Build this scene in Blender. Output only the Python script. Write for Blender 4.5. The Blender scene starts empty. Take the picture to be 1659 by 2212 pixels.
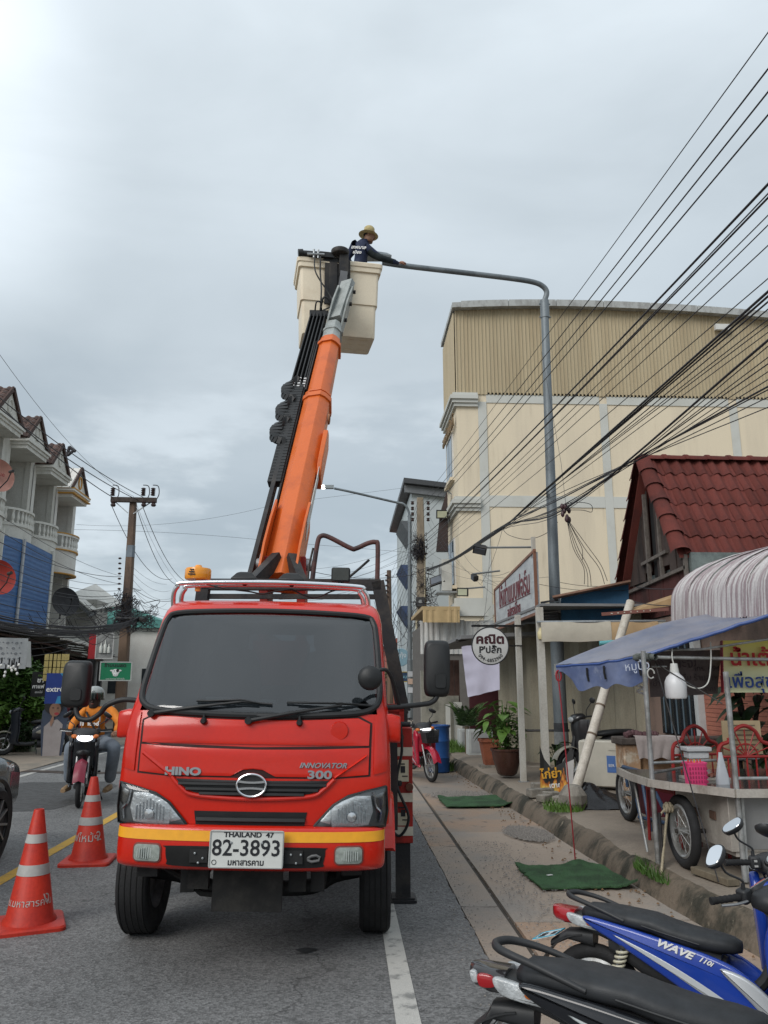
import bpy,bmesh,math,random
from mathutils import Vector,Matrix,Euler,noise
random.seed(7)
R = math.radians
sc = bpy.context.scene
col = sc.collection
# ------------------------------------------------------------------ camera
F = 1680.0; TH = math.atan(374 / F)
YAW = math.atan(84.5 / (F * math.cos(TH) + 374 * math.sin(TH))); H = 1.6
cam_d = bpy.data.cameras.new('camera'); cam = bpy.data.objects.new('camera',cam_d); col.objects.link(cam)
cam.location = (0,0,H); cam.rotation_euler = (R(90) + TH,0,-YAW)
cam_d.sensor_fit = 'VERTICAL'; cam_d.sensor_height = 24; cam_d.lens = 24 * F / 2212
cam_d.clip_end = 3000; cam_d.clip_start = .05
sc.camera = cam
# ------------------------------------------------------------------ sky, sun, exposure
world = bpy.data.worlds.new('World'); sc.world = world; world.use_nodes = True
SUN_EL,SUN_AZ = R(36),R(-138)            # azimuth measured from +Y (down the road) towards +X
def build_world():
 nt = world.node_tree; N = nt.nodes; L = nt.links; N.clear()
 out = N.new('ShaderNodeOutputWorld'); bg = N.new('ShaderNodeBackground')
 sky = N.new('ShaderNodeTexSky'); sky.sky_type = 'NISHITA'; sky.sun_disc = False
 sky.sun_elevation = SUN_EL; sky.sun_rotation = SUN_AZ
 tc = N.new('ShaderNodeTexCoord'); sep = N.new('ShaderNodeSeparateXYZ'); L.new(tc.outputs['Generated'],sep.inputs[0])
 # stretched cloud coordinates: flatten height so that the deck looks like layered stratus
 mp = N.new('ShaderNodeMapping'); mp.inputs['Scale'].default_value = (1.0,1.0,2.6); L.new(tc.outputs['Generated'],mp.inputs[0])
 n1 = N.new('ShaderNodeTexNoise'); n1.inputs['Scale'].default_value = 2.1; n1.inputs['Detail'].default_value = 6; n1.inputs['Roughness'].default_value = .5
 n1.inputs['Distortion'].default_value = .35
 L.new(mp.outputs[0],n1.inputs['Vector'])
 r1 = N.new('ShaderNodeMapRange'); r1.inputs['From Min'].default_value = .36; r1.inputs['From Max'].default_value = .66
 r1.inputs['To Min'].default_value = .92; r1.inputs['To Max'].default_value = 1.07; L.new(n1.outputs['Fac'],r1.inputs[0])
 # overcast gradient: brighter towards the zenith
 zc = N.new('ShaderNodeClamp'); L.new(sep.outputs['Z'],zc.inputs[0]); zz = N.new('ShaderNodeMath'); zz.operation = 'POWER'; L.new(zc.outputs[0],zz.inputs[0]); zz.inputs[1].default_value = 1.7
 gr = N.new('ShaderNodeMapRange'); gr.inputs['To Min'].default_value = .545; gr.inputs['To Max'].default_value = .93; L.new(zz.outputs[0],gr.inputs[0])
 # thinner cloud high on the left, as in the photograph
 d = Vector((-.56,.64,.55)).normalized()
 dp = N.new('ShaderNodeVectorMath'); dp.operation = 'DOT_PRODUCT'; L.new(tc.outputs['Generated'],dp.inputs[0]); dp.inputs[1].default_value = d
 gl = N.new('ShaderNodeMapRange'); gl.interpolation_type = 'SMOOTHERSTEP'
 gl.inputs['From Min'].default_value = .93; gl.inputs['From Max'].default_value = 1.0; gl.inputs['To Min'].default_value = 1.0; gl.inputs['To Max'].default_value = 1.38
 L.new(dp.outputs['Value'],gl.inputs[0])
 # heaped cloud low over the roofs: whiter tops, bluish gaps
 mp2 = N.new('ShaderNodeMapping'); mp2.inputs['Scale'].default_value = (1.3,1.3,4.2); mp2.inputs['Location'].default_value = (.35,.1,.2); L.new(tc.outputs['Generated'],mp2.inputs[0])
 n2 = N.new('ShaderNodeTexNoise'); n2.inputs['Scale'].default_value = 2.6; n2.inputs['Detail'].default_value = 8; n2.inputs['Roughness'].default_value = .55; L.new(mp2.outputs[0],n2.inputs['Vector'])
 r2 = N.new('ShaderNodeMapRange'); r2.interpolation_type = 'SMOOTHSTEP'; r2.inputs['From Min'].default_value = .44; r2.inputs['From Max'].default_value = .60; r2.inputs['To Min'].default_value = -.045; r2.inputs['To Max'].default_value = .12; L.new(n2.outputs['Fac'],r2.inputs[0])
 lo_ = N.new('ShaderNodeMapRange'); lo_.interpolation_type = 'SMOOTHSTEP'; lo_.inputs['From Min'].default_value = .45; lo_.inputs['From Max'].default_value = .22; L.new(sep.outputs['Z'],lo_.inputs[0])
 ml = N.new('ShaderNodeMath'); ml.operation = 'MULTIPLY'; L.new(r2.outputs[0],ml.inputs[0]); L.new(lo_.outputs[0],ml.inputs[1])
 gr0 = gr; gr = N.new('ShaderNodeMath'); gr.operation = 'ADD'; L.new(gr0.outputs[0],gr.inputs[0]); L.new(ml.outputs[0],gr.inputs[1])
 m1 = N.new('ShaderNodeMath'); m1.operation = 'MULTIPLY'; L.new(gr.outputs[0],m1.inputs[0]); L.new(r1.outputs[0],m1.inputs[1])
 m2 = N.new('ShaderNodeMath'); m2.operation = 'MULTIPLY'; L.new(m1.outputs[0],m2.inputs[0]); L.new(gl.outputs[0],m2.inputs[1])
 # cloud tint: bluish where thin, neutral where bright
 cr = N.new('ShaderNodeValToRGB'); e = cr.color_ramp.elements
 e[0].position = .30; e[0].color = (.54,.69,.81,1); e[1].position = 1.0; e[1].color = (.87,.945,1.0,1)
 e2 = cr.color_ramp.elements.new(.62); e2.color = (.745,.84,.905,1)
 L.new(m2.outputs[0],cr.inputs[0])
 cm = N.new('ShaderNodeVectorMath'); cm.operation = 'SCALE'; L.new(cr.outputs[0],cm.inputs[0]); L.new(m2.outputs[0],cm.inputs['Scale'])
 sk = N.new('ShaderNodeVectorMath'); sk.operation = 'SCALE'; L.new(sky.outputs[0],sk.inputs[0]); sk.inputs['Scale'].default_value = .10
 mx = N.new('ShaderNodeMix'); mx.data_type = 'RGBA'; mx.inputs['Factor'].default_value = .90
 L.new(sk.outputs[0],mx.inputs['A']); L.new(cm.outputs[0],mx.inputs['B'])
 L.new(mx.outputs['Result'],bg.inputs[0]); bg.inputs[1].default_value = 1.0
 L.new(bg.outputs[0],out.inputs[0])
build_world()
sun_d = bpy.data.lights.new('sun','SUN'); sun = bpy.data.objects.new('sun',sun_d); col.objects.link(sun)
sun_d.energy = 1.5; sun_d.angle = R(34); sun_d.color = (1.0,.965,.92)
sun.rotation_euler = Vector((math.sin(SUN_AZ) * math.cos(SUN_EL),math.cos(SUN_AZ) * math.cos(SUN_EL),math.sin(SUN_EL))).to_track_quat('Z','Y').to_euler()
sun.location = (0,0,40)
vs = sc.view_settings; vs.view_transform = 'Standard'; vs.look = 'None'; vs.gamma = 1; vs.exposure = .38; vs.use_curve_mapping = False
sc.cycles.use_denoising = True; sc.cycles.max_bounces = 6
# ------------------------------------------------------------------ measuring: photo point + one known coordinate -> place in the world (metres)
def ray(x,y):
 u = x - 829.5; v = 1106 - y
 f = F * math.cos(TH) - v * math.sin(TH); z = v * math.cos(TH) + F * math.sin(TH)
 return u * math.cos(YAW) + f * math.sin(YAW),-u * math.sin(YAW) + f * math.cos(YAW),z
def g(x,y,z=0.0):
 X,Y,Z = ray(x,y); t = (z - H) / Z; return Vector((X * t,Y * t,z))
def at(x,y,D):
 X,Y,Z = ray(x,y); t = D / Y; return Vector((X * t,D,H + Z * t))
def ax(x,y,Xw):
 X,Y,Z = ray(x,y); t = Xw / X; return Vector((Xw,Y * t,H + Z * t))
# ------------------------------------------------------------------ materials
MATS = {}
def M(name,c=None,rough=.6,metal=0.0,var=.12,scale=5.0,bump=0.0,bscale=60.0,spec=.5,alpha=1.0,coat=0.0,trans=0.0,emit=0.0,ior=1.45,sheen=0.0):
 if name in MATS: return MATS[name]
 m = bpy.data.materials.new(name); m.use_nodes = True; nt = m.node_tree; N = nt.nodes; L = nt.links
 b = N['Principled BSDF']
 if isinstance(c,(int,float)): c = (c,c,c)
 b.inputs['Roughness'].default_value = rough; b.inputs['Metallic'].default_value = metal
 b.inputs['Specular IOR Level'].default_value = spec; b.inputs['Coat Weight'].default_value = coat
 b.inputs['Coat Roughness'].default_value = .04
 b.inputs['Transmission Weight'].default_value = trans; b.inputs['IOR'].default_value = ior; b.inputs['Sheen Weight'].default_value = sheen
 b.inputs['Base Color'].default_value = (*c,1)
 if emit: b.inputs['Emission Color'].default_value = (*c,1); b.inputs['Emission Strength'].default_value = emit
 if alpha < 1: b.inputs['Alpha'].default_value = alpha
 tc = N.new('ShaderNodeTexCoord')
 if var > 0:
  n = N.new('ShaderNodeTexNoise'); n.inputs['Scale'].default_value = scale; n.inputs['Detail'].default_value = 7; n.inputs['Roughness'].default_value = .62
  L.new(tc.outputs['Object'],n.inputs['Vector'])
  mr = N.new('ShaderNodeMapRange'); mr.inputs['From Min'].default_value = .3; mr.inputs['From Max'].default_value = .7
  mr.inputs['To Min'].default_value = 1 - var; mr.inputs['To Max'].default_value = 1 + var * .6; L.new(n.outputs['Fac'],mr.inputs[0])
  vm = N.new('ShaderNodeVectorMath'); vm.operation = 'SCALE'; vm.inputs[0].default_value = c; L.new(mr.outputs[0],vm.inputs['Scale'])
  L.new(vm.outputs[0],b.inputs['Base Color'])
  rr = N.new('ShaderNodeMapRange'); rr.inputs['From Min'].default_value = .3; rr.inputs['From Max'].default_value = .7
  rr.inputs['To Min'].default_value = min(1,rough * 1.18); rr.inputs['To Max'].default_value = rough * .86; L.new(n.outputs['Fac'],rr.inputs[0])
  L.new(rr.outputs[0],b.inputs['Roughness'])
 if bump > 0:
  n2 = N.new('ShaderNodeTexNoise'); n2.inputs['Scale'].default_value = bscale; n2.inputs['Detail'].default_value = 4
  L.new(tc.outputs['Object'],n2.inputs['Vector'])
  bp = N.new('ShaderNodeBump'); bp.inputs['Strength'].default_value = bump; bp.inputs['Distance'].default_value = .01
  L.new(n2.outputs['Fac'],bp.inputs['Height']); L.new(bp.outputs[0],b.inputs['Normal'])
 MATS[name] = m; return m
def stain(name,c,c2,rough=.8,scale=1.2,lo=.42,hi=.62,stretch=(1,1,1),c3=None,scale3=14.,lo3=.6,hi3=.75,bump=.25,bscale=50.,metal=0.,spec=.3,fine=.10,rand=0.):
 """paint, concrete, rusted sheet: a ground colour with stains of a second colour (and specks of a third)"""
 if name in MATS: return MATS[name]
 m = bpy.data.materials.new(name); m.use_nodes = True; nt = m.node_tree; N = nt.nodes; L = nt.links
 b = N['Principled BSDF']; b.inputs['Roughness'].default_value = rough; b.inputs['Metallic'].default_value = metal; b.inputs['Specular IOR Level'].default_value = spec
 tc = N.new('ShaderNodeTexCoord'); mp = N.new('ShaderNodeMapping'); mp.inputs['Scale'].default_value = stretch; L.new(tc.outputs['Object'],mp.inputs[0])
 def mask(s,a,h,d=8):
  n = N.new('ShaderNodeTexNoise'); n.inputs['Scale'].default_value = s; n.inputs['Detail'].default_value = d; n.inputs['Roughness'].default_value = .65
  L.new(mp.outputs[0],n.inputs['Vector']); r = N.new('ShaderNodeMapRange'); r.interpolation_type = 'SMOOTHSTEP'
  r.inputs['From Min'].default_value = a; r.inputs['From Max'].default_value = h; L.new(n.outputs['Fac'],r.inputs[0]); return r.outputs[0]
 mx = N.new('ShaderNodeMix'); mx.data_type = 'RGBA'; mx.inputs['A'].default_value = (*c,1); mx.inputs['B'].default_value = (*c2,1); L.new(mask(scale,lo,hi),mx.inputs['Factor'])
 o = mx.outputs['Result']
 if c3:
  m3 = N.new('ShaderNodeMix'); m3.data_type = 'RGBA'; L.new(o,m3.inputs['A']); m3.inputs['B'].default_value = (*c3,1); L.new(mask(scale3,lo3,hi3),m3.inputs['Factor']); o = m3.outputs['Result']
 n = N.new('ShaderNodeTexNoise'); n.inputs['Scale'].default_value = bscale; n.inputs['Detail'].default_value = 5; L.new(tc.outputs['Object'],n.inputs['Vector'])
 if fine:
  mr = N.new('ShaderNodeMapRange'); mr.inputs['From Min'].default_value = .3; mr.inputs['From Max'].default_value = .7; mr.inputs['To Min'].default_value = 1 - fine; mr.inputs['To Max'].default_value = 1 + fine
  L.new(n.outputs['Fac'],mr.inputs[0]); vm = N.new('ShaderNodeVectorMath'); vm.operation = 'SCALE'; L.new(o,vm.inputs[0]); L.new(mr.outputs[0],vm.inputs['Scale']); o = vm.outputs[0]
 if rand:   # every piece its own shade
  oi = N.new('ShaderNodeObjectInfo'); r4 = N.new('ShaderNodeMapRange'); r4.inputs['To Min'].default_value = 1 - rand; r4.inputs['To Max'].default_value = 1 + rand; L.new(oi.outputs['Random'],r4.inputs[0])
  v4 = N.new('ShaderNodeVectorMath'); v4.operation = 'SCALE'; L.new(o,v4.inputs[0]); L.new(r4.outputs[0],v4.inputs['Scale']); o = v4.outputs[0]
 L.new(o,b.inputs['Base Color'])
 if bump:
  bp = N.new('ShaderNodeBump'); bp.inputs['Strength'].default_value = bump; bp.inputs['Distance'].default_value = .01
  L.new(n.outputs['Fac'],bp.inputs['Height']); L.new(bp.outputs[0],b.inputs['Normal'])
 MATS[name] = m; return m
# ------------------------------------------------------------------ mesh building
def spl(pts,n=6,closed=False):
 """Catmull-Rom through the points"""
 P = [Vector(p) for p in pts]; k = len(P); out = []
 for i in range(k if closed else k - 1):
  if closed: a,b,c,d = P[i - 1],P[i],P[(i + 1) % k],P[(i + 2) % k]
  else: a,b,c,d = P[max(i - 1,0)],P[i],P[i + 1],P[min(i + 2,k - 1)]
  for j in range(n):
   t = j / n
   out.append(.5 * ((2 * b) + (c - a) * t + (2 * a - 5 * b + 4 * c - d) * t * t + (3 * b - a - 3 * c + d) * t ** 3))
 if not closed: out.append(P[-1].copy())
 return out
def rrect(w,h,r,n=4):
 """rounded rectangle, centred, counter-clockwise (2D)"""
 o = []
 for cx,cy,a0 in ((w / 2 - r,h / 2 - r,0),(-w / 2 + r,h / 2 - r,90),(-w / 2 + r,-h / 2 + r,180),(w / 2 - r,-h / 2 + r,270)):
  for k in range(n + 1):
   a = R(a0 + 90 * k / n); o.append((cx + r * math.cos(a),cy + r * math.sin(a)))
 return o
def frame_from(d):
 d = d.normalized(); u = Vector((0,0,1)) if abs(d.z) < .95 else Vector((1,0,0))
 a = d.cross(u).normalized(); return a,d.cross(a).normalized()
class MB:
 def __init__(s,X=None): s.v = []; s.f = []; s.X = X if X is not None else Matrix()
 def V(s,p): s.v.append(s.X @ Vector(p)); return len(s.v) - 1
 def face(s,pts): s.f.append([s.V(p) for p in pts]); return s
 def box(s,c,d,rz=0,rot=None):
  m = Matrix.Translation(c) @ (rot.to_4x4() if rot is not None else Matrix.Rotation(rz,4,'Z'))
  q = [m @ Vector((x * d[0] / 2,y * d[1] / 2,z * d[2] / 2)) for x in (-1,1) for y in (-1,1) for z in (-1,1)]
  i = [s.V(p) for p in q]
  for a in ((0,1,3,2),(4,6,7,5),(0,4,5,1),(2,3,7,6),(0,2,6,4),(1,5,7,3)): s.f.append([i[k] for k in a])
  return s
 def bx(s,a,b): return s.box(((a[0] + b[0]) / 2,(a[1] + b[1]) / 2,(a[2] + b[2]) / 2),(abs(b[0] - a[0]),abs(b[1] - a[1]),abs(b[2] - a[2])))
 def beam(s,p0,p1,w,h,roll=0):
  p0 = Vector(p0); p1 = Vector(p1); d = (p1 - p0); a,b = frame_from(d);
  if roll: q = Matrix.Rotation(roll,3,d.normalized()); a = q @ a; b = q @ b
  r = []
  for p in (p0,p1): r.append([s.V(p + a * x * w / 2 + b * y * h / 2) for x,y in ((-1,-1),(1,-1),(1,1),(-1,1))])
  for k in range(4): s.f.append([r[0][k],r[0][(k + 1) % 4],r[1][(k + 1) % 4],r[1][k]])
  s.f.append(r[0][::-1]); s.f.append(r[1]); return s
 def cyl(s,p0,p1,r0,r1=None,n=12,cap=True):
  r1 = r0 if r1 is None else r1; p0 = Vector(p0); p1 = Vector(p1); a,b = frame_from(p1 - p0)
  q = [[s.V(p + (a * math.cos(2 * math.pi * k / n) + b * math.sin(2 * math.pi * k / n)) * r) for k in range(n)] for p,r in ((p0,r0),(p1,r1))]
  for k in range(n): s.f.append([q[0][k],q[0][(k + 1) % n],q[1][(k + 1) % n],q[1][k]])
  if cap: s.f.append(q[0][::-1]); s.f.append(q[1])
  return s
 def tube(s,pts,r,n=8,cap=True):
  P = [Vector(p) for p in pts]; rr = r if isinstance(r,(list,tuple)) else [r] * len(P); prev = None; a = b = None
  for i,p in enumerate(P):
   d = (P[min(i + 1,len(P) - 1)] - P[max(i - 1,0)]).normalized()
   if a is None: a,b = frame_from(d)
   else:
    a = (a - d * a.dot(d)).normalized(); b = d.cross(a).normalized()
   q = [s.V(p + (a * math.cos(2 * math.pi * k / n) + b * math.sin(2 * math.pi * k / n)) * rr[i]) for k in range(n)]
   if prev:
    for k in range(n): s.f.append([prev[k],prev[(k + 1) % n],q[(k + 1) % n],q[k]])
   elif cap: s.f.append(q[::-1])
   prev = q
  if cap: s.f.append(prev)
  return s
 def rings(s,rs,cap=True,closed=True):
  idx = [[s.V(p) for p in r] for r in rs]; n = len(idx[0])
  for a,b in zip(idx,idx[1:]):
   for k in range(n if closed else n - 1): s.f.append([a[k],a[(k + 1) % n],b[(k + 1) % n],b[k]])
  if cap: s.f.append(idx[0][::-1]); s.f.append(idx[-1])
  return s
 def prism(s,poly,f0,f1):
  """poly: 2D points, f0/f1: functions (u, v) -> 3D for the two faces"""
  a = [s.V(f0(*p)) for p in poly]; b = [s.V(f1(*p)) for p in poly]; n = len(poly)
  for k in range(n): s.f.append([a[k],a[(k + 1) % n],b[(k + 1) % n],b[k]])
  s.f.append(a[::-1]); s.f.append(b); return s
 def ext(s,poly,ax_,lo,hi):
  """extrude a 2D outline along an axis: 'x' (u,v)=(y,z), 'y' (u,v)=(x,z), 'z' (u,v)=(x,y)"""
  f = {'x': lambda w: (lambda u,v: (w,u,v)),'y': lambda w: (lambda u,v: (u,w,v)),'z': lambda w: (lambda u,v: (u,v,w))}[ax_]
  return s.prism(poly,f(lo),f(hi))
 def slab(s,poly,y0,half,r=.02,yc=None):
  """panel in the x-z plane, rounded rim; half thickness about y0"""
  n = len(poly); P = [Vector((p[0],p[1])) for p in poly]; ar = sum(P[i].x * P[(i + 1) % n].y - P[(i + 1) % n].x * P[i].y for i in range(n)); sg = 1 if ar > 0 else -1
  nr = []
  for i in range(n):
   d = (P[(i + 1) % n] - P[i - 1]); nr.append(Vector((-d.y,d.x)).normalized() * sg)
  prof = [(-half,r),(-half + r * .3,r * .3),(-half + r,0),(half - r,0),(half - r * .3,r * .3),(half,r)]
  rs = []
  for y,ins in prof: rs.append([(P[i].x + nr[i].x * ins,y0 + y,P[i].y + nr[i].y * ins) for i in range(n)])
  return s.rings(rs)
 def loft(s,secs,n=16,ax_='x',cap=True):
  """superellipse sections (pos, centre_v, half_w, half_h, power[, lateral offset]) along an axis"""
  rs = []
  for q in secs:
   x,zc,w,h = q[:4]; p = q[4] if len(q) > 4 else 2.2; yo = q[5] if len(q) > 5 else 0
   r = []
   for k in range(n):
    a = 2 * math.pi * (k + .5) / n; c,d = math.cos(a),math.sin(a)
    u = math.copysign(abs(c) ** (2 / p),c) * w; v = math.copysign(abs(d) ** (2 / p),d) * h
    r.append((x,yo + u,zc + v) if ax_ == 'x' else ((yo + u,x,zc + v) if ax_ == 'y' else (yo + u,zc + v,x)))
   rs.append(r)
  return s.rings(rs,cap)
 def lathe(s,prof,c=(0,0,0),n=20,axis='z',cap=True):
  rs = []
  for r,h in prof:
   q = []
   for k in range(n):
    a = 2 * math.pi * k / n; x,y = r * math.cos(a),r * math.sin(a)
    q.append({'z': (c[0] + x,c[1] + y,c[2] + h),'y': (c[0] + x,c[1] + h,c[2] + y),'x': (c[0] + h,c[1] + x,c[2] + y)}[axis])
   rs.append(q)
  return s.rings(rs,cap)
 def ell(s,c,r,nu=12,nv=8):
  pr = [(math.sin(math.pi * i / nv),-math.cos(math.pi * i / nv)) for i in range(nv + 1)]
  pr[0] = (.02,-1); pr[-1] = (.02,1); rs = []
  for a,h in pr: rs.append([(c[0] + r[0] * a * math.cos(2 * math.pi * k / nu),c[1] + r[1] * a * math.sin(2 * math.pi * k / nu),c[2] + r[2] * h) for k in range(nu)])
  return s.rings(rs)
 def torus(s,c,R0,r,axis='y',n=28,m=8,sq=1.0):
  for i in range(n):
   pass
  idx = []
  for i in range(n):
   a = 2 * math.pi * i / n; q = []
   for j in range(m):
    b = 2 * math.pi * j / m; rr = R0 + r * math.cos(b); h = r * sq * math.sin(b); x,z = rr * math.cos(a),rr * math.sin(a)
    q.append(s.V({'y': (c[0] + x,c[1] + h,c[2] + z),'x': (c[0] + h,c[1] + x,c[2] + z),'z': (c[0] + x,c[1] + z,c[2] + h)}[axis]))
   idx.append(q)
  for i in range(n):
   for j in range(m): s.f.append([idx[i][j],idx[(i + 1) % n][j],idx[(i + 1) % n][(j + 1) % m],idx[i][(j + 1) % m]])
  return s
 def sheet(s,fn,nu,nv,th=None):
  """parametric sheet fn(u, v); thickness th along its normals when given"""
  g_ = [[Vector(fn(i / nu,j / nv)) for j in range(nv + 1)] for i in range(nu + 1)]
  i0 = [[s.V(p) for p in r] for r in g_]
  for i in range(nu):
   for j in range(nv): s.f.append([i0[i][j],i0[i + 1][j],i0[i + 1][j + 1],i0[i][j + 1]])
  if th:
   i1 = []
   for i in range(nu + 1):
    r = []
    for j in range(nv + 1):
     du = g_[min(i + 1,nu)][j] - g_[max(i - 1,0)][j]; dv = g_[i][min(j + 1,nv)] - g_[i][max(j - 1,0)]
     nn = du.cross(dv); nn = nn.normalized() if nn.length > 1e-9 else Vector((0,0,1)); r.append(s.V(g_[i][j] - nn * th))
    i1.append(r)
   for i in range(nu):
    for j in range(nv): s.f.append([i1[i][j],i1[i][j + 1],i1[i + 1][j + 1],i1[i + 1][j]])
   per = [(i,0) for i in range(nu)] + [(nu,j) for j in range(nv)] + [(i,nv) for i in range(nu,0,-1)] + [(0,j) for j in range(nv,0,-1)]
   for k in range(len(per)):
    a,b = per[k],per[(k + 1) % len(per)]; s.f.append([i0[a[0]][a[1]],i1[a[0]][a[1]],i1[b[0]][b[1]],i0[b[0]][b[1]]])
  return s
 def build(s,name,mat,parent=None,world=False,smooth=38,label=None,bevel=0):
  me = bpy.data.meshes.new(name)
  vv = s.v
  if parent is not None and world: iv = RM[root_of(parent)].inverted(); vv = [iv @ p for p in vv]
  me.from_pydata([tuple(p) for p in vv],[],s.f)
  bm = bmesh.new(); bm.from_mesh(me); bmesh.ops.remove_doubles(bm,verts=bm.verts,dist=1e-6)
  bmesh.ops.recalc_face_normals(bm,faces=bm.faces); bm.to_mesh(me); bm.free()
  if isinstance(mat,(list,tuple)):
   for q in mat: me.materials.append(q)
  else: me.materials.append(mat)
  me.shade_smooth()
  if smooth is not None: me.set_sharp_from_angle(angle=R(smooth))
  o = bpy.data.objects.new(name,me); col.objects.link(o)
  if parent is not None: o.parent = parent
  if bevel:
   bv = o.modifiers.new('bevel','BEVEL'); bv.width = bevel; bv.segments = 2; bv.limit_method = 'ANGLE'; bv.angle_limit = R(40)
  if label: o['label'] = label
  return o
RM = {}
def root_of(o):
 while o.parent is not None: o = o.parent
 return o.name
def thing(name,label,cat,loc=(0,0,0),rz=0,group=None,rot=None):
 o = bpy.data.objects.new(name,None); col.objects.link(o); o.location = loc; o.empty_display_size = .2
 e = rot if rot is not None else (0,0,rz); o.rotation_euler = e
 o['label'] = label; o['category'] = cat
 if group: o['group'] = group
 RM[o.name] = Matrix.Translation(loc) @ Euler(e).to_matrix().to_4x4()
 return o
def tag(o,label,cat,group=None,kind=None):
 o['label'] = label; o['category'] = cat
 if group: o['group'] = group
 if kind: o['kind'] = kind
 return o
def struct(o): o['kind'] = 'structure'; return o
def share(name,me_obj,parent,mtx=None):
 """another piece with the same mesh data"""
 o = bpy.data.objects.new(name,me_obj.data); col.objects.link(o); o.parent = parent
 if mtx is not None: o.matrix_basis = mtx
 return o
def copy_tree(o,parent=None):
 c = o.copy(); col.objects.link(c)
 if parent is not None: c.parent = parent
 else: RM[c.name] = Matrix()
 for ch in list(o.children): copy_tree(ch,c)
 return c
def text(s,size,mat,parent,M4,name='lettering',ext=.002,align='CENTER',sx=1.0,world=False,shear=0,off=0.0,space=1.0,spl_=None):
 """raised flat lettering; M4 maps text x -> right, y -> up, z -> out of the surface"""
 cu = bpy.data.curves.new('txt','FONT'); cu.body = s; cu.size = size; cu.extrude = ext; cu.align_x = align; cu.align_y = 'CENTER'; cu.shear = shear; cu.offset = off
 cu.space_character = space; cu.resolution_u = 3
 t = bpy.data.objects.new('txt',cu); col.objects.link(t); bpy.context.view_layer.update()
 me = bpy.data.meshes.new_from_object(t.evaluated_get(bpy.context.evaluated_depsgraph_get()))
 bpy.data.objects.remove(t); bpy.data.curves.remove(cu)
 X = M4 @ Matrix.Diagonal((sx,1,1,1))
 if world and parent is not None: X = RM[root_of(parent)].inverted() @ X
 me.transform(X); me.name = name; me.materials.clear(); me.materials.append(mat)
 o = bpy.data.objects.new(name,me); col.objects.link(o); o.parent = parent
 return o
def basis(o,x,n):
 """matrix at o with text direction x and outward normal n"""
 x = Vector(x).normalized(); n = Vector(n).normalized(); y = n.cross(x).normalized(); x = y.cross(n).normalized()
 m = Matrix((x,y,n)).transposed().to_4x4(); m.translation = Vector(o); return m
# ================================================================== GROUND
def asphalt_mat():
 m = bpy.data.materials.new('asphalt'); m.use_nodes = True; nt = m.node_tree; N = nt.nodes; L = nt.links; b = N['Principled BSDF']
 tc = N.new('ShaderNodeTexCoord')
 def nz(s,d=6,r=.6):
  n = N.new('ShaderNodeTexNoise'); n.inputs['Scale'].default_value = s; n.inputs['Detail'].default_value = d; n.inputs['Roughness'].default_value = r; L.new(tc.outputs['Object'],n.inputs['Vector']); return n.outputs['Fac']
 def ramp(f,a,bq,lo,hi):
  r = N.new('ShaderNodeMapRange'); r.inputs['From Min'].default_value = a; r.inputs['From Max'].default_value = bq; r.inputs['To Min'].default_value = lo; r.inputs['To Max'].default_value = hi; L.new(f,r.inputs[0]); return r.outputs[0]
 v = N.new('ShaderNodeTexVoronoi'); v.inputs['Scale'].default_value = 75; L.new(tc.outputs['Object'],v.inputs['Vector'])
 stone = N.new('ShaderNodeSeparateColor'); L.new(v.outputs['Color'],stone.inputs[0])
 def mul(a,bb):
  q = N.new('ShaderNodeMath'); q.operation = 'MULTIPLY'; L.new(a,q.inputs[0]); L.new(bb,q.inputs[1]); return q.outputs[0]
 f = mul(mul(ramp(nz(.45),.32,.68,.74,1.16),ramp(nz(4.5,8,.7),.3,.7,.86,1.12)),ramp(stone.outputs[0],0,1,.62,1.42))
 # hairline cracks
 vc = N.new('ShaderNodeTexVoronoi'); vc.feature = 'DISTANCE_TO_EDGE'; vc.inputs['Scale'].default_value = .38;
 wob = N.new('ShaderNodeTexNoise'); wob.inputs['Scale'].default_value = 1.7; wob.inputs['Detail'].default_value = 6; L.new(tc.outputs['Object'],wob.inputs['Vector'])
 ad = N.new('ShaderNodeVectorMath'); ad.operation = 'ADD'; L.new(tc.outputs['Object'],ad.inputs[0]); L.new(wob.outputs['Color'],ad.inputs[1]); L.new(ad.outputs[0],vc.inputs['Vector'])
 ck = mul(f,ramp(vc.outputs['Distance'],.0,.006,.55,1.0))
 sc_ = N.new('ShaderNodeVectorMath'); sc_.operation = 'SCALE'; sc_.inputs[0].default_value = (.158,.158,.157); L.new(ck,sc_.inputs['Scale']); L.new(sc_.outputs[0],b.inputs['Base Color'])
 b.inputs['Roughness'].default_value = .88; b.inputs['Specular IOR Level'].default_value = .35
 bp = N.new('ShaderNodeBump'); bp.inputs['Strength'].default_value = .55; bp.inputs['Distance'].default_value = .006; L.new(v.outputs['Distance'],bp.inputs['Height']); L.new(bp.outputs[0],b.inputs['Normal'])
 return m
ASPH = asphalt_mat()
CONC = stain('apron_concrete',c=(.315,.255,.205),c2=(.25,.225,.20),rand=.10,scale=.9,lo=.40,hi=.62,c3=(.12,.11,.10),scale3=5,lo3=.60,hi3=.74,bump=.4,bscale=70)
CONC_RED = stain('apron_concrete_dusty',c=(.355,.25,.18),c2=(.285,.24,.20),rand=.10,scale=1.1,lo=.40,hi=.60,c3=(.11,.095,.085),scale3=4,lo3=.56,hi3=.72,bump=.4,bscale=70)
WALK = stain('footway_concrete',(.25,.21,.168),(.165,.14,.115),scale=.7,lo=.40,hi=.64,c3=(.32,.29,.25),scale3=2.2,lo3=.60,hi3=.70,bump=.5,bscale=45)
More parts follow.
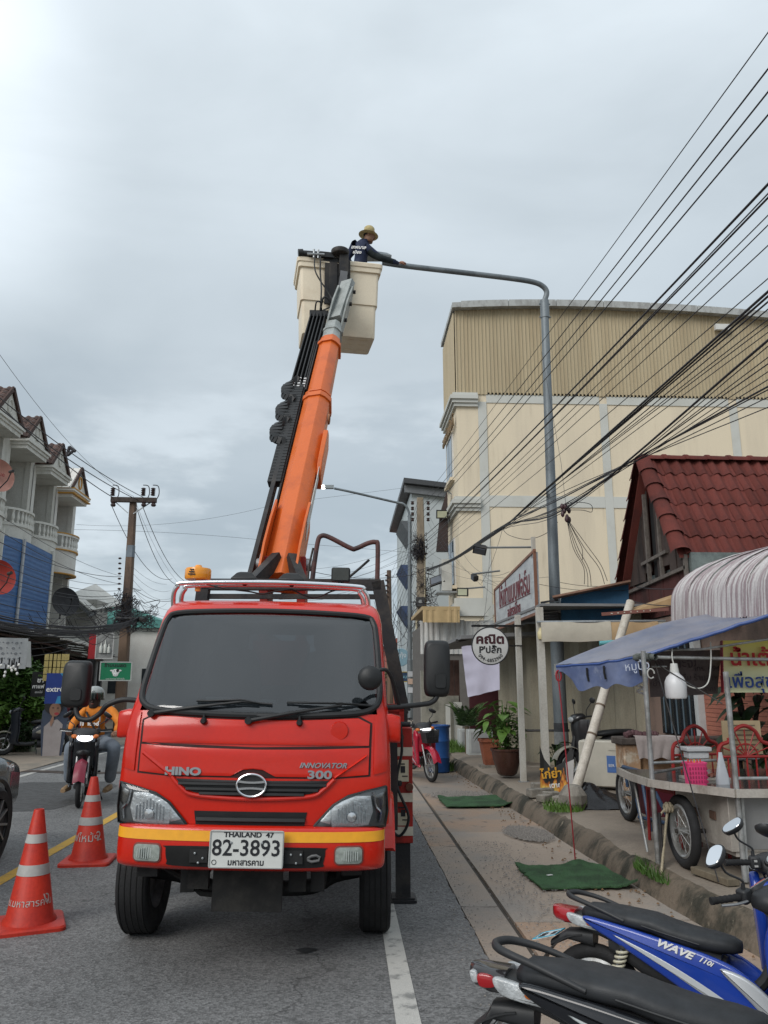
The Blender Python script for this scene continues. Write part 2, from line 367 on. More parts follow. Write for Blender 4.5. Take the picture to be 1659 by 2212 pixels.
KERB = stain('kerb_concrete',(.15,.12,.09),(.035,.033,.024),scale=3.0,lo=.43,hi=.64,stretch=(1,1,.5),c3=(.21,.175,.13),scale3=9,lo3=.62,hi3=.72,bump=.8,bscale=40)
DIRT = stain('verge_dirt',(.26,.21,.16),(.19,.17,.13),scale=.5,c3=(.10,.12,.05),scale3=1.2,bump=.5,bscale=30)
PAINT_W = stain('road_paint_white',(.46,.45,.42),(.22,.22,.21),scale=7,lo=.50,hi=.66,bump=.3,bscale=150)
PAINT_Y = stain('road_paint_yellow',(.50,.30,.055),(.26,.19,.09),scale=6,lo=.52,hi=.68,bump=.3,bscale=150)
struct(MB().sheet(lambda u,v: (-400 + 800 * u,-60 + 1260 * v,-.05),2,2).build('ground',DIRT))
RX0,RX1 = -6.1,.86
# asphalt with a ragged right edge
def edge(y): return RX1 + .012 + .012 * noise.noise((y * 1.7,3,0)) + .02 * noise.noise((y * 7,9,0)) + .012 * noise.noise((y * 19,2,0))
mb = MB(); ys = [-8 + .0625 * k for k in range(640)] + [32 + 4 * k for k in range(100)]
a = [mb.V((RX0 + .05 * noise.noise((y * .9,1,5)),y,0)) for y in ys]; c = [mb.V((edge(y),y,0)) for y in ys]
for k in range(len(ys) - 1): mb.f.append([a[k],c[k],c[k + 1],a[k + 1]])
road = struct(mb.build('road',ASPH))
def stripe(name,x,w,y0,y1,mat,z=.004,gaps=None):
 q = MB()
 yy = [y0 + (y1 - y0) * k / 60 for k in range(61)]
 for k in range(60):
  q.face([(x - w / 2 + .008 * noise.noise((yy[k] * 3,x,0)),yy[k],z),(x + w / 2 + .008 * noise.noise((yy[k] * 3,x,4)),yy[k],z),(x + w / 2 + .008 * noise.noise((yy[k + 1] * 3,x,4)),yy[k + 1],z),(x - w / 2 + .008 * noise.noise((yy[k + 1] * 3,x,0)),yy[k + 1],z)])
 return struct(q.build(name,mat))
stripe('centre_line',-2.86,.12,3,90,PAINT_Y)
stripe('edge_line_right',.325,.12,2,90,PAINT_W)
stripe('edge_line_left',-5.8,.12,8,90,PAINT_W)
# a dark repair strip across the far lane edge and an oil spot
q = MB(); q.sheet(lambda u,v: (-6.4 + 2.3 * u,15.6 + .35 * v + .1 * math.sin(u * 7) - .35 * u,.006),12,2); struct(q.build('road_patch',stain('patch_tar',(.045,.035,.03),(.09,.07,.06),scale=4)))
q = MB(); q.face([(-.22 + .06 * math.cos(t) * (1 + .3 * math.sin(3 * t)),5.28 + .05 * math.sin(t),.006) for t in [2 * math.pi * k / 16 for k in range(16)]]); struct(q.build('oil_stain',M('oil',(.02,.02,.02),.5)))
TAR = stain('patch_asphalt',(.085,.085,.086),(.06,.06,.06),scale=9,bump=.6,bscale=120)
for (x0,y0,w_,l_) in ((-4.6,12.5,.9,1.6),(-2.0,17.5,.7,1.2)):
 q = MB(); n_ = 22; q.face([(x0 + w_ * (math.copysign(abs(math.cos(t)) ** .4,math.cos(t)) + .12 * noise.noise((3 * math.cos(t),3 * math.sin(t),x0))),y0 + l_ * (math.copysign(abs(math.sin(t)) ** .4,math.sin(t)) + .1 * noise.noise((4 * math.cos(t),2 * math.sin(t),y0))),.003) for t in [2 * math.pi * k / n_ for k in range(n_)]]); struct(q.build('road_patch',TAR))
rs_g = random.Random(12)
for k in range(9):
 x0,y0 = rs_g.uniform(-2.4,.1),rs_g.uniform(2.9,4.6) if k < 6 else rs_g.uniform(8,13); r0 = rs_g.uniform(.02,.07); x0 -= 1.2 if k > 5 else 0
 q = MB(); q.face([(x0 + r0 * math.cos(t) * (1 + .35 * math.sin(2 * t + k)),y0 + 1.6 * r0 * math.sin(t) * (1 + .3 * math.cos(3 * t)),.0035) for t in [2 * math.pi * j / 14 for j in range(14)]]); struct(q.build('oil_stain',M('oil_faint',(.07,.07,.07),.6,var=.3,scale=20)))
# left verge (z a little above) and right apron
struct(MB().sheet(lambda u,v: (-8.6 + 2.55 * u + (.10 * noise.noise((v * 60,0,2)) if u > .9 else 0),6 + 90 * v,.012 + .03 * (1 - u) + .01 * noise.noise((u * 3,v * 60,0))),6,220).build('verge',stain('verge_concrete',(.30,.25,.20),(.20,.18,.15),scale=.6,c3=(.10,.09,.08),scale3=3,bump=.5,bscale=40)))
# kerb line, foot of the kerb (x at y)
KL = [(2.75,2.0),(2.58,4.5),(2.42,6.25),(2.33,8.5),(2.24,11.1),(2.12,16),(2.05,24),(2.05,90)]
def kx(y):
 for (x0,y0),(x1,y1) in zip(KL,KL[1:]):
  if y <= y1: t = max(0,(y - y0) / (y1 - y0)); t = t * t * (3 - 2 * t) * .4 + t * .6; return x0 + (x1 - x0) * t
 return KL[-1][0]
apron = struct(MB().sheet(lambda u,v: (RX1 - .12 + 2.2 * u,1.5 + 88 * v,-.022),1,2).build('apron',M('apron_joint',(.07,.06,.05),.9)))
def slab_mesh(x0,x1,y0,y1,mat,sd):
 n = max(2,int((y1 - y0) / .25)); m_ = 4
 def fn(u,v):
  y = y0 + (y1 - y0) * v
  lo = x0(y) if callable(x0) else x0; hi = x1(y) if callable(x1) else x1
  return (lo + (hi - lo) * u,y,-.004 + .008 * noise.noise((u * 1.5 + sd,y * .8,sd)) + (.004 if u in (0,1) else 0))
 return MB().sheet(fn,m_,n,.03).build('slab',mat,apron)
yy = 2.0; k = 0
while yy < 34:
 ln = 2.05 + .25 * random.random()
 slab_mesh(lambda y: RX1 + .02 + .010 * noise.noise((y * 1.7,3,0)),1.15,yy + .012,yy + ln - .012,CONC if k % 3 else CONC_RED,k)
 yy += ln; k += 1
yy = 2.6; k = 0
while yy < 34:
 ln = 2.9 + .5 * random.random()
 slab_mesh(1.19,lambda y: kx(y) - .004,yy + .01,yy + ln - .01,CONC_RED if k % 2 == 0 else CONC,k + 40)
 yy += ln; k += 1
# footway with its kerb: one rough cast strip
def foot(u,v):
 y = 1.5 + 60 * (v ** 1.6); x0 = kx(y)
 w = noise.noise((y * 1.3,1,1)) * .035 + noise.noise((y * 6,2,1)) * .012
 cr = max(0,noise.noise((y * .9,7,3)) - .1) * .5; prof = [(-.03,-.03),(.0 + w * .6,.04),(.03 + w,.10 - cr * .1),(.07 + w * 1.3,.155 - cr * .2),(.13 + w * 1.4,.185 - cr * .15),(.26,.20),(.6,.205),(1.4,.20),(2.4,.20),(7.5,.21)]
 k = u * (len(prof) - 1); i = int(min(k,len(prof) - 2)); t = k - i
 dx = prof[i][0] + (prof[i + 1][0] - prof[i][0]) * t; z = prof[i][1] + (prof[i + 1][1] - prof[i][1]) * t
 return (x0 + dx,y,z + (.012 * noise.noise((dx * 3,y * 2,0)) + .015 * noise.noise((y * 9,dx * 9,5)) * (1 if .02 < z < .197 else .25)))
fw = struct(MB().sheet(foot,9,420).build('pavement',WALK))
fw.data.materials.append(KERB)
for p in fw.data.polygons:
 if p.center.x - kx(p.center.y) < .15: p.material_index = 1
# grit and pebbles: too many to count
def scatter(name,label,cat,n,region,size,mat,z=0.0,parent=None):
 q = MB(); rnd = random.Random(hash(name) % 1000)
 for _ in range(n):
  x,y = region(rnd); s_ = size * (.5 + rnd.random()); a0 = rnd.random() * 6.28
  b0 = [q.V((x + s_ * math.cos(a0 + t) * (.7 + .5 * rnd.random()),y + s_ * math.sin(a0 + t) * (.7 + .5 * rnd.random()),z)) for t in (0,1.6,3.1,4.7)]
  t0 = q.V((x,y,z + s_ * (.6 + .5 * rnd.random())))
  for k in range(4): q.f.append([b0[k],b0[(k + 1) % 4],t0])
 o = q.build(name,mat,parent); o['kind'] = 'stuff'
 if parent is None: tag(o,label,cat)
 return o
GRIT = M('grit',(.24,.22,.20),.9,var=.5,scale=60)
def blob(cx,cy,rx,ry,rz=0):
 def f(r):
  a_ = r.random() * 6.28; d = math.sqrt(r.random()) * (.8 + .4 * r.random()); x,y = rx * d * math.cos(a_),ry * d * math.sin(a_)
  return cx + x * math.cos(rz) - y * math.sin(rz),cy + x * math.sin(rz) + y * math.cos(rz)
 return f
scatter('gravel','spill of grey gravel at the foot of the kerb','gravel',2600,blob(2.02,9.0,  .22,.42,.1),.011,GRIT,.015)
scatter('gravel','thin band of grey gravel beside the farther green mat','gravel',1400,blob(1.72,12.1,.45,.38),.013,GRIT,.012)
LITTER = M('dry_litter',(.17,.10,.05),.9,var=.5,scale=30)
scatter('leaf_litter','dry leaf crumbs blown along the foot of the kerb','litter',420,lambda r: (kx(4 + 12 * r.random()) - .03 - abs(r.gauss(0,.12)),4 + 12 * r.random()),.012,LITTER,.008)
scatter('road_grit','fine grit gathered along the asphalt edge','grit',1600,lambda r: (RX1 + r.gauss(0,.10),3 + 11 * r.random()),.005,GRIT,.002)
scatter('gravel','loose crumbs of broken asphalt along the concrete joint','gravel',1300,lambda r: (1.5 + .35 * r.gauss(0,.5),4.4 + 4.2 * r.random()),.007,GRIT,.012)
# ================================================================== BUCKET TRUCK
RED = stain('truck_red',(.56,.017,.006),(.50,.017,.008),rough=.24,scale=1.6,c3=(.33,.05,.035),scale3=7,lo3=.66,hi3=.84,bump=0,fine=.03,spec=.42); RED.node_tree.nodes['Principled BSDF'].inputs['Coat Weight'].default_value = .3; RED.node_tree.nodes['Principled BSDF'].inputs['Coat Roughness'].default_value = .05
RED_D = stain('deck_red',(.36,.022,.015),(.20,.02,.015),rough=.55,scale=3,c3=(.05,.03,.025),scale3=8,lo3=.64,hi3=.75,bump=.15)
BLACKP = M('black_plastic',(.014,.015,.016),.48,var=.15,scale=9,bump=.08,bscale=220)
BLACKM = stain('black_steel',(.022,.022,.024),(.045,.04,.036),rough=.5,scale=4,c3=(.09,.045,.025),scale3=9,lo3=.66,hi3=.76,bump=.2)
RUBBER = M('tyre_rubber',(.014,.014,.015),.78,var=.25,scale=8,bump=.25,bscale=90)
CHROME = M('chrome',(.75,.76,.78),.2,1.0,var=.05)
STEEL = M('galvanised',(.36,.38,.39),.45,.6,var=.25,scale=14)
ORANGE = stain('boom_orange',(.62,.125,.018),(.50,.10,.018),rough=.38,scale=2.2,lo=.48,hi=.66,c3=(.22,.09,.05),scale3=16,lo3=.70,hi3=.78,bump=.06,spec=.5,fine=.04)
GREYM = stain('boom_grey',(.34,.36,.35),(.24,.26,.25),rough=.45,scale=5,c3=(.12,.11,.10),scale3=12,lo3=.66,hi3=.76,bump=.1)
CREAM = stain('fibreglass_cream',(.76,.67,.52),(.68,.58,.44),rough=.5,scale=2.0,lo=.46,hi=.68,c3=(.16,.11,.07),scale3=7,lo3=.71,hi3=.79,bump=.1,fine=.04)
UNDER = M('chassis_black',(.014,.014,.014),.7,var=.3,scale=10)
YEL = M('reflective_yellow',(.80,.36,.02),.4,var=.10,scale=14)
CREAMTAPE = M('reflective_tape',(.62,.56,.45),.5,var=.15,scale=20)
AMBER = M('amber_lens',(.80,.30,.02),.25,var=.08,coat=.5)
def glassy(name,tint,fac,rough=.03,spec_col=(1,1,1)):
 """thin clear cover: mostly see-through, with a real surface reflection"""
 if name in MATS: return MATS[name]
 m = bpy.data.materials.new(name); m.use_nodes = True; nt = m.node_tree; N = nt.nodes; L = nt.links; N.remove(N['Principled BSDF'])
 o = N['Material Output']; tr = N.new('ShaderNodeBsdfTransparent'); tr.inputs[0].default_value = (*tint,1); gl = N.new('ShaderNodeBsdfGlossy'); gl.inputs['Roughness'].default_value = rough
 fr = N.new('ShaderNodeFresnel'); fr.inputs[0].default_value = 1.45; ad = N.new('ShaderNodeMath'); ad.operation = 'ADD'; ad.inputs[1].default_value = fac; L.new(fr.outputs[0],ad.inputs[0])
 mx = N.new('ShaderNodeMixShader'); L.new(ad.outputs[0],mx.inputs[0]); L.new(tr.outputs[0],mx.inputs[1]); L.new(gl.outputs[0],mx.inputs[2]); L.new(mx.outputs[0],o.inputs[0]); MATS[name] = m; return m
CLEAR = glassy('clear_cover',(.93,.95,.96),.04)
WSGLASS = M('dark_windscreen',(.016,.019,.022),.10,var=.25,scale=3,spec=.20,coat=0)
truck = thing('bucket_truck','red bucket truck with an orange boom raised behind its cab','truck',(-.535,4.7,0),R(-1.5))
RB = Matrix.Translation((0,0,.7)) @ Matrix.Rotation(R(1.1),4,'Y') @ Matrix.Translation((0,0,-.7))   # body sits a little low on its right
def B(): return MB(RB)
def lerp_tab(tab,z):
 if z <= tab[0][0]: return tab[0][1:]
 for a,b in zip(tab,tab[1:]):
  if z <= b[0]:
   t = (z - a[0]) / (b[0] - a[0]); return tuple(p + (q - p) * t for p,q in zip(a[1:],b[1:]))
 return tab[-1][1:]
CAB = [(.60,.79,.075),(.80,.80,.060),(1.0,.805,.050),(1.2,.80,.062),(1.36,.79,.085),(1.44,.785,.110),(1.50,.775,.145),(1.8,.754,.335),(2.02,.737,.475),(2.08,.724,.525),(2.125,.706,.585),(2.155,.675,.66),(2.175,.62,.80),(2.182,.53,1.0)]
def cabf(x,z):
 w,y0 = lerp_tab(CAB,z); t = min(abs(x) / w,.999)
 return y0 + .055 * t * t + .20 * (1 - (1 - t ** 7) ** (1 / 7))
def bumpf(x,z):
 t = min(abs(x) / .775,.999); return -.01 + .055 * t * t + .24 * (1 - (1 - t ** 6) ** (1 / 6)) + 1.1 * (z - .70) ** 2 + (.02 if z < .60 else 0)
us = [math.sin(math.pi / 2 * (k / 22 - 1)) if k <= 22 else math.sin(math.pi / 2 * (k / 22 - 1)) for k in range(45)]
mb = B(); rs = []
for z,w,y0 in [(q[0],q[1],q[2]) for q in CAB if q[0] >= .8] : rs.append((z,w))
zs = [.82,.9,1.0,1.1,1.2,1.3,1.36,1.40,1.44,1.47,1.5,1.6,1.7,1.8,1.9,2.02,2.05,2.08,2.105,2.125,2.14,2.155,2.166,2.175,2.182]
rings = []
for z in zs:
 w,y0 = lerp_tab(CAB,z); yb = 1.52 - max(0,z - 1.5) * .10 - max(0,z - 2.1) * 1.2
 r = [(u * w,cabf(u * w,z),z) for u in us] + [(w,max(1.0,(y0 + yb) / 2),z),(w * .995,yb - .05,z),(w * .95,yb,z),(.31,yb,z),(-.31,yb,z),(-w * .95,yb,z),(-w * .995,yb - .05,z),(-w,max(1.0,(y0 + yb) / 2),z)]
 rings.append(r)
def hole(f):   # leave the windscreen opening free
 c = sum((RB.inverted() @ mb.v[i] for i in f),Vector()) / len(f); return len(f) == 4 and abs(c.x) < .3 and 1.6 < c.z < 1.99 and c.y > 1.3 or len(f) == 4 and abs(c.x) < .708 - .075 * (c.z - 1.5) and 1.445 < c.z < 2.045 and c.y < .85
mb.rings(rings); mb.f = [f for f in mb.f if not hole(f)]; cabo = mb.build('cab',RED,truck,smooth=50)
# cab interior: lining, dashboard, wheel, seats, rear window
LIN = M('cab_lining',(.035,.035,.037),.85)
q = B(); q.rings([[(-.70,y,z0),(.70,y,z0),(.66,y,z1),(-.66,y,z1)] for y,z0,z1 in ((1.44,.95,2.07),)] + [[(-.705,.60,.95),(.705,.60,.95),(.66,.60,2.07),(-.66,.60,2.07)]],cap=False); q.face([(-.70,1.44,.95),(.70,1.44,.95),(.69,1.44,1.6),(-.69,1.44,1.6)]); q.face([(-.67,1.44,1.98),(.67,1.44,1.98),(.66,1.44,2.07),(-.66,1.44,2.07)]); q.face([(-.69,1.44,1.6),(-.31,1.44,1.6),(-.31,1.44,1.98),(-.67,1.44,1.98)]); q.face([(.31,1.44,1.6),(.69,1.44,1.6),(.67,1.44,1.98),(.31,1.44,1.98)]); q.build('lining',LIN,cabo)
q = B(); q.loft([(-.70,1.36,.20,.12,4,.42),(.70,1.36,.20,.12,4,.42)],16); q.box((.32,.40,1.50),(.34,.16,.06)); q.build('dashboard',M('dash_grey',(.05,.05,.052),.8),cabo,bevel=.01)
for x in (-.36,.36): q = B(); q.loft([(1.15,1.25,.20,.10,4,x),(1.22,1.5,.22,.30,4,x),(1.34,1.55,.21,.32,4,x)],16,'y'); q.loft([(1.24,1.93,.12,.09,3,x),(1.32,1.93,.11,.09,3,x)],14,'y'); q.build('seat',M('seat_grey',(.10,.10,.105),.9),cabo,smooth=60)
q = B(); q.tube([(.38 + .19 * math.cos(t),.62 + .07 * math.sin(t),1.56 + .17 * math.sin(t)) for t in [2 * math.pi * k / 28 for k in range(29)]],.014,8); q.cyl((.38,.55,1.45),(.38,.63,1.56),.03); q.build('steering_wheel',BLACKP,cabo)
q = B(); q.box((0,1.45,1.79),(.62,.006,.38)); q.build('rear_window',glassy('rear_glass',(.45,.48,.50),.02),cabo)
q = B(); q.box((-.30,.50,1.505),(.16,.10,.03)); q.box((.02,.50,1.50),(.10,.12,.02)); q.build('papers',M('paper',(.6,.6,.58),.8),cabo)
def decal(name,poly,mat,parent,eps=.006,surf=cabf,back=.02,nr=5,smooth=50,label=None,X=None):
 """a panel that follows the cab skin: its rim, depth and rings are real"""
 q = MB(X if X is not None else RB); c = (sum(p[0] for p in poly) / len(poly),sum(p[1] for p in poly) / len(poly)); rs = []
 rs.append([(p[0],surf(p[0],p[1]) + back,p[1]) for p in poly])
 for k in range(nr + 1):
  s_ = 1 - k / (nr + .0001); s_ = max(s_,.02)
  rs.append([(c[0] + (p[0] - c[0]) * s_,surf(c[0] + (p[0] - c[0]) * s_,c[1] + (p[1] - c[1]) * s_) - eps * (1 if k else .75),c[1] + (p[1] - c[1]) * s_) for p in poly])
 q.rings(rs); return q.build(name,mat,parent,smooth=smooth,label=label)
def mir(poly): return [(-x,z) for x,z in poly][::-1]
def dens(poly,n=4):
 o = []
 for a,b in zip(poly,poly[1:] + poly[:1]):
  for k in range(n): t = k / n; o.append((a[0] + (b[0] - a[0]) * t,a[1] + (b[1] - a[1]) * t))
 return o
def sp2(pts,n=5): return [(p.x,p.y) for p in spl([(x,z,0) for x,z in pts],n,True)]
# windscreen with its rubber surround
wsp = [(0,1.425),(.32,1.43),(.60,1.447),(.70,1.475),(.742,1.54),(.728,1.72),(.70,1.93),(.675,2.03),(.615,2.072),(.33,2.088),(0,2.094)]
wsp = [(x * (.962 + .035 * (z - 1.45) / .6),1.425 + (z - 1.425) * .958 + .006) for x,z in wsp]
wsp = sp2(wsp + [(-x,z) for x,z in wsp[-2:0:-1]],4)
sur = [(x * 1.012,1.74 + (z - 1.74) * 1.025) for x,z in wsp]
sl_ = B(); sl_.tube([(x,cabf(x,z) - .006,z) for x,z in sur + [sur[0]]],.019,8,cap=False); sl_.build('windscreen_seal',BLACKP,cabo)
decal('windscreen',[(x * 1.01,1.76 + (z - 1.76) * 1.02) for x,z in wsp],glassy('tinted_screen',(.36,.39,.41),.075,.02),truck,.006,back=-.001,nr=10,label='dark tinted windscreen')
# skin panels with open seams
seam = M('seam_dark',(.03,.006,.005),.7)
decal('panel_gap',dens([(-.682,1.262),(.682,1.262),(.686,1.390),(.61,1.428),(0,1.405),(-.61,1.428),(-.686,1.390)],6),seam,cabo,.003,nr=7)
decal('panel_gap',dens([(-.682,1.262),(0,1.246),(.682,1.262),(.68,1.09),(.47,1.076),(-.47,1.076),(-.68,1.09)],6),seam,cabo,.003,nr=7)
decal('bonnet_panel',dens([(-.668,1.262),(.668,1.262),(.672,1.385),(.60,1.418),(.30,1.402),(0,1.397),(-.30,1.402),(-.60,1.418),(-.672,1.385)],6),RED,cabo,.010,nr=7)
decal('front_panel',dens([(-.67,1.250),(-.35,1.238),(0,1.233),(.35,1.238),(.67,1.250),(.668,1.10),(.47,1.085),(.13,1.085),(.08,1.118),(0,1.126),(-.08,1.118),(-.13,1.085),(-.47,1.085),(-.668,1.10)],6),RED,cabo,.010,nr=7)
for s_ in (-1,1):
 st = MB(RB); pp = [(s_ * .475,1.083),(s_ * .56,1.14),(s_ * .655,1.205)]
 st.rings([[(x - .004,cabf(x,z) - .010,z - .010),(x,cabf(x,z) - .024,z),(x + .004,cabf(x,z) - .010,z + .012)] for x,z in [(s_ * (.47 + .185 * k / 8),1.080 + .125 * k / 8) for k in range(9)]]); st.build('crease',RED,cabo)
 sd = [(s_ * .70,1.10),(s_ * .79,1.12),(s_ * .785,1.44),(s_ * .70,1.43)]
 decal('corner_panel',dens(sd if s_ > 0 else sd[::-1],5),RED,cabo,.012,nr=4)
 hn = MB(RB); hn.loft([(s_ * .70,1.37,.03,.075,4,.245),(s_ * .80,1.36,.045,.085,4,.25),(s_ * .86,1.35,.04,.08,4,.27)],n=14); hn.build('mirror_mount',RED,truck,bevel=.01)
# grille: dark V recess with two bars
gp = [(-.455,1.066),(-.12,1.062),(.12,1.062),(.455,1.066),(.40,1.025),(.33,.992),(.10,.978),(-.10,.978),(-.33,.992),(-.40,1.025)]
gr = decal('grille',dens(gp,4),M('grille_black',(.009,.009,.010),.55),truck,.012,nr=4)
for z0,w in ((1.044,.425),(1.016,.38),(.992,.30)):
 q = MB(RB); q.rings([[(x,cabf(x,z0) - .026,z0 - .007),(x,cabf(x,z0) - .016,z0 - .010),(x,cabf(x,z0) - .012,z0 + .010),(x,cabf(x,z0) - .024,z0 + .006)] for x in [w * (k / 12 - 1) for k in range(25)]]); q.build('grille_bar',BLACKP,gr)
lip = MB(RB); lpts = [(-.47,1.075),(-.41,1.018),(-.335,.980),(-.10,.964),(.10,.964),(.335,.980),(.41,1.018),(.47,1.075)]
lip.tube([(p.x,cabf(p.x,p.y) - .008,p.y) for p in spl([(a,b,0) for a,b in lpts],6)],.013,8); lip.build('grille_lip',RED,cabo)
# emblem: chrome ring with the bar across it
em = MB(RB); ey = cabf(0,1.04) - .036
def ering(rx,rz,r0,y): return [(rx * math.cos(t),y,1.04 + rz * math.sin(t)) for t in [2 * math.pi * k / 36 for k in range(37)]]
em.tube(ering(.083,.061,0,ey),.0075,8,False); ebo = em.build('emblem',CHROME,truck)
q = MB(RB); q.prism([(.083 * math.cos(2 * math.pi * k / 28),.061 * math.sin(2 * math.pi * k / 28)) for k in range(28)],lambda u,v: (u,ey + .012,1.04 + v),lambda u,v: (u,ey + .005,1.04 + v)); q.build('emblem_ground',BLACKP,ebo)
q = MB(RB)
for s_ in (-1,1): q.rings([[(x,ey - .006,1.04 + s_ * (.010 + .9 * x * x)),(x,ey + .004,1.04 + s_ * (.010 + .9 * x * x)),(x,ey + .004,1.04 + s_ * (.021 + 1.2 * x * x)),(x,ey - .006,1.04 + s_ * (.021 + 1.2 * x * x))] for x in [-.078 + .156 * k / 10 for k in range(11)]])
q.build('emblem_bar',CHROME,ebo)
def ftext(s,x,z,size,mat,sx=1.0,surf=cabf,eps=.016,shear=0,off=0,par=None,space=1.0,name='lettering'):
 o = text(s,size,mat,par or truck,basis((x,0,z),(1,0,0),(0,-1,0)),name,.003,sx=sx,shear=shear,off=off,space=space)
 for v in o.data.vertices: v.co = RB @ Vector((v.co.x,surf(v.co.x,v.co.z) - eps + v.co.y,v.co.z))
 return o
LETTER = M('badge_silver',(.42,.43,.45),.25,.9,var=.1)
ftext('HINO',-.405,1.105,.058,LETTER,1.42,off=.003,eps=.014)
ftext('Innovator'.replace('Innovator','Innovator'.upper()),.402,1.150,.040,LETTER,1.15,shear=.35,off=.001,eps=.014)
ftext('300',.385,1.098,.062,LETTER,1.55,off=.002,eps=.014)
# lower air intake
lg = decal('air_intake',dens([(-.325,.892),(.32,.892),(.305,.80),(-.31,.80)],5),M('intake_black',(.008,.008,.009),.7),truck,.006,nr=3)
q = MB(RB); q.rings([[(x,cabf(x,.848) - .022,.842),(x,cabf(x,.848) - .004,.836),(x,cabf(x,.848) - .004,.862),(x,cabf(x,.848) - .018,.860)] for x in [-.31 + .62 * k / 16 for k in range(17)]]); q.build('intake_bar',BLACKP,lg)
# headlights
HL = [(.775,1.035),(.66,1.012),(.555,.985),(.47,.935),(.405,.865),(.352,.808),(.50,.800),(.68,.806),(.772,.815),(.785,.90)]
REFL = M('reflector',(.92,.93,.94),.25,.35,var=.22,scale=30,bump=.6,bscale=40)
for s_ in (-1,1):
 P_ = HL if s_ > 0 else mir(HL); f_ = (lambda pl: pl) if s_ > 0 else mir
 h = decal('headlight',dens(P_,3),M('lamp_housing',(.16,.165,.17),.3,.3,var=.2),truck,.014,nr=4)
 cx_,cz_ = .575,.882
 bowl = MB(RB)
 # ribbed silver bowl
 bw = [(.450,.905),(.50,.950),(.60,.985),(.685,.985),(.700,.90),(.675,.825),(.58,.815),(.465,.818)]
 decal('reflector',dens(f_(bw),3),REFL,h,.020,nr=4)
 q = MB(RB); y0 = cabf(.575,.88) - .030
 for k in range(9):
  x = s_ * (.50 + .02 * k); q.box((x,cabf(x,.9) - .024,.900 - .006 * abs(k - 4)),(.004,.012,.11 - .008 * abs(k - 4)))
 q.build('reflector_rib',CHROME,h)
 q = MB(RB); q.lathe([(.001,-.004),(.026,0),(.032,.012),(.032,.02)],(s_ * .578,cabf(.578,.87) - .040,.872),16,'y'); q.build('bulb_cap',CHROME,h)
 decal('indicator',dens(f_([(.705,.985),(.764,1.012),(.772,.93),(.735,.90),(.712,.93)]),3),glassy('frosted_amber',(.75,.70,.66),.2,.25),h,.022,nr=3)
 decal('side_reflector',dens(f_([(.395,.845),(.455,.915),(.472,.88),(.455,.83)]),3),REFL,h,.021,nr=3)
 tr = MB(RB); tpts = [(.70,1.005),(.715,.93),(.742,.895),(.735,.84)]
 tr.tube([(s_ * p.x,cabf(p.x,p.y) - .026,p.y) for p in spl([(a,b,0) for a,b in tpts],5)],.009,6); tr.build('trim',CHROME,h)
 decal('lens',dens(f_([(x * .995 + .003,z) for x,z in HL]),3),CLEAR,h,.036,nr=5)
 fr_ = MB(RB); fr_.tube([(p[0],cabf(*p) - .014,p[1]) for p in dens(P_,3) + [P_[0]]],.007,6); fr_.build('rim',BLACKP,h)
# bumper
bz = [.575,.583,.60,.62,.66,.70,.74,.78,.80,.812,.818]
mb = B(); rs = []
for i,z in enumerate(bz):
 ins = {0: .03,1: .014,2: .004,9: .006,10: .02}.get(i,0)
 r = [(u * .775 * (1 - ins * .4),bumpf(u * .775,z) + ins,z) for u in us] + [(.76,.62,z),(-.76,.62,z)]
 rs.append(r)
mb.rings(rs); bump = mb.build('bumper',RED,truck,smooth=50)
def bandpoly(z0,z1,w,n=24): return [(w * (2 * k / n - 1),z0) for k in range(n + 1)] + [(w * (1 - 2 * k / n),z1) for k in range(n + 1)]
q = B(); q.rings([[(x,bumpf(x,.74) - .004,.741),(x,bumpf(x,.77) - .004,.768),(x,bumpf(x,.79) - .004,.795),(x,bumpf(x,.79) + .004,.795),(x,bumpf(x,.74) + .004,.741)] for x in [.77 * math.sin(math.pi / 2 * (k / 20 - 1)) for k in range(41)]]); q.build('reflective_band',YEL,bump)
sl = decal('bumper_slot',sp2([(-.46,.70),(-.44,.713),(0,.716),(.41,.713),(.435,.70),(.425,.635),(.39,.608),(0,.604),(-.41,.608),(-.45,.635)],4),M('slot_black',(.006,.006,.006),.8),bump,.004,bumpf,nr=3)
for x in (-.27,.26):
 q = B(); q.box((x,bumpf(x,.66) - .004,.665),(.10,.012,.07)); q.build('plate_bracket',UNDER,sl)
for x,z in ((-.29,.68),(-.245,.655),(-.27,.63),(.245,.68),(.275,.635),(.30,.68)):
 b_ = B(); b_.lathe([(.001,-.008),(.006,-.006),(.006,.004)],(x,bumpf(x,z) - .012,z),8,'y'); b_.build('bolt',STEEL,sl)
q = B(); q.tube([(.34,-.0,.66),(.36,-.006,.672),(.385,-.004,.675),(.405,.002,.665),(.40,.002,.648),(.36,-.004,.642),(.34,0,.65),(.34,0,.66)],.008,6); q.build('tow_eye',M('tow_grey',(.12,.12,.12),.6),sl)
for s_ in (-1,1):
 fx = s_ * .567
 fp = [(fx + p[0],.672 + p[1]) for p in rrect(.150,.088,.022,4)]; fo = [(fx + p[0],.672 + p[1]) for p in rrect(.166,.104,.028,4)]
 fg = decal('fog_lamp',fo,M('fog_rim',(.20,.05,.04),.5),bump,.008,bumpf,nr=2)
 decal('fog_lens',fp,M('fog_glass',(.30,.33,.30),.15,var=.3,scale=40,spec=.8),fg,.014,bumpf,nr=2)
 q = B()
 for k in range(9): q.box((fx - .05 + .0125 * k,bumpf(fx,.672) - .016,.672),(.004,.006,.06 - .004 * abs(k - 4)))
 q.build('fog_rib',M('fog_rib',(.42,.45,.43),.2),fg)
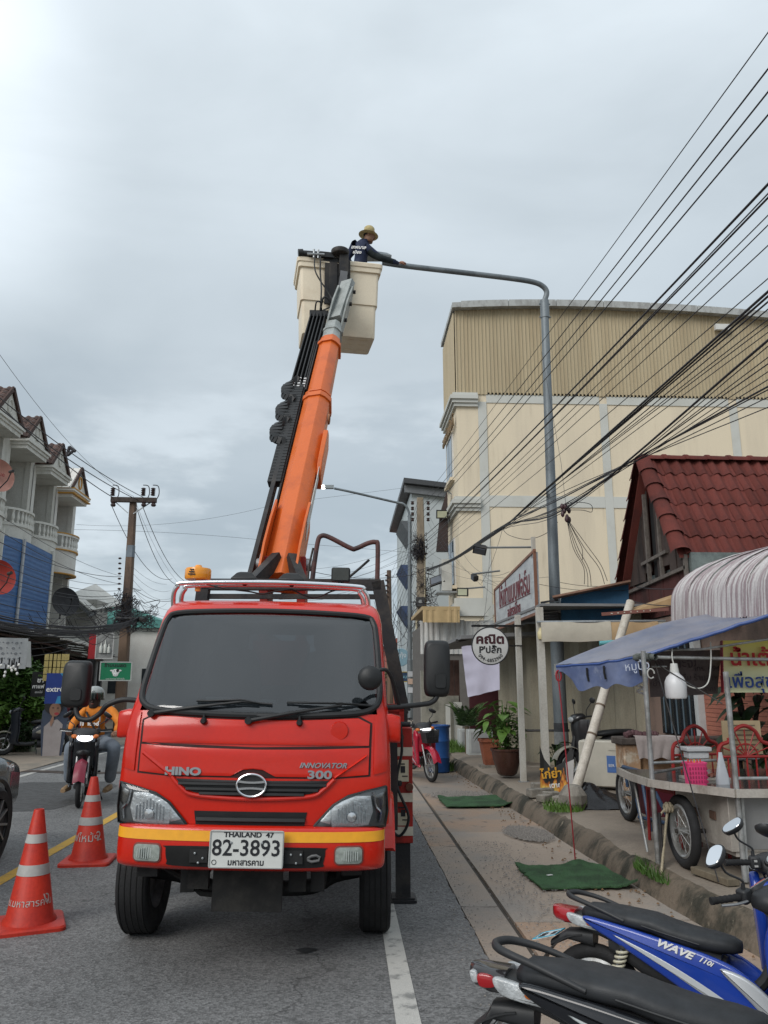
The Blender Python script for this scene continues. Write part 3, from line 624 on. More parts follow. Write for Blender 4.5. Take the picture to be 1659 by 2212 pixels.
# number plate
pl = B(); pl.ext([(x,z + .710) for x,z in rrect(.412,.196,.012,3)],'y',-.052,-.040); plate = pl.build('number_plate',M('plate_white',(.60,.61,.58),.5,var=.08),truck)
q = B()
for d in ((.404,.008,0,.094),(.404,.008,0,-.094)): q.box((d[2],-.054,.710 + d[3]),(d[0],.006,.005))
for d in (-1,1): q.box((d * .2015,-.054,.710),(.005,.006,.183))
q.build('plate_rim',M('plate_rim',(.35,.36,.35),.5),plate)
INK = M('plate_ink',(.015,.016,.02),.5,var=0)
def ptext(s,x,z,size,sx,off=0): return text(s,size,INK,plate,RB @ basis((x,-.0525,z),(1,0,0),(0,-1,0)),'lettering',.0015,sx=sx,off=off)
ptext('82-3893',.0,.714,.118,.98,.0015); ptext('THAILAND  47',.01,.786,.038,1.12,.0012); ptext('มหาสารคาม',-.0,.642,.044,.98,.001)
q = B(); q.torus((-.175,-.0525,.642),.012,.002,'y',18,6); q.build('seal_ring',INK,plate)
for x in (-.085,.085):
 q = B(); q.lathe([(.001,-.006),(.007,-.004),(.007,.004)],(x,-.052,.745),10,'y'); q.build('plate_bolt',STEEL,plate)
# wipers, nozzles
for (x0,z0,x1,z1,xa,xb) in ((-.63,1.425,-.10,1.502,-.37,.085),(-.045,1.395,.50,1.492,.17,.71)):
 w_ = B(); w_.tube([(x0,cabf(x0,z0) - .035,z0),((x0 * .55 + x1 * .45),cabf(x0,1.46) - .055,z0 + (z1 - z0) * .5),(x1,cabf(x1,z1) - .042,z1)],[.013,.011,.007],8)
 w_.cyl((x0,cabf(x0,z0) + .01,z0),(x0,cabf(x0,z0) - .05,z0),.026,.02,12); wo = w_.build('wiper',BLACKP,truck)
 w_ = B(); w_.tube([(xa,cabf(xa,1.50) - .022,1.502),((xa + xb) / 2,cabf(0,1.51) - .026,1.503),(xb,cabf(xb,1.49) - .022,1.490)],.0075,6)
 w_.tube([(xa + .07,cabf(xa,1.50) - .034,1.502),(x1,cabf(x1,z1) - .048,z1 + .012),(xb - .08,cabf(xb,1.49) - .034,1.496)],.006,6); w_.build('wiper_blade',BLACKP,wo)
for x in (-.31,.255):
 q = B(); q.lathe([(.012,-.03),(.018,-.02),(.02,.0)],(x,cabf(x,1.385) - .015,1.388),10,'y'); q.cyl((x,cabf(x,1.4) - .02,1.395),(x,cabf(x,1.4) - .02,1.425),.009,.007,8); q.build('washer_nozzle',BLACKP,truck)
q = B(); q.lathe([(.001,-.006),(.05,-.005),(.055,.004)],(.49,cabf(.49,1.345) - .012,1.345),24,'y'); q.build('filler_cap',RED,truck)
# mirrors
def mirror(s_,zc,xc,wid,hei,arm):
 m_ = B(); m_.loft([(.315,zc,wid * .40,hei * .42,5,xc),(.325,zc,wid * .48,hei * .475,5,xc),(.36,zc,wid * .5,hei * .5,6,xc),(.40,zc,wid * .5,hei * .5,6,xc),(.415,zc,wid * .46,hei * .47,6,xc)],n=28,ax_='y'); mo = m_.build('wing_mirror',BLACKP,truck,smooth=60)
 q = B(); q.loft([(.416,zc,wid * .42,hei * .44,6,xc),(.420,zc,wid * .42,hei * .44,6,xc)],n=24,ax_='y'); q.build('mirror_glass',M('mirror_glass',(.7,.72,.75),.03,1,var=0),mo)
 q = B(); q.loft([(.306,zc - hei * .22,wid * .20,hei * .12,5,xc + .018),(.318,zc - hei * .22,wid * .22,hei * .13,5,xc + .018)],n=16,ax_='y'); q.build('mirror_clip',BLACKP,mo)
 q = B(); q.tube(spl(arm,7),.0165,10); q.build('mirror_arm',BLACKP,mo)
mirror(1,1.725,1.092,.165,.355,[(.74,.30,1.475),(.85,.30,1.485),(.98,.32,1.50),(1.055,.335,1.515),(1.092,.35,1.56),(1.095,.355,1.66)])
mirror(-1,1.585,-1.175,.165,.29,[(-.74,.30,1.49),(-.86,.30,1.495),(-.955,.31,1.46),(-1.00,.325,1.41),(-1.06,.33,1.372),(-1.125,.335,1.378),(-1.155,.345,1.42),(-1.16,.355,1.47)])
q = B(); q.lathe([(.001,-.03),(.05,-.024),(.072,-.008),(.074,.004),(.068,.010)],(.665,.11,1.655),24,'y'); rm = q.build('round_mirror',BLACKP,truck,smooth=60)
q = B(); q.tube(spl([(.67,.125,1.655),(.72,.14,1.70),(.77,.18,1.70),(.815,.24,1.62),(.85,.30,1.50)],6),.012,8); q.build('mirror_stem',BLACKP,rm)
# side glass and doors
for s_ in (-1,1):
 q = B(); q.prism([(.55,1.42),(1.35,1.42),(1.30,1.95),(.72,1.95)],lambda u,v: (s_ * (lerp_tab(CAB,v)[0] + .006),u,v),lambda u,v: (s_ * (lerp_tab(CAB,v)[0] - .01),u,v)); q.build('side_window',WSGLASS,truck)
 q = B(); q.box((s_ * .805,1.25,1.28),(.02,.14,.03)); q.build('door_handle',BLACKP,truck)
# roof rail, beacon, work lights
q = B(); rail = spl([(-.715,.80,2.10),(-.712,.76,2.20),(-.685,.74,2.255),(-.62,.735,2.283),(0,.725,2.298),(.55,.735,2.283),(.61,.74,2.255),(.64,.76,2.20),(.645,.80,2.10)],6)
q.tube(rail,.0165,10); q.tube([(p.x * .955,p.y + .10,p.z - .005) for p in rail],.0165,10)
ro = q.build('roof_rail',CHROME,truck)
q = B(); q.cyl((-.57,.86,2.24),(-.57,.86,2.325),.02,n=8); q.lathe([(.085,0),(.092,.012),(.092,.068),(.086,.080),(.03,.088),(.02,.105),(.001,.108)],(-.575,.86,2.322),26); be = q.build('beacon',AMBER,truck)
q = B()
for k in range(3): q.box((-.60,.766,2.350 + .017 * k),(.05 - .012 * k,.006,.008))
q.build('beacon_slot',BLACKP,be)
for x,tilt in ((-.23,0),(.10,.1)):
 q = B(); q.rings([[(x - w,.80 - d,2.312 + h),(x + w,.80 - d,2.312 + h),(x + w,.80 + d,2.312 + h),(x - w,.80 + d,2.312 + h)] for w,d,h in ((.088,.06,0),(.092,.065,.012),(.055,.045,.052),(.03,.03,.062))]); q.cyl((x,.80,2.28),(x,.80,2.315),.016); wl = q.build('work_light',BLACKP,truck,bevel=.006)
 q = B()
 for k in range(6): q.box((x - .05 + .02 * k,.80,2.350),(.006,.09,.02))
 q.build('cooling_fin',BLACKP,wl)
q = B(); q.ext([(.442 + a,2.382 + b) for a,b in rrect(.135,.105,.015,3)],'y',.86,.92); q.cyl((.442,.89,2.28),(.442,.89,2.33),.022); wl = q.build('work_light',BLACKP,truck,bevel=.006)
q = B(); q.ext([(.442 + a,2.385 + b) for a,b in rrect(.115,.085,.01,3)],'y',.852,.860); q.build('lamp_glass',M('lamp_glass_dark',(.05,.055,.05),.2,var=.3),wl)
q = B(); q.tube(spl([(-.50,.82,2.285),(-.35,.80,2.255),(-.2,.80,2.24),(-.1,.8,2.225),(.0,.82,2.25),(.1,.82,2.262)],5),.006,6); q.tube(spl([(.1,.82,2.262),(.25,.84,2.21),(.38,.86,2.26),(.44,.88,2.28)],5),.006,6); q.build('lamp_cable',BLACKP,ro)
# chassis, axle, springs under the front
q = MB(); q.bx((-.42,.25,.42),(-.34,5.1,.60)); q.bx((.34,.25,.42),(.42,5.1,.60)); q.build('chassis',UNDER,truck)
q = MB(); q.tube(spl([(-.80,1.02,.38),(-.55,1.02,.34),(-.38,1.02,.27),(0,1.02,.26),(.30,1.02,.27),(.45,1.02,.34),(.66,1.02,.38)],4),.05,10); q.build('front_axle',UNDER,truck)
q = B(); q.box((-.01,.16,.46),(.40,.03,.24)); q.box((-.30,.20,.50),(.12,.05,.10)); q.box((.27,.22,.50),(.10,.06,.12)); q.tube([(-.62,.5,.52),(-.4,.35,.46),(-.3,.3,.40),(-.05,.3,.38)],.02,8); q.build('radiator_guard',stain('guard_grime',(.012,.012,.012),(.025,.024,.022),scale=6),truck)
for x in (-.46,.40):
 q = MB();
 for k in range(4): q.tube([(x,.45 + .06 * k,.47 - .015 * k),(x,1.02,.36 - .018 * k),(x,1.6 - .06 * k,.47 - .015 * k)],.016,6)
 q.cyl((x + .08 * (1 if x > 0 else -1),.9,.35),(x + .1 * (1 if x > 0 else -1),.95,.65),.03,n=10); q.build('leaf_spring',UNDER,truck)
for x in (-.62,.58): q = MB(); q.box((x,.62,.56),(.22,.5,.02)); q.box((x,.30,.53),(.12,.08,.05)); q.build('splash_guard',UNDER,truck)
# wheels
def tyre_wheel(parent,x,y,r,w,out,name='wheel'):
 e = MB(); e.lathe([(r * .60,-w * .42),(r * .80,-w * .5),(r * .93,-w * .49),(r * .985,-w * .42),(r,-w * .32),(r,w * .32),(r * .985,w * .42),(r * .93,w * .49),(r * .80,w * .5),(r * .60,w * .42)],(x,y,r),44,'x',cap=False)
 wl_ = e.build(name,RUBBER,parent,smooth=45)
 for k in (-2,-1,0,1,2):
  pass
 e = MB()
 for k in range(5):
  xx = x + (-.36 + .18 * k) * w
  e.torus((xx,y,r),r * .998,.0045,'x',44,6)
 e.build('tread_rib',M('tread_dark',(.008,.008,.008),.9),wl_)
 e = MB(); s_ = out
 e.lathe([(r * .62,s_ * w * .40),(r * .58,s_ * w * .20),(r * .30,s_ * w * .10),(r * .22,s_ * w * .34),(.001,s_ * w * .36)],(x,y,r),32,'x',cap=False); e.lathe([(r * .62,-s_ * w * .40),(r * .58,-s_ * w * .1),(.01,s_ * w * .05)],(x,y,r),32,'x',cap=False)
 rim = e.build('rim',M('rim_steel',(.18,.18,.18),.5,.5,var=.3,scale=20),wl_)
 for k in range(6):
  a = 2 * math.pi * k / 6; e = MB(); e.cyl((x + s_ * w * .10,y + r * .42 * math.cos(a),r + r * .42 * math.sin(a)),(x + s_ * w * .26,y + r * .42 * math.cos(a),r + r * .42 * math.sin(a)),.016,n=6); e.build('wheel_nut',STEEL,rim)
 return wl_
tyre_wheel(truck,-.82,1.02,.375,.205,-1); tyre_wheel(truck,.725,1.02,.375,.205,1)
for x in (-.86,-.62,.50,.74): tyre_wheel(truck,x,3.9,.375,.19,1 if x > 0 else -1)
# front wing flares
for s_,xo in ((-1,-.0),(1,-.0)):
 q = MB(); arc = [(1.02 + .47 * math.cos(t),.42 + .47 * math.sin(t)) for t in [math.pi * (.12 + .76 * k / 14) for k in range(15)]]
 q.rings([[(s_ * .72 + xo,y,z),(s_ * .835 + xo,y,z),(s_ * .85 + xo,y,z - .02),(s_ * .835 + xo,1.02 + (y - 1.02) * .93,.42 + (z - .42) * .93),(s_ * .72 + xo,1.02 + (y - 1.02) * .93,.42 + (z - .42) * .93)] for y,z in arc]); q.build('wheel_arch',RED,truck)
 q = MB(); q.bx((s_ * .60 + xo,.66,.55),(s_ * .76 + xo,.72,.85)); q.build('arch_lining',UNDER,truck)
# deck behind the cab
q = MB(); q.bx((-.93,1.95,.80),(.93,5.3,.92)); dk = q.build('deck',BLACKM,truck)
for s_ in (-1,1):
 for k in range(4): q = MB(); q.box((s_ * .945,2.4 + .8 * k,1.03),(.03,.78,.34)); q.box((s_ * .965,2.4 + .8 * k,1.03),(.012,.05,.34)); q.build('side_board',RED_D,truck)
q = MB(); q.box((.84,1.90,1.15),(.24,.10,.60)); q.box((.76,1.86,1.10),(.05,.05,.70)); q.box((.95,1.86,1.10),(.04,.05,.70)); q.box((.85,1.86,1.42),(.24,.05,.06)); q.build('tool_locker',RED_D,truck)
# black guard frame over the cab back
q = MB(); q.beam((-.72,1.9,2.43),(.78,1.9,2.43),.10,.09); q.beam((.755,1.9,2.46),(.955,1.9,1.44),.10,.105); q.beam((-.71,1.9,2.46),(-.83,1.9,.95),.10,.10); q.beam((.955,1.9,1.46),(.955,1.9,.9),.085,.09); q.beam((.62,1.9,2.40),(.80,1.9,1.5),.05,.06); q.beam((-.72,1.9,2.33),(.76,1.9,2.33),.05,.04); q.build('guard_frame',BLACKM,truck)
q = MB(); q.tube(spl([(.195,1.9,2.42),(.215,1.9,2.62),(.24,1.9,2.80),(.265,1.9,2.85),(.33,1.9,2.845),(.52,1.9,2.748),(.57,1.9,2.745),(.67,1.9,2.79),(.735,1.9,2.80),(.755,1.9,2.76),(.75,1.9,2.42)],6),.021,10); q.build('pipe_rack',stain('rust_pipe',(.10,.045,.04),(.05,.03,.03),scale=8,rough=.5),truck)
q = MB(); q.tube([(.46,1.95,2.46),(.60,1.95,2.58),(.68,2.0,2.66)],.012,6); q.build('stay_rod',BLACKM,truck)
q = MB(); q.tube([(.16,1.9,2.44),(.17,1.9,2.6),(.20,1.92,2.75)],.010,6); q.build('stay_rod',BLACKM,truck)
# outriggers
for s_,xo in ((1,.95),(-1,-1.10)):
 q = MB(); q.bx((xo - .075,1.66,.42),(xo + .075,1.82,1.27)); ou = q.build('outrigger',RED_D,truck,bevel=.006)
 for z0 in (1.06,.72,.475):
  q = MB(); q.bx((xo - .0765,1.656,z0),(xo + .0765,1.66,z0 + .065)); q.build('reflective_strip',CREAMTAPE,ou)
 for z0 in (.87,.55):
  if s_ > 0 or z0 > .6:
   q = MB(); q.bx((xo - .04,1.653,z0),(xo + .045,1.659,z0 + (.16 if z0 > .6 else .09))); st = q.build('warning_label',M('label_yellowed',(.58,.52,.38),.6,var=.15,scale=30),ou)
   q = MB(); q.box((xo,1.651,z0 + .09),(.035,.003,.05)); q.box((xo + .015,1.651,z0 + .04),(.045,.003,.008)); q.box((xo - .01,1.651,z0 + .13),(.05,.003,.010)); q.build('label_print',INK,st)
 q = MB(); q.bx((xo - .055,1.685,.03),(xo + .055,1.795,.45)); q.build('jack_leg',BLACKM,ou)
 q = MB(); q.bx((xo - .10,1.63,.006),(xo + .10,1.86,.022)); q.bx((xo - .085,1.65,.022),(xo + .085,1.84,.036)); q.build('foot_plate',BLACKM,ou)
 q = MB(); q.bx((xo - (.75 if s_ > 0 else -.05),1.69,.60),(xo - (.05 if s_ > 0 else -.75),1.79,.72)); q.build('jack_beam',BLACKM,ou)
 q = MB(); q.tube([(xo - .13 * s_,1.70,.86),(xo - .02,1.62,.86)],.022,8); q.tube([(xo - .10 * s_,1.62,1.30),(xo + .06 * s_,1.62,1.30)],.02,8); q.tube(spl([(xo - .02,1.60,1.32),(xo - .01,1.60,1.1),(xo - .05,1.60,.86),(xo + .04 * s_,1.60,.62),(xo - .03 * s_,1.62,.48),(xo - .12 * s_,1.66,.56)],6),.011,8); q.build('hydraulic_hose',BLACKP,ou)
 q = MB(); q.lathe([(.03,-.008),(.032,.0),(.032,.02)],(xo - .02,1.65,1.20),14,'y'); q.lathe([(.028,-.02),(.03,.0),(.03,.02)],(xo + .05,1.64,.83),12,'y'); q.build('pin',M('rust_brown',(.13,.05,.03),.8,var=.3,scale=30),ou)
# mudflap and steel steps beside the near wheel
q = MB(); q.bx((.74,1.45,.55),(.90,1.52,1.25)); q.bx((.70,1.40,1.20),(.86,1.60,1.26)); q.build('step_bracket',BLACKM,truck)
# ---------------------------------------------------------------- turret, boom, bucket (placed from measured points)
TB = RM[truck.name]
P0 = at(610,1216,8.4); P1 = at(714,738,10.75); BD = (P1 - P0).normalized()
bx_ = BD.cross(Vector((0,1,0))).normalized(); bx_ = Vector((1,0,0)) - BD * BD.x; bx_.normalize(); bn = BD.cross(bx_).normalized()   # bn points up and towards the camera
if bn.y > 0: bn = -bn
def hexa(p,w,d,ridge=.18,k=0):
 """boom box section: ridge on the face we see"""
 q = [(-.5,.20),(-.5,-.5),(.5,-.5),(.5,.20),(.30,.42),(.12,.52),(-.30,.40)]
 return [p + bx_ * a * w + bn * b * d for a,b in q]
def boomsec(name,a,b,w0,w1,d0,d1,mat,par=truck):
 A_ = P0 + BD * a; B_ = P0 + BD * b; q = MB(); q.rings([hexa(A_,w0,d0),hexa(B_,w1,d1)]); return q.build(name,mat,par,world=True,smooth=20,bevel=.006)
LB = (P1 - P0).length
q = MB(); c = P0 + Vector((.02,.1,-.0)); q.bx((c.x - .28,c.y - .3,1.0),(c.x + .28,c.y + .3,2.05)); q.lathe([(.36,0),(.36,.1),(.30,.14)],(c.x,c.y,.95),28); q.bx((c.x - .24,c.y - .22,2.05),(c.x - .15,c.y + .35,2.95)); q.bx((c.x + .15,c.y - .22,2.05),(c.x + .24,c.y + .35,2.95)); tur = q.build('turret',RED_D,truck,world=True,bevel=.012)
q = MB(); q.cyl((c.x - .30,P0.y,P0.z - .02),(c.x + .30,P0.y,P0.z - .02),.07,n=16); q.build('pivot_pin',STEEL,tur,world=True)
bo = boomsec('boom_base',-.28,LB * .665,.36,.345,.34,.32,ORANGE)
b2 = boomsec('boom_middle',LB * .60,LB * 1.0,.305,.285,.295,.27,ORANGE)
boomsec('collar',LB * .645,LB * .665,.385,.385,.37,.37,ORANGE,bo); boomsec('collar',LB * .675,LB * .685,.35,.35,.335,.335,ORANGE,b2); boomsec('end_collar',LB * .955,LB * .972,.345,.34,.335,.33,ORANGE,b2)
b3 = boomsec('boom_tip',LB * .96,LB * 1.10,.265,.245,.25,.23,GREYM); boomsec('collar',LB * 1.045,LB * 1.06,.285,.28,.27,.265,GREYM,b3)
# flared root plates, black struts, side box, cylinder
for s_ in (-1,1):
 q = MB(); A_ = P0 + bx_ * s_ * .192; pp = [(-.34,-.12),(-.28,.20),(.05,.26),(.45,.24),(.80,.17),(.65,-.18),(.0,-.22)]
 q.prism(pp,lambda u,v: A_ + BD * u + bn * v - bx_ * .012,lambda u,v: A_ + BD * u + bn * v + bx_ * .012); q.build('root_plate',ORANGE,bo,world=True)
 q = MB(); e0 = at(600 if s_ < 0 else 628,1205,8.25); e1 = at(545 if s_ < 0 else 650,1262,7.9 if s_ < 0 else 8.0); q.beam(e0,e1,.10,.13); q.build('strut',BLACKM,bo,world=True)
q = MB(); m_ = P0 + BD * LB * .40 + bx_ * .21; q.prism([(-.35,-.20),(.40,-.20),(.46,.02),(.40,.14),(-.20,.14),(-.35,.04)],lambda u,v: m_ + BD * u + bn * v - bx_ * .03,lambda u,v: m_ + BD * u + bn * v + bx_ * .03); q.build('side_box',ORANGE,bo,world=True,bevel=.01)
q = MB(); m_ = P0 + BD * LB * .20 + bx_ * .206; q.prism([(-.55,.02),(.55,-.02),(.62,.10),(-.40,.17)],lambda u,v: m_ + BD * u + bn * v,lambda u,v: m_ + BD * u + bn * v + bx_ * .006); q.build('side_label',M('label_white',(.62,.62,.60),.6,var=.25,scale=12),bo,world=True)
for t_ in (.58,.42,.36):
 q = MB(); m_ = P0 + BD * LB * t_ + bx_ * .20; q.tube([m_ + (BD * math.cos(a) + bn * math.sin(a)) * .06 for a in [2 * math.pi * k / 16 for k in range(17)]],.014,6); q.build('wear_pad',M('pad_brown',(.30,.13,.06),.7),bo,world=True)
q = MB(); q.cyl(P0 - bn * .30 + BD * .2 + Vector((0,.2,-.3)),P0 - bn * .30 + BD * LB * .5,.075,n=14); q.cyl(P0 - bn * .30 + BD * LB * .48,P0 - bn * .22 + BD * LB * .60,.045,n=12); q.build('lift_cylinder',BLACKM,truck,world=True)
# cable carrier: rail, tray, three loops of plastic links
CO = -bx_ * .285 + bn * .02
q = MB(); q.beam(P0 + CO * 1.05 - BD * .25,P0 + CO * 1.0 + BD * LB * .62,.05,.10); q.beam(P0 + CO * .72 - BD * .05,P0 + CO * .70 + BD * LB * .98,.02,.08); cc = q.build('carrier_rail',BLACKM,truck,world=True)
tr0 = P0 + BD * LB * .70 + CO; tr1 = P0 + BD * LB * 1.16 + CO * .92
q = MB()
for k in range(5): q.beam(tr0 + bx_ * (.055 * (k - 2)),tr1 + bx_ * (.055 * (k - 2)),.016,.10)
q.beam(tr0 - bn * .05,tr1 - bn * .05,.24,.012); q.box(tr1,(.29,.10,.10)); q.build('carrier_tray',BLACKP,truck,world=True)
q = MB()
for k in range(4):
 for j in range(3): q.beam(tr0 + BD * (.05 + .06 * k) + bx_ * (.07 * (j - 1)),tr0 + BD * (.075 + .06 * k) + bx_ * (.07 * (j - 1)),.035,.115)
q.build('carrier_mark',M('mark_white',(.6,.6,.6),.6),cc,world=True)
for t_ in (.50,.60,.705):
 c0 = P0 + BD * LB * t_ + CO * 1.14
 ch = None
 for k in range(13):
  a = R(-100 + 205 * k / 12); p_ = c0 - bx_ * (.105 * math.cos(a)) + BD * (.215 * math.sin(a)); a2 = a + .12; p2 = c0 - bx_ * (.105 * math.cos(a2)) + BD * (.215 * math.sin(a2))
  q = MB(); d = (p2 - p_).normalized(); q.beam(p_ - d * .026,p_ + d * .026,.17,.085); lk = q.build('chain_link',BLACKP,cc,world=True)
 q = MB(); pts = [c0 - bx_ * (.10 * math.cos(a)) + BD * (.20 * math.sin(a)) for a in [R(-100 + 205 * k / 12) for k in range(13)]]; q.tube(pts,.022,6); q.build('carried_hose',BLACKP,cc,world=True)
for k in range(35):
 p_ = P0 + BD * LB * (.28 + .0128 * k) + CO * 1.02; q = MB(); q.beam(p_ - BD * .024,p_ + BD * .024,.16,.10); q.build('chain_link',BLACKP,cc,world=True)
# knuckle, post and the bucket
KN = P0 + BD * LB * 1.08
J1 = at(752,612,11.25); J0 = at(727,690,11.0)
q = MB()
for s_ in (-1,1):
 o_ = bx_ * s_ * .11; q.prism([(-.42,-.10),(-.05,.10),(.25,.15),(.62,.10),(.70,-.02),(.30,-.13),(-.30,-.16)],lambda u,v: J0 + o_ + (J1 - J0).normalized() * u + bn * v - bx_ * .012,lambda u,v: J0 + o_ + (J1 - J0).normalized() * u + bn * v + bx_ * .012)
q.beam(J0 - (J1 - J0).normalized() * .05 + bn * .05,J1 + bn * .02,.20,.10)
kn = q.build('knuckle',GREYM,truck,world=True)
for s_,t_ in ((1,-.3),(1,.0),(1,.35),(1,.62)):
 q = MB(); p_ = J0 + (J1 - J0).normalized() * t_; q.cyl(p_ + bx_ * .10,p_ + bx_ * .16,.03,n=10); q.build('pin',BLACKM,kn,world=True)
YB = R(8); BF = Matrix.Translation(at(735,725,11.7)) @ Matrix.Rotation(YB,4,'Z')     # bucket frame: centre of front bottom edge
bk = MB(BF)
def rect(x0,x1,y0,y1,z,r=.05):
 return [((x0 + x1) / 2 + a,(y0 + y1) / 2 + b,z) for a,b in rrect(x1 - x0,y1 - y0,r,3)]
ZT = 1.29
def bsec(z,grow=0):
 t = z / ZT; return rect(-.615 - .035 * t - grow,.565 + .035 * t + grow,-.0 - .03 * t - grow,.66 + .03 * t + grow,z)
bk.rings([bsec(0),bsec(.03,.006),bsec(.56,.006),bsec(.565,.028),bsec(1.13,.03),bsec(1.131,.062),bsec(1.20,.066),bsec(1.215,.082),bsec(1.275,.086),bsec(ZT,.075),bsec(ZT,.0),bsec(1.0,-.02),bsec(.06,-.02)])
bko = bk.build('bucket',CREAM,truck,world=True,smooth=35)
q = MB(BF)
for i in range(5):
 for j in range(3):
  if (i,j) != (1,1): q.ext([(-.44 + .21 * i + a,.14 + .19 * j + b) for a,b in rrect(.12,.075,.015,2)],'z',-.008,.002)
q.build('floor_boss',CREAM,bko,world=True)
q = MB(BF); q.box((-.07,-.085,.86),(.42,.05,.74)); q.box((-.14,-.10,.86),(.13,.06,.74)); q.box((.09,-.12,.84),(.08,.09,.86)); q.beam((.02,-.16,1.36),(.02,-.16,.98),.12,.15); q.lathe([(.10,0),(.14,.02),(.15,.05),(.15,.09),(.12,.11),(.03,.12)],(-.04,-.16,1.33),20); q.build('mounting_bracket',BLACKM,truck,world=True,bevel=.006)
q = MB(BF); q.beam((.02,-.16,1.02),(.0,-.20,.78),.13,.12); q.beam((-.0,-.20,.80),(-.09,-.28,.30),.15,.13); q.build('lift_post',M('post_grey',(.13,.13,.135),.45,.4,var=.2),truck,world=True)
q = MB(BF); q.beam((-.02,-.14,.75),(-.05,-.12,.02),.07,.09); q.build('levelling_rod',BLACKM,truck,world=True)
q = MB(BF); q.cyl((-.66,-.10,1.34),(-.30,-.12,1.34),.052,n=14); q.cyl((-.72,-.10,1.34),(-.64,-.10,1.35),.065,n=12); q.box((-.26,-.12,1.33),(.22,.10,.09)); q.beam((-.62,-.06,1.29),(.0,-.08,1.27),.09,.08); q.build('rotator',BLACKP,truck,world=True)
q = MB(BF)
for x in (-.47,-.40): q.cyl((x,-.16,1.25),(x,-.16,1.40),.018,n=8)
q.tube([(-.58,-.17,1.30),(-.45,-.17,1.31),(-.30,-.17,1.32)],.02,8); q.build('valve',STEEL,truck,world=True)
q = MB(); w0 = BF @ Vector((-.45,-.17,1.30)); w1 = BF @ Vector((-.36,-.17,1.28)); e0 = tr1 + Vector((.02,-.05,.05)); e1 = KN + Vector((-.16,-.1,.25))
q.tube(spl([w0,w0 + Vector((.02,-.05,-.35)),w0 + Vector((.30,-.06,-.85)),e1],8),.012,6); q.tube(spl([w1,w1 + Vector((0,-.04,-.3)),e0 + Vector((.01,-.02,.35)),e0],8),.014,6)
q.tube(spl([e0,e0 + Vector((.05,-.1,.16)),e0 + Vector((.14,-.08,.12)),e0 + Vector((.18,0,-.05))],6),.016,6); q.tube(spl([e0 + Vector((-.08,0,0)),e0 + Vector((-.06,-.06,.10)),e0 + Vector((-.0,-.06,.10)),e0 + Vector((.02,0,0))],6),.012,6)
q.build('control_hose',BLACKP,truck,world=True)
# ================================================================== LEFT SIDE OF THE ROAD
OLDW = stain('old_white_paint',(.64,.63,.58),(.50,.485,.435),scale=.9,lo=.45,hi=.66,c3=(.13,.125,.11),scale3=2.6,lo3=.60,hi3=.76,stretch=(1,1,.45),bump=.15,bscale=30)
CLEANW = stain('clean_white_paint',(.70,.69,.65),(.62,.60,.56),scale=.8,bump=.1,bscale=30)
OCHRE = M('ochre_trim',(.52,.26,.045),.7,var=.15)
TILE_B = stain('brown_roof_tile',(.105,.062,.05),(.06,.042,.038),scale=5,c3=(.19,.13,.10),scale3=9,lo3=.6,hi3=.74,rough=.75,rand=.25)
DARK = M('dark_interior',(.012,.012,.013),.9,var=.2)
WOODD = M('dark_wood',(.06,.030,.022),.7,var=.3,scale=8)
def foliage(q,c,r,n,size,rnd,flat=.4,droop=.0,hollow=.35):
 for _ in range(n):
  d = Vector((rnd.gauss(0,1),rnd.gauss(0,1),rnd.gauss(0,1))).normalized(); k = (hollow + (1 - hollow) * rnd.random() ** .6)
  p = Vector((c[0] + d.x * r[0] * k,c[1] + d.y * r[1] * k,c[2] + d.z * r[2] * k)); s_ = size * (.6 + .8 * rnd.random())
  u = Vector((rnd.gauss(0,1),rnd.gauss(0,1),rnd.gauss(0,flat) - droop)).normalized(); v = u.cross(Vector((rnd.gauss(0,.5),rnd.gauss(0,.5),1))).normalized()
  w_ = u.cross(v) * s_ * .12
  q.f.append([q.V(p - u * s_ * .5),q.V(p - u * s_ * .1 + v * s_ * .24 + w_),q.V(p + u * s_ * .5),q.V(p - u * s_ * .1 - v * s_ * .24 + w_)])
LEAF = M('leaf_green',(.055,.115,.022),.5,var=.45,scale=6,spec=.35)
LEAF2 = M('leaf_light',(.10,.19,.035),.5,var=.4,scale=7,spec=.35)
LEAF3 = M('leaf_dark',(.022,.05,.014),.5,var=.4,scale=6,spec=.35)
def tile_mesh(name,mat,parent,w,l,amp=.035):
 """one curved roof tile, lying along +u (width) and +v (down the slope)"""
 q = MB(); q.sheet(lambda u,v: (w * u,l * v * 1.08,amp * math.sin(math.pi * 2 * u - .6) + .018 * v),6,1,.016)
 return q.build(name,mat,parent,smooth=60)
FX = -11.0
def roof_tiles(parent,o,udir,vdir,nu,nv,w,l,mat,amp=.035,first=[None]):
 udir = Vector(udir).normalized(); vdir = Vector(vdir).normalized(); n = udir.cross(vdir).normalized()
 if n.z < 0: n = -n
 m3 = Matrix((udir,vdir,n)).transposed().to_4x4(); proto = None
 for i in range(nu):
  for j in range(nv):
   p = Vector(o) + udir * (w * i) + vdir * (l * j) + n * (.012 * (nv - j) * 0 + .010 * random.random())
   X = m3.copy(); X.translation = p; X = X @ Matrix.Rotation(R(random.uniform(-1.6,1.6)),4,'Z')
   if proto is None:
    proto = tile_mesh('roof_tile',mat,parent,w,l,amp); proto.matrix_basis = RM[root_of(parent)].inverted() @ X
   else: share('roof_tile',proto,parent,RM[root_of(parent)].inverted() @ X)
OX = .62
def SB(): return MB(Matrix.Translation((-OX,0,0)))
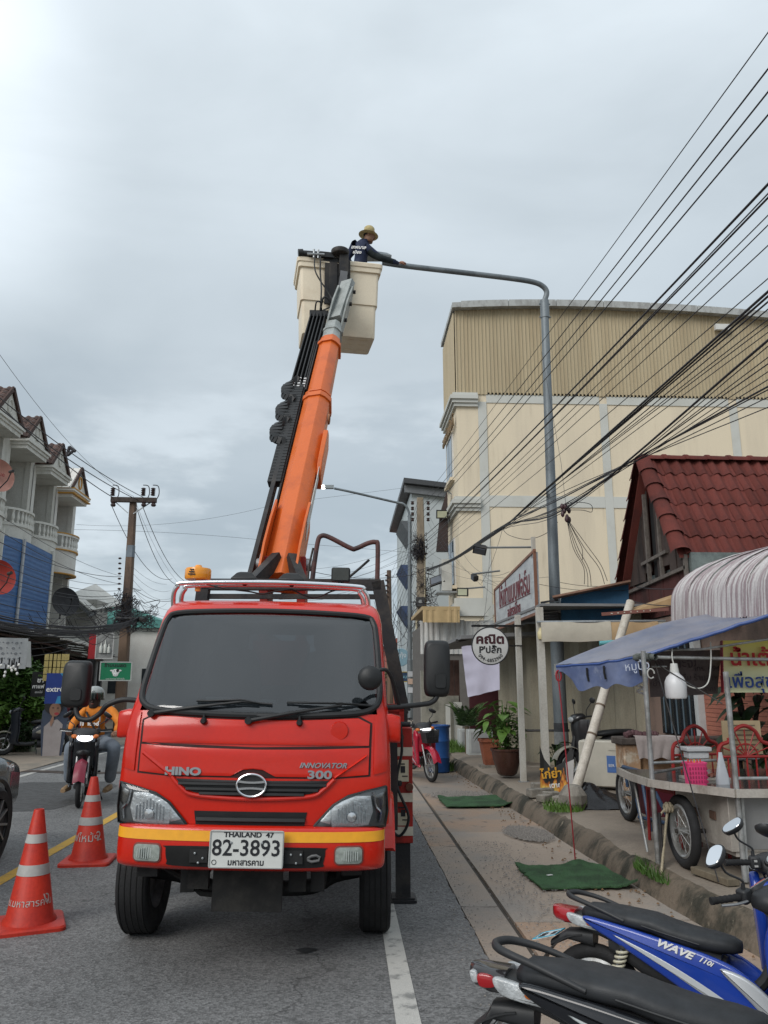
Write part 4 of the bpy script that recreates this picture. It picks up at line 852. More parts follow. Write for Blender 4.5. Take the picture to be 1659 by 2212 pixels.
def shophouse(yc,zp,label,clean=False,zb=7.0,width=2.35):
 WH = CLEANW if clean else OLDW
 h = thing('shophouse',label,'house',(FX,yc,0),0,'row of gabled shophouses on the left')
 hw = width / 2; ze = zp - 1.05; hg = .93
 q = SB(); q.bx((-15,yc - hw,0),(-12.1,yc + hw,ze)); q.build('wall',WH,h,True)
 q = SB(); q.bx((-12.1,yc - hw,zb - .35),(-10.9,yc + hw,zb - .15)); q.bx((-12.1,yc - hw,3.2),(-11.0,yc + hw,3.45)); q.build('floor_slab',WH,h,True)
 # side fins that carry the gable
 for s_ in (-1,1):
  q = SB(); q.bx((-12.1,yc + s_ * (hw - .13) - .12,0),(-11.15,yc + s_ * (hw - .13) + .12,ze)); q.bx((-11.15,yc + s_ * (hw - .13) - .16,zb - .2),(-10.95,yc + s_ * (hw - .13) + .16,ze - .1)); q.build('column',WH,h,True)
  q = SB(); q.rings([[(x,yc + s_ * (hw - .2),z),(x,yc + s_ * (hw - .3),z),(x,yc + s_ * (hw - .3),ze),(x,yc + s_ * (hw - .2),ze)] for x,z in [(-12.1 + .95 * t,ze - .12 - .85 * (1 - t) ** 1.6 * (1 + .2 * math.sin(t * 12))) for t in [k / 10 for k in range(11)]]]); q.build('bracket',WH,h,True)
 # entablature in steps round the projecting gable foot
 q = SB()
 for (d,z0,z1) in ((.0,ze - .36,ze - .22),(.05,ze - .22,ze - .12),(.11,ze - .12,ze - .03),(.05,ze - .03,ze + .02)): q.bx((-11.6 - d * 0,yc - hg + .02 - d,z0),(-10.42 + d,yc + hg - .02 + d,z1))
 q.build('entablature',WH,h,True)
 if clean:
  for z0 in (ze - .24,ze - .04):
   q = SB(); q.bx((-11.6,yc - hg - .10,z0),(-10.30,yc + hg + .10,z0 + .05)); q.build('trim',OCHRE,h,True)
 # gable
 q = SB(); q.ext([(yc - hg + .06,ze + .02),(yc + hg - .06,ze + .02),(yc,zp - .06)],'x',-11.5,-10.46); gb = q.build('gable',WH,h,True)
 q = SB(); q.tube([(-10.445,yc + .17 * math.cos(t),ze + .43 + .24 * math.sin(t)) for t in [2 * math.pi * k / 24 for k in range(25)]],.035,6); q.build('medallion',OCHRE if clean else WH,gb,True)
 for s_ in (-1,1):
  q = SB(); q.beam((-10.40,yc,zp + .02),(-10.40,yc + s_ * (hg + .08),ze - .02),.06,.14); q.build('barge_board',WOODD,h,True)
 # roof: two tiled slopes, ridge across the road direction
 for s_ in (-1,1):
  v = Vector((0,s_ * (hg + .12),-(zp - ze + .02))); q = SB(); q.prism([(0,0),(1,0),(1,1),(0,1)],lambda a,b: Vector((-10.42 - 3.2 * a,yc,zp)) + v * b,lambda a,b: Vector((-10.42 - 3.2 * a,yc,zp + .03)) + v * b); rf = q.build('roof',CLEANW if clean else TILE_B,h,True)
  if not clean and s_ < 0:
   n_ = 7; ln = v.length / 6; roof_tiles(rf,(-10.44 - OX,yc,zp + .05),(-1,0,0),v,n_,6,.30,ln,TILE_B,.04)
  elif clean:
   for k in range(9): q = SB(); q.beam(Vector((-10.5 - .3 * k,yc,zp + .045)),Vector((-10.5 - .3 * k,yc,zp + .045)) + v,.05,.03); q.build('sheet_rib',CLEANW,rf,True)
 # door and window behind the balcony
 for y0 in (-.55,.35):
  q = SB(); q.bx((-12.1,yc + y0 - .3,zb),(-12.06,yc + y0 + .4,zb + 1.9)); d = q.build('balcony_door',WOODD,h,True)
  q = SB(); q.bx((-12.058,yc + y0 - .2,zb + .9),(-12.05,yc + y0 + .3,zb + 1.7)); q.build('pane',M('pane_pale',(.42,.44,.44),.2,var=.2),d,True)
 # curved balcony: drum, slab, balusters, rail
 arc = [(-10.95 + .55 * math.sin(math.pi * k / 12) ** .6,yc - hw + .16 + (width - .32) * k / 12) for k in range(13)]
 def band(name,z0,z1,mat,d=0.0,th=.12):
  q = SB(); q.rings([[(x + d,y,z0),(x + d,y,z1),(x + d - th,y,z1),(x + d - th,y,z0)] for x,y in arc]); return q.build(name,mat,h,True)
 band('balcony_rail',zb + .42,zb + .50,WH,.03,.16); band('balcony_foot',zb - .12,zb - .02,WH,.03,.20); band('balcony_drum',zb - 1.05 if clean else zb - .85,zb - .12,WH,-.02,.2)
 if clean:
  for z0 in (zb + .50,zb - .16,zb - 1.10): band('trim',z0,z0 + .045,OCHRE,.05,.2)
 proto = None
 for k in range(1,24,2):
  i = k // 2; t = (k % 2) / 2; x = arc[i][0] * (1 - t) + arc[i + 1][0] * t; y = arc[i][1] * (1 - t) + arc[i + 1][1] * t
  if proto is None:
   q = MB(); q.lathe([(.055,0),(.055,.05),(.035,.08),(.062,.17),(.055,.26),(.032,.36),(.05,.40),(.05,.44)],(0,0,0),10); proto = q.build('baluster',WH,h); proto.location = (x - OX - FX - .05,y - yc,zb - .02)
  else: share('baluster',proto,h,Matrix.Translation((x - OX - FX - .05,y - yc,zb - .02)))
 # lower storey: window wall
 q = SB(); q.bx((-12.1,yc - .8,3.9),(-12.04,yc + .8,5.6)); q.build('window',M('pane_dark',(.03,.035,.04),.15),h,True)
 for s_ in (-1,1):
  q = SB(); q.bx((-11.2,yc + s_ * hw * .92 - .1,3.4),(-10.95,yc + s_ * hw * .92 + .1,zb - .3)); q.build('pilaster',WH,h,True)
 return h
shophouse(24.75,11.15,'nearest gabled shophouse on the left, white with brown tiles, cut by the edge')
shophouse(27.15,10.98,'stained gabled shophouse with mouldy cream medallion, above the blue sheeting')
shophouse(29.50,10.70,'third gabled shophouse from the left edge, brown tiles, above the pole wires')
shophouse(31.85,10.40,'clean white shophouse with ochre trim and pale sheet roof',True)
# a plain wing in front carrying the blue sheeting
BLUE = stain('blue_sheet',(.05,.135,.31),(.04,.105,.26),scale=2.5,stretch=(1,1,4),c3=(.10,.20,.38),scale3=7,lo3=.62,hi3=.75,rough=.5,bump=.1)
bs = thing('blue_screen','tall blue corrugated screen fixed across the shophouse fronts','screen',(-10.97,27,0))
for y0,y1,zt0,zt1 in ((25.05,26.55,6.30,6.42),(26.65,29.3,6.42,6.36)):
 q = MB(); n_ = 44
 q.sheet(lambda u,v: (-10.97 + .006 * math.sin(v * n_ * 2 * math.pi * .5),y0 + (y1 - y0) * u,3.05 + ((zt0 + (zt1 - zt0) * u) - 3.05) * v),2,n_ * 2,.01); q.build('sheet',BLUE,bs,True)
q = MB(); q.bx((-10.95,26.54,3.0),(-10.90,26.67,6.45)); q.build('batten',M('batten_grey',(.42,.43,.44),.6),bs,True)
for y0,y1 in ((25.0,25.04),(29.31,29.5)):
 q = MB(); q.bx((-11.12,y0,3.0),(-10.94,y1,6.5)); q.build('post',OLDW,bs,True)
# block joined behind the clean house
q = MB(); q.bx((-16,33.1,0),(-12.0,46,5.0)); tag(q.build('low_building',stain('grey_render',(.36,.36,.34),(.26,.26,.25),scale=.7)),'plain grey building behind the utility pole on the left','building')
# sheltered terrace roof: sheets on purlins seen from below
cs = [at(152,1284,33),at(205,1263,37),at(266,1308,37),at(195,1320,33)]
sr = thing('terrace_roof','pale sheet roof on grey purlins beside the utility pole','roof',cs[0])
q = MB(); q.sheet(lambda u,v: cs[0].lerp(cs[1],u).lerp(cs[3].lerp(cs[2],u),v),6,6,.05); q.build('roof_sheet',M('sheet_white',(.55,.54,.50),.6),sr,True)
for k in range(7):
 a_ = cs[0].lerp(cs[1],k / 6); b_ = cs[3].lerp(cs[2],k / 6); q = MB(); q.beam(a_ - Vector((0,0,.12)),b_ - Vector((0,0,.12)),.07,.12); q.build('purlin',M('purlin_grey',(.13,.14,.14),.6),sr,True)
for k in range(3):
 a_ = cs[0].lerp(cs[3],.1 + .4 * k); b_ = cs[1].lerp(cs[2],.1 + .4 * k); q = MB(); q.beam(a_ - Vector((0,0,.22)),b_ - Vector((0,0,.22)),.10,.12); q.build('rafter',M('purlin_grey'),sr,True)
q = MB(); q.box((cs[0].x - .3,34.5,2.6),(2.4,1.6,5.1)); q.build('wall',M('wall_greige',(.34,.33,.30),.8),sr,True)
# satellite dishes
def dish(px,py,Y,r,mat,label,face,txt=None):
 p = at(px,py,Y); d = thing('satellite_dish',label,'dish',p,0,'satellite dishes on the left fronts')
 fz = Vector(face).normalized(); X = basis(p,Vector((0,0,1)).cross(fz),fz)
 q = MB(X); q.lathe([(.01,.0),(r * .5,.03),(r,.13),(r * 1.02,.14),(r,.115),(r * .5,.012),(.01,-.02)],(0,0,-.1),26,'z',cap=False); q.build('reflector',mat,d,True)
 q = MB(X); q.tube([(0,-r * .9,.02),(0,-r * .5,.35),(0,0,.5)],.015,6); q.cyl((0,0,.42),(0,0,.55),.04); q.tube([(0,0,-.1),(0,-.1,-.3),(0,-.6,-.4)],.03,8); q.build('feed_arm',BLACKM,d,True)
 if txt: text(txt,r * .42,M('dish_ink',(.30,.03,.03),.6),d,RM[d.name].inverted() @ X @ Matrix.Translation((0,r * .1,.03)))
dish(-3,1027,19.5,.42,M('dish_pink',(.46,.22,.17),.5,var=.2),'faded pink dish high up beside the first balcony, lettered front',(1,-.6,.1),'true')
dish(-4,1247,19.0,.42,M('dish_red',(.42,.045,.03),.5,var=.2),'bright red dish in front of the blue screen',(1,-.75,.15))
dish(141,1300,30.5,.55,M('dish_black',(.025,.025,.028),.6,var=.2),'black mesh dish below the ochre trimmed balcony',(1,-.9,.2))
# ---------------------------------------------------------------- street level shops
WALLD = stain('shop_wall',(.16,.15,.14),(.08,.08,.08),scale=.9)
SS = Matrix.Diagonal((1.194,1.194,1.12,1))
sh = thing('shop_row','dim open-fronted shops under the long sheet awning on the left','shop',(-9,20,0))
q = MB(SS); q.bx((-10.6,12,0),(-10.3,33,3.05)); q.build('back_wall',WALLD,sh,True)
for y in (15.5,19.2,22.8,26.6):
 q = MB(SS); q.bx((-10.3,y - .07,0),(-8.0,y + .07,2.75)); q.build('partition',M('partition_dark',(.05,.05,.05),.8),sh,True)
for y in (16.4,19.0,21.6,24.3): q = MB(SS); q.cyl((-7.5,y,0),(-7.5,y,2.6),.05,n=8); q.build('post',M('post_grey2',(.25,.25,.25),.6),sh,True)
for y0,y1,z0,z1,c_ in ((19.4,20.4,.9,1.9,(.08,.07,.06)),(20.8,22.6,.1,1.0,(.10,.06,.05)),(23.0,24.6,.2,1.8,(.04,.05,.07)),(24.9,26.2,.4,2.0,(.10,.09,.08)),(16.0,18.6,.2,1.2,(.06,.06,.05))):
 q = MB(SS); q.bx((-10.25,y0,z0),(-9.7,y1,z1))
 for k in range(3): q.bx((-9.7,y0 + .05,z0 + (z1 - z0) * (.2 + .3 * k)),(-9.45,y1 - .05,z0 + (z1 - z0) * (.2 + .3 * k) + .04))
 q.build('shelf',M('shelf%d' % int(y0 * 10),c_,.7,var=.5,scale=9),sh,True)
# awning sheets: each corrugated sheet of its own, the front edge sinking away from us
SHEETM = stain('zinc_sheet',(.38,.38,.36),(.24,.23,.21),scale=1.2,c3=(.20,.13,.09),scale3=3,lo3=.62,hi3=.74,rough=.5,metal=.3)
aw = thing('awning','long corrugated zinc awning over the shop fronts on the left','awning',(-7.2,20,2.5))
def awz(y): return 2.69 - .095 * max(0,(y - 16.8)) * .35 - .0042 * max(0,y - 18) ** 2
for k in range(14):
 y0 = 12.6 + .95 * k; y1 = y0 + 1.0
 q = MB(SS); q.sheet(lambda u,v: (-10.4 + 3.25 * v + .05 * math.sin(k * 2.1) * v,y0 + (y1 - y0) * u,awz(y0) + .42 * (1 - v) + .022 * math.sin(u * 2 * math.pi * 10) + .01 * k % 2),40,2,.006); q.build('sheet',SHEETM,aw,True)
for k in range(3): q = MB(SS); q.tube([(-7.4 - .9 * k,y,awz(y) - .08 + .12 * k) for y in (12.6,16,20,24,25.9)],.03,6); q.build('purlin',WOODD,aw,True)
ca = thing('curved_awning','pale barrel-curved awning behind the zinc one, below the blue screen','awning',(-8.6,25,2.6))
for k in range(5):
 y0 = 22.6 + 1.02 * k; q = MB(SS); q.sheet(lambda u,v: (-10.2 + 1.75 * math.sin(v * 1.45),y0 + 1.0 * u,2.30 + 1.0 * math.cos(v * 1.5) + .012 * math.sin(u * 40)),24,8,.01); q.build('sheet',M('awning_pale',(.36,.35,.31),.6,var=.3,scale=2),ca,True)
# signs
def board(name,label,cat,p,w,h,x,n,mat,frame=None,th=.04,group=None):
 o = thing(name,label,cat,p,0,group); X = basis(p,x,n); q = MB(X); q.box((0,0,-th / 2),(w,h,th)); q.build('panel',mat,o,True)
 if frame:
  for a,b,c_,d in ((0,h / 2,w + .03,.03),(0,-h / 2,w + .03,.03),(w / 2,0,.03,h - .03),(-w / 2,0,.03,h - .03)): q = MB(X); q.box((a,b,-th / 2),(c_,d,th + .02)); q.build('frame',frame,o,True)
 return o,X
def btext(o,X,s,x,y,size,mat,sx=1.0,off=0.0): return text(s,size,mat,o,RM[root_of(o)].inverted() @ X @ Matrix.Translation((x,y,.004)),ext=.003,sx=sx,off=off)
WHITEI = M('white_print',(.72,.72,.70),.6,var=.05); BLUEI = M('blue_print',(.02,.06,.26),.6); REDI = M('red_print',(.50,.02,.02),.6); BLACKI = M('black_print',(.02,.02,.022),.6)
p = at(250,1450,23.4); o,X = board('shop_sign','green milk-shop sign board with a cow head, below the awning end','sign',p,.86,.52,(1,.25,0),(.25,-1,0),M('sign_green',(.012,.20,.09),.5,var=.06),M('sign_frame',(.45,.46,.44),.5))
btext(o,X,'ร้านนมสด',-.02,.165,.135,BLACKI,1.15,.004); btext(o,X,'นมสด ชา กาแฟ โกโก้ ปังเย็น',0,-.215,.055,WHITEI,.85)
q = MB(X); q.ell((0,-.02,.004),(.105,.085,.006),16,6); q.ell((0,-.10,.006),(.075,.05,.008),14,6); q.ell((-.115,.02,.004),(.05,.025,.005),10,5); q.ell((.115,.02,.004),(.05,.025,.005),10,5); q.build('cow_head',WHITEI,o,True)
q = MB(X); q.ell((.05,.02,.009),(.045,.05,.005),10,5); q.ell((-.04,.01,.009),(.012,.015,.005),8,4); q.ell((-.025,-.10,.014),(.010,.008,.004),8,4); q.ell((.025,-.10,.014),(.010,.008,.004),8,4); q.build('cow_patch',BLACKI,o,True)
p = at(226,1395,25); o,X = board('shop_sign','upright light box with red side and grey picture above the zinc awning','sign',p,.50,.78,(1,.35,0),(.35,-1,0),M('lightbox_grey',(.30,.30,.29),.4,var=.5,scale=5),M('frame_pale',(.52,.52,.50),.5),.30)
q = MB(X); q.box((-.36,0,-.15),(.20,.80,.30)); q.build('red_side',M('lightbox_red',(.38,.02,.025),.5),o,True)
for k,(dx,hh) in enumerate(((-.10,.32),(0.02,.40),(.13,.28))): q = MB(X); q.lathe([(.05,0),(.05,hh * .6),(.018,hh * .75),(.018,hh)],(dx,-.22,.006),10,'y'); q.build('bottle_print',M('print_pale',(.55,.56,.52),.5),o,True)
p = at(20,1411,15.5); o,X = board('hanging_sign','pale sign sheet with dotted rows hanging from the awning, far left','sign',p,.62,.58,(1,.5,0),(.5,-1,0),M('sheet_grey',(.40,.41,.41),.7,var=.12,scale=7),None,.015)
for r_ in range(5): btext(o,X,('• • ◦ • ◦ •','o  •  o  •','• ◦ • • ◦ •','o • o o •','• • • • • • •')[r_].replace('◦','o'),0,.2 - .1 * r_,.09,M('sheet_ink',(.16,.17,.19),.7),1.2)
p = at(56,1412,15.9); q = MB(); w_ = [at(47,1383,15.9),at(66,1386,16.1),at(67,1442,16.1),at(50,1440,15.9)]
q.sheet(lambda u,v: w_[0].lerp(w_[1],u).lerp(w_[3].lerp(w_[2],u),v) + Vector((0,.03 * math.sin(u * 9) * v,0)),8,6,.006); tag(q.build('cloth',M('cloth_pale',(.50,.50,.48),.8,var=.1)),'pale blank cloth hanging beside the dotted sign','cloth')
p = at(85,1478,19.9); o,X = board('menu_board','black hand-lettered drinks board among the plants','sign',p,.36,.60,(1,.3,0),(.3,-1,0),M('chalkboard',(.014,.015,.014),.8),None,.03)
btext(o,X,'ชา',.02,.09,.15,WHITEI,1.1,.004); btext(o,X,'กาแฟ',-.02,-.06,.12,WHITEI,1,.003); btext(o,X,'ขนมไข่',.0,-.19,.065,WHITEI); btext(o,X,'เมนู',.0,.21,.06,M('green_chalk',(.20,.40,.08),.8))
p = at(124,1487,18.6); o,X = board('banner','dark blue drinks banner with white script, behind the parked scooter','banner',p,.50,.68,(1,.3,0),(.3,-1,0),M('banner_blue',(.012,.035,.19),.5,var=.1),None,.02)
btext(o,X,'extrôm',.02,-.02,.17,WHITEI,1.0,.003); q = MB(X); q.face([(.03,.34,.003),(.25,.34,.003),(.25,.24,.003),(.10,.25,.003)]); q.face([(.02,-.18,.003),(.14,-.16,.003),(.10,-.34,.003),(-.02,-.34,.003)]); q.build('swoosh',M('banner_cyan',(.03,.22,.42),.5),o,True)
# strips of yellow sachets under the awning
pk = M('sachet_yellow',(.36,.29,.10),.5,var=.3,scale=20)
for k,x in enumerate((102,111,119,128,137,144)):
 t0 = at(x,1412,19.8); st = thing('sachet_strip','strip of yellow sachets hung under the awning, %s in its row' % ('leftmost','second','third','fourth','fifth','rightmost')[k],'packaging',t0,0,'sachet strips under the awning')
 for j in range(4): q = MB(); q.box((t0.x + .02 * (k % 2),t0.y,t0.z - .085 - .165 * j),(.10,.02,.15)); q.build('sachet',pk,st,True)
# woman on a printed standee (flat print on a board): plain blocks of colour
p = at(116,1560,18.9); sd = thing('standee','printed cut-out of a laughing dark-haired woman beside the scooter','standee',g(118,1640)); X = basis(p,(1,.2,0),(.2,-1,0))
def flat(o,X,poly,z,mat,name): q = MB(X); q.ext(poly,'z',z - .012,z); return q.build(name,mat,o,True)
def ov(cx,cy,rx,ry,n=20): return [(cx + rx * math.cos(2 * math.pi * k / n),cy + ry * math.sin(2 * math.pi * k / n)) for k in range(n)]
flat(sd,X,[(-.20,-.80),(.22,-.80),(.30,.1),(.26,.32),(.10,.42),(-.12,.40),(-.26,.25),(-.27,-.1)],0,M('standee_board',(.05,.065,.10),.6),'board')
flat(sd,X,ov(-.02,.36,.21,.19),.012,BLACKI,'print_hair'); flat(sd,X,ov(.01,.28,.125,.155),.02,M('print_skin',(.30,.17,.115),.6),'print_face'); flat(sd,X,ov(.05,.19,.05,.03),.026,M('print_mouth',(.40,.05,.06),.6),'print_mouth'); flat(sd,X,ov(-.035,.32,.022,.010),.026,BLACKI,'print_eye'); flat(sd,X,ov(.065,.315,.022,.010),.026,BLACKI,'print_eye')
flat(sd,X,[(-.18,-.75),(.18,-.75),(.20,-.05),(.08,.06),(-.05,.05),(-.20,-.1)],.014,M('print_shirt',(.34,.30,.29),.6),'print_shirt'); flat(sd,X,[(-.05,-.10),(.0,.02),(.0,.14),(-.04,.14),(-.08,.0)],.03,M('print_skin'),'print_hand')
# greenery in front of the shops
rnd = random.Random(3)
def bush(name,label,px,py,Y,r,n,size,mat,ground=True,base=None,cat='plant',droop=0.,stems=5):
 p = at(px,py,Y); b0 = Vector((p.x,p.y,base if base is not None else .04)); t = thing(name,label,cat,b0,0,None)
 q = MB(); foliage(q,p,r,n,size,rnd,droop=droop); q.build('foliage',mat,t,True,smooth=None)
 q = MB()
 for k in range(stems): q.tube([b0 + Vector((rnd.uniform(-.08,.08),rnd.uniform(-.08,.08),0)),b0.lerp(p,.5) + Vector((rnd.uniform(-.1,.1),0,0)),p + Vector((rnd.uniform(-r[0],r[0]) * .5,0,rnd.uniform(-.3,.5) * r[2]))],.012,5)
 q.build('stem',M('stem_brown',(.09,.065,.04),.8),t,True); return t
bush('shrub','tall fern-like shrub at the left edge under the festoon lights',16,1485,20.3,(.75,.5,.85),1500,.17,LEAF,droop=.5)
bush('shrub','bushy mid-green shrub below the menu board',58,1500,20.5,(.50,.5,.95),1300,.15,LEAF)
bush('shrub','light yellow-green shrub above the parked scooter',74,1528,20.2,(.42,.35,.30),600,.16,LEAF2,droop=.3)
bush('shrub','low dark shrub in the grey trough at the left edge',36,1590,19.9,(.62,.3,.36),900,.12,LEAF3)
bush('shrub','small bright shrub in front of the others at the left edge',8,1545,19.8,(.42,.25,.32),450,.14,LEAF2)
q = MB(); p = at(46,1560,20.1); q.bx((p.x - .7,19.95,.03),(p.x + .35,20.3,.62)); tag(q.build('planter_trough',stain('trough_mossy',(.20,.22,.17),(.10,.12,.07),scale=4)),'mossy grey trough holding the shrubs on the left','planter')
for k,(x,y) in enumerate(((3,1437),(12,1452),(20,1440),(27,1448),(31,1440),(36,1446),(43,1436),(39,1455),(10,1460),(26,1443))):
 p = at(x * .95,y,13.9); b_ = thing('festoon_bulb','small white globe bulb on the far-left festoon, %s from the left' % ('first','second','third','fourth','fifth','sixth','seventh','eighth','ninth','tenth')[sorted((3,12,20,27,31,36,43,39,10,26)).index(x)],'bulb',p,0,'festoon bulbs')
 q = MB(); q.ell(p,(.022,.022,.028),10,7); q.build('globe',M('globe_white',(.75,.74,.70),.3,var=0),b_,True); q = MB(); q.cyl(p + Vector((0,0,.025)),p + Vector((0,0,.13)),.012,n=6); q.build('cord',BLACKP,b_,True)
# far left buildings along the road
def far_block(x0,x1,y0,y1,z1,wall,roofm,label,win=None):
 o = thing('far_building',label,'building',((x0 + x1) / 2,y0,0)); q = MB(); q.bx((x0,y0,0),(x1,y1,z1)); q.build('wall',wall,o,True)
 q = MB(); q.ext([(x0 - .3,z1),(x1 + .3,z1),((x0 + x1) / 2,z1 + (x1 - x0) * .22)],'y',y0 - .3,y1 + .3); q.build('roof',roofm,o,True)
 for i in range(3):
  for j in range(max(1,int(z1 / 3))):
   xx = x0 + (x1 - x0) * (.2 + .3 * i); q = MB(); q.bx((xx - .4,y0 - .03,1.2 + 3 * j),(xx + .4,y0 - .01,2.4 + 3 * j)); q.build('window',M('pane_dark'),o,True)
far_block(-14,-8.6,40,50,4.4,CLEANW,M('roof_teal',(.10,.30,.27),.6),'white house with teal roof beyond the left utility pole')
far_block(-14,-8.8,54,64,5.0,M('wall_mint',(.40,.50,.36),.8),M('roof_cream',(.5,.46,.36),.7),'pale green house farther down the left side')
far_block(-13,-8.5,70,84,6.5,M('wall_grey3',(.40,.41,.42),.8),M('roof_grey3',(.22,.22,.23),.7),'grey two-storey house at the far left end')
far_block(-15,-9,92,120,7.5,CLEANW,M('roof_red3',(.25,.06,.04),.7),'white house with red roof at the end of the left side')
# ================================================================== RIGHT SIDE OF THE ROAD
CREAMW = stain('cream_wall_paint',(.68,.59,.445),(.61,.53,.405),scale=.35,lo=.45,hi=.65,c3=(.45,.38,.28),scale3=1.3,lo3=.54,hi3=.80,stretch=(2.2,1,.22),bump=.05,bscale=25,fine=.03)
GREYB = stain('beam_grey_paint',(.52,.525,.49),(.47,.47,.43),scale=.6,bump=.05,fine=.03)
CLAD = stain('beige_cladding',(.43,.36,.24),(.385,.315,.205),scale=.5,stretch=(3,1,.3),c3=(.25,.20,.13),scale3=2.2,lo3=.66,hi3=.8,rough=.55,bump=.03,fine=.03,rand=.05)
CAPM = stain('roof_cap_grey',(.40,.41,.40),(.28,.28,.27),scale=2,stretch=(2,1,1),rough=.5)
PANE = M('window_glass',(.10,.14,.18),.08,var=.15,spec=.8)
cb = thing('apartment_block','four-storey cream block with beige metal cladding under its curved roof','building',(3.85,26,0))
BX,BY = 3.85,26.0
def ztop(x): return 15.23 - .0052 * (x - 8.2) ** 2 - (.0035 * (8.2 - x) ** 2 if x < 8.2 else 0)
q = MB(); q.bx((BX,BY,0),(21,29.0,11.9)); q.build('wall',CREAMW,cb,True)
# cladding: one sheet per 1.2 m, trapezoid ribs
xs = BX
while xs < 20.5:
 w_ = 1.2; q = MB(); pr = []
 for r_ in range(9):
  for dx,dy in ((0,0),(.022,-.035),(.045,-.035),(.067,0)): pr.append((xs + w_ * r_ / 9 + dx,BY - .03 + dy))
 pr.append((xs + w_,BY - .03))
 q.rings([[(x,y,11.72) for x,y in pr],[(x,y,ztop(x) - .12) for x,y in pr]],cap=False,closed=False); q.build('cladding_sheet',CLAD,cb,True,smooth=20); xs += w_
q = MB(); q.bx((BX + .02,BY + .02,11.9),(20.8,28.9,14.0)); q.build('cladding_core',CLAD,cb,True)
for k in range(5):   # cladding on the street front
 y0 = BY + .6 * k; q = MB(); pr = [(BX - .03 - (.04 if j % 4 in (1,2) else 0),y0 + .15 * j * 1.0 / 1.0 * .25 + 0 * j) for j in range(17)]
 q.rings([[(x,y,11.72 - .25 * k * .0) for x,y in pr],[(x,y,ztop(BX) - .2 - .12 * k * .2) for x,y in pr]],cap=False,closed=False); q.build('cladding_sheet',CLAD,cb,True,smooth=20)
q = MB(); n_ = 40
q.rings([[(x,BY - .32,ztop(x) - .12),(x,BY - .34,ztop(x) + .06),(x,29.1,ztop(x) + .06),(x,29.1,ztop(x) - .12)] for x in [BX - .12 + 17.2 * k / n_ for k in range(n_ + 1)]]); rfo = q.build('roof',CAPM,cb,True)
for k in range(10): x = BX + .2 + 1.75 * k; q = MB(); q.rings([[(xx,BY - .36,ztop(xx) - .16),(xx,BY - .365,ztop(xx) + .09),(xx,BY - .33,ztop(xx) + .09),(xx,BY - .33,ztop(xx) - .16)] for xx in (x,x + .55,x + 1.1,x + 1.72)]); q.build('fascia',CAPM,rfo,True)
for x0,x1 in ((4.62,4.92),(9.0,9.28),(13.75,14.05),(18.3,18.6)):
 q = MB(); q.bx((x0,BY - .035,0),(x1,BY + .1,11.45)); q.build('pilaster',GREYB,cb,True)
for z0,z1 in ((11.42,11.80),(7.62,8.02),(3.9,4.25)):
 x0s = [4.92,9.28,14.05,18.6]; x1s = [9.0,13.75,18.3,20.9]
 for a_,b_ in zip(x0s,x1s): q = MB(); q.bx((a_ + .003,BY - .03,z0),(b_ - .003,BY + .1,z1)); q.build('beam',GREYB,cb,True)
for zc in (11.35,7.55,3.95):       # cornices wrapping the street corner
 q = MB()
 for d,z0,z1 in ((.10,0,.12),(.17,.12,.24),(.24,.24,.38),(.14,.38,.50)): q.bx((BX - d,BY - d,zc - .1 + z0),(4.60,BY + .02,zc - .1 + z1)); q.bx((BX - d,BY + .02,zc - .1 + z0),(BX + .05,29.05,zc - .1 + z1))
 q.build('cornice',GREYB,cb,True)
for zc in (8.9,5.0,1.6):           # street-front windows
 for y0 in (26.9,):
  q = MB(); q.bx((BX - .06,y0,zc),(BX + .02,y0 + 1.5,zc + 1.7)); wn = q.build('window',M('frame_white',(.6,.6,.58),.5),cb,True)
  for j in range(2): q = MB(); q.bx((BX - .075,y0 + .08 + .71 * j,zc + .08),(BX - .065,y0 + .70 + .71 * j,zc + 1.62)); q.build('pane',PANE,wn,True)
  q = MB(); q.bx((BX - .16,y0 - .1,zc - .12),(BX + .02,y0 + 1.6,zc - .01)); q.build('sill',CREAMW,wn,True)
text('อพาร์ทเม้นท์',.6,M('brass_letter',(.20,.13,.06),.5),cb,basis((BX - .12,27.5,10.75),(0,-1,0),(-1,0,0)),world=True,ext=.03)
q = MB(); p = at(1560,707,25.8); q.box(p,(.55,.12,.22)); q.build('vent_box',M('vent_white',(.6,.6,.58),.6),cb,True)
# grey building with a mono-pitch roof
gb = thing('office_block','pale grey block with dark mono-pitch roof behind the concrete pole','building',(3.4,40,0))
GREYW = stain('pale_grey_wall',(.45,.49,.50),(.40,.44,.45),scale=.4,bump=.03,fine=.02)
q = MB(); q.ext([(3.44,0),(14,0),(14,10.6),(3.44,11.75)],'y',40,52); q.build('wall',GREYW,gb,True)
DKR = M('roof_dark_grey',(.055,.058,.062),.5)
q = MB(); q.ext([(2.98,11.98),(14.5,10.75),(14.5,11.0),(2.98,12.25)],'y',39.4,53); q.build('roof',DKR,gb,True)
q = MB(); q.ext([(3.05,11.55),(14,10.3),(14,10.72),(3.05,11.95)],'y',39.7,39.95); q.build('fascia',M('fascia_grey',(.17,.18,.19),.6),gb,True)
for z in (10.1,7.75,5.6): q = MB(); q.ext([(2.85,z),(3.43,z),(3.43,z - .9)],'y',40.2,44); q.build('window_hood',M('hood_blue' if z < 10 else 'hood_grey',(.045,.075,.16) if z < 10 else (.10,.11,.12),.6),gb,True)
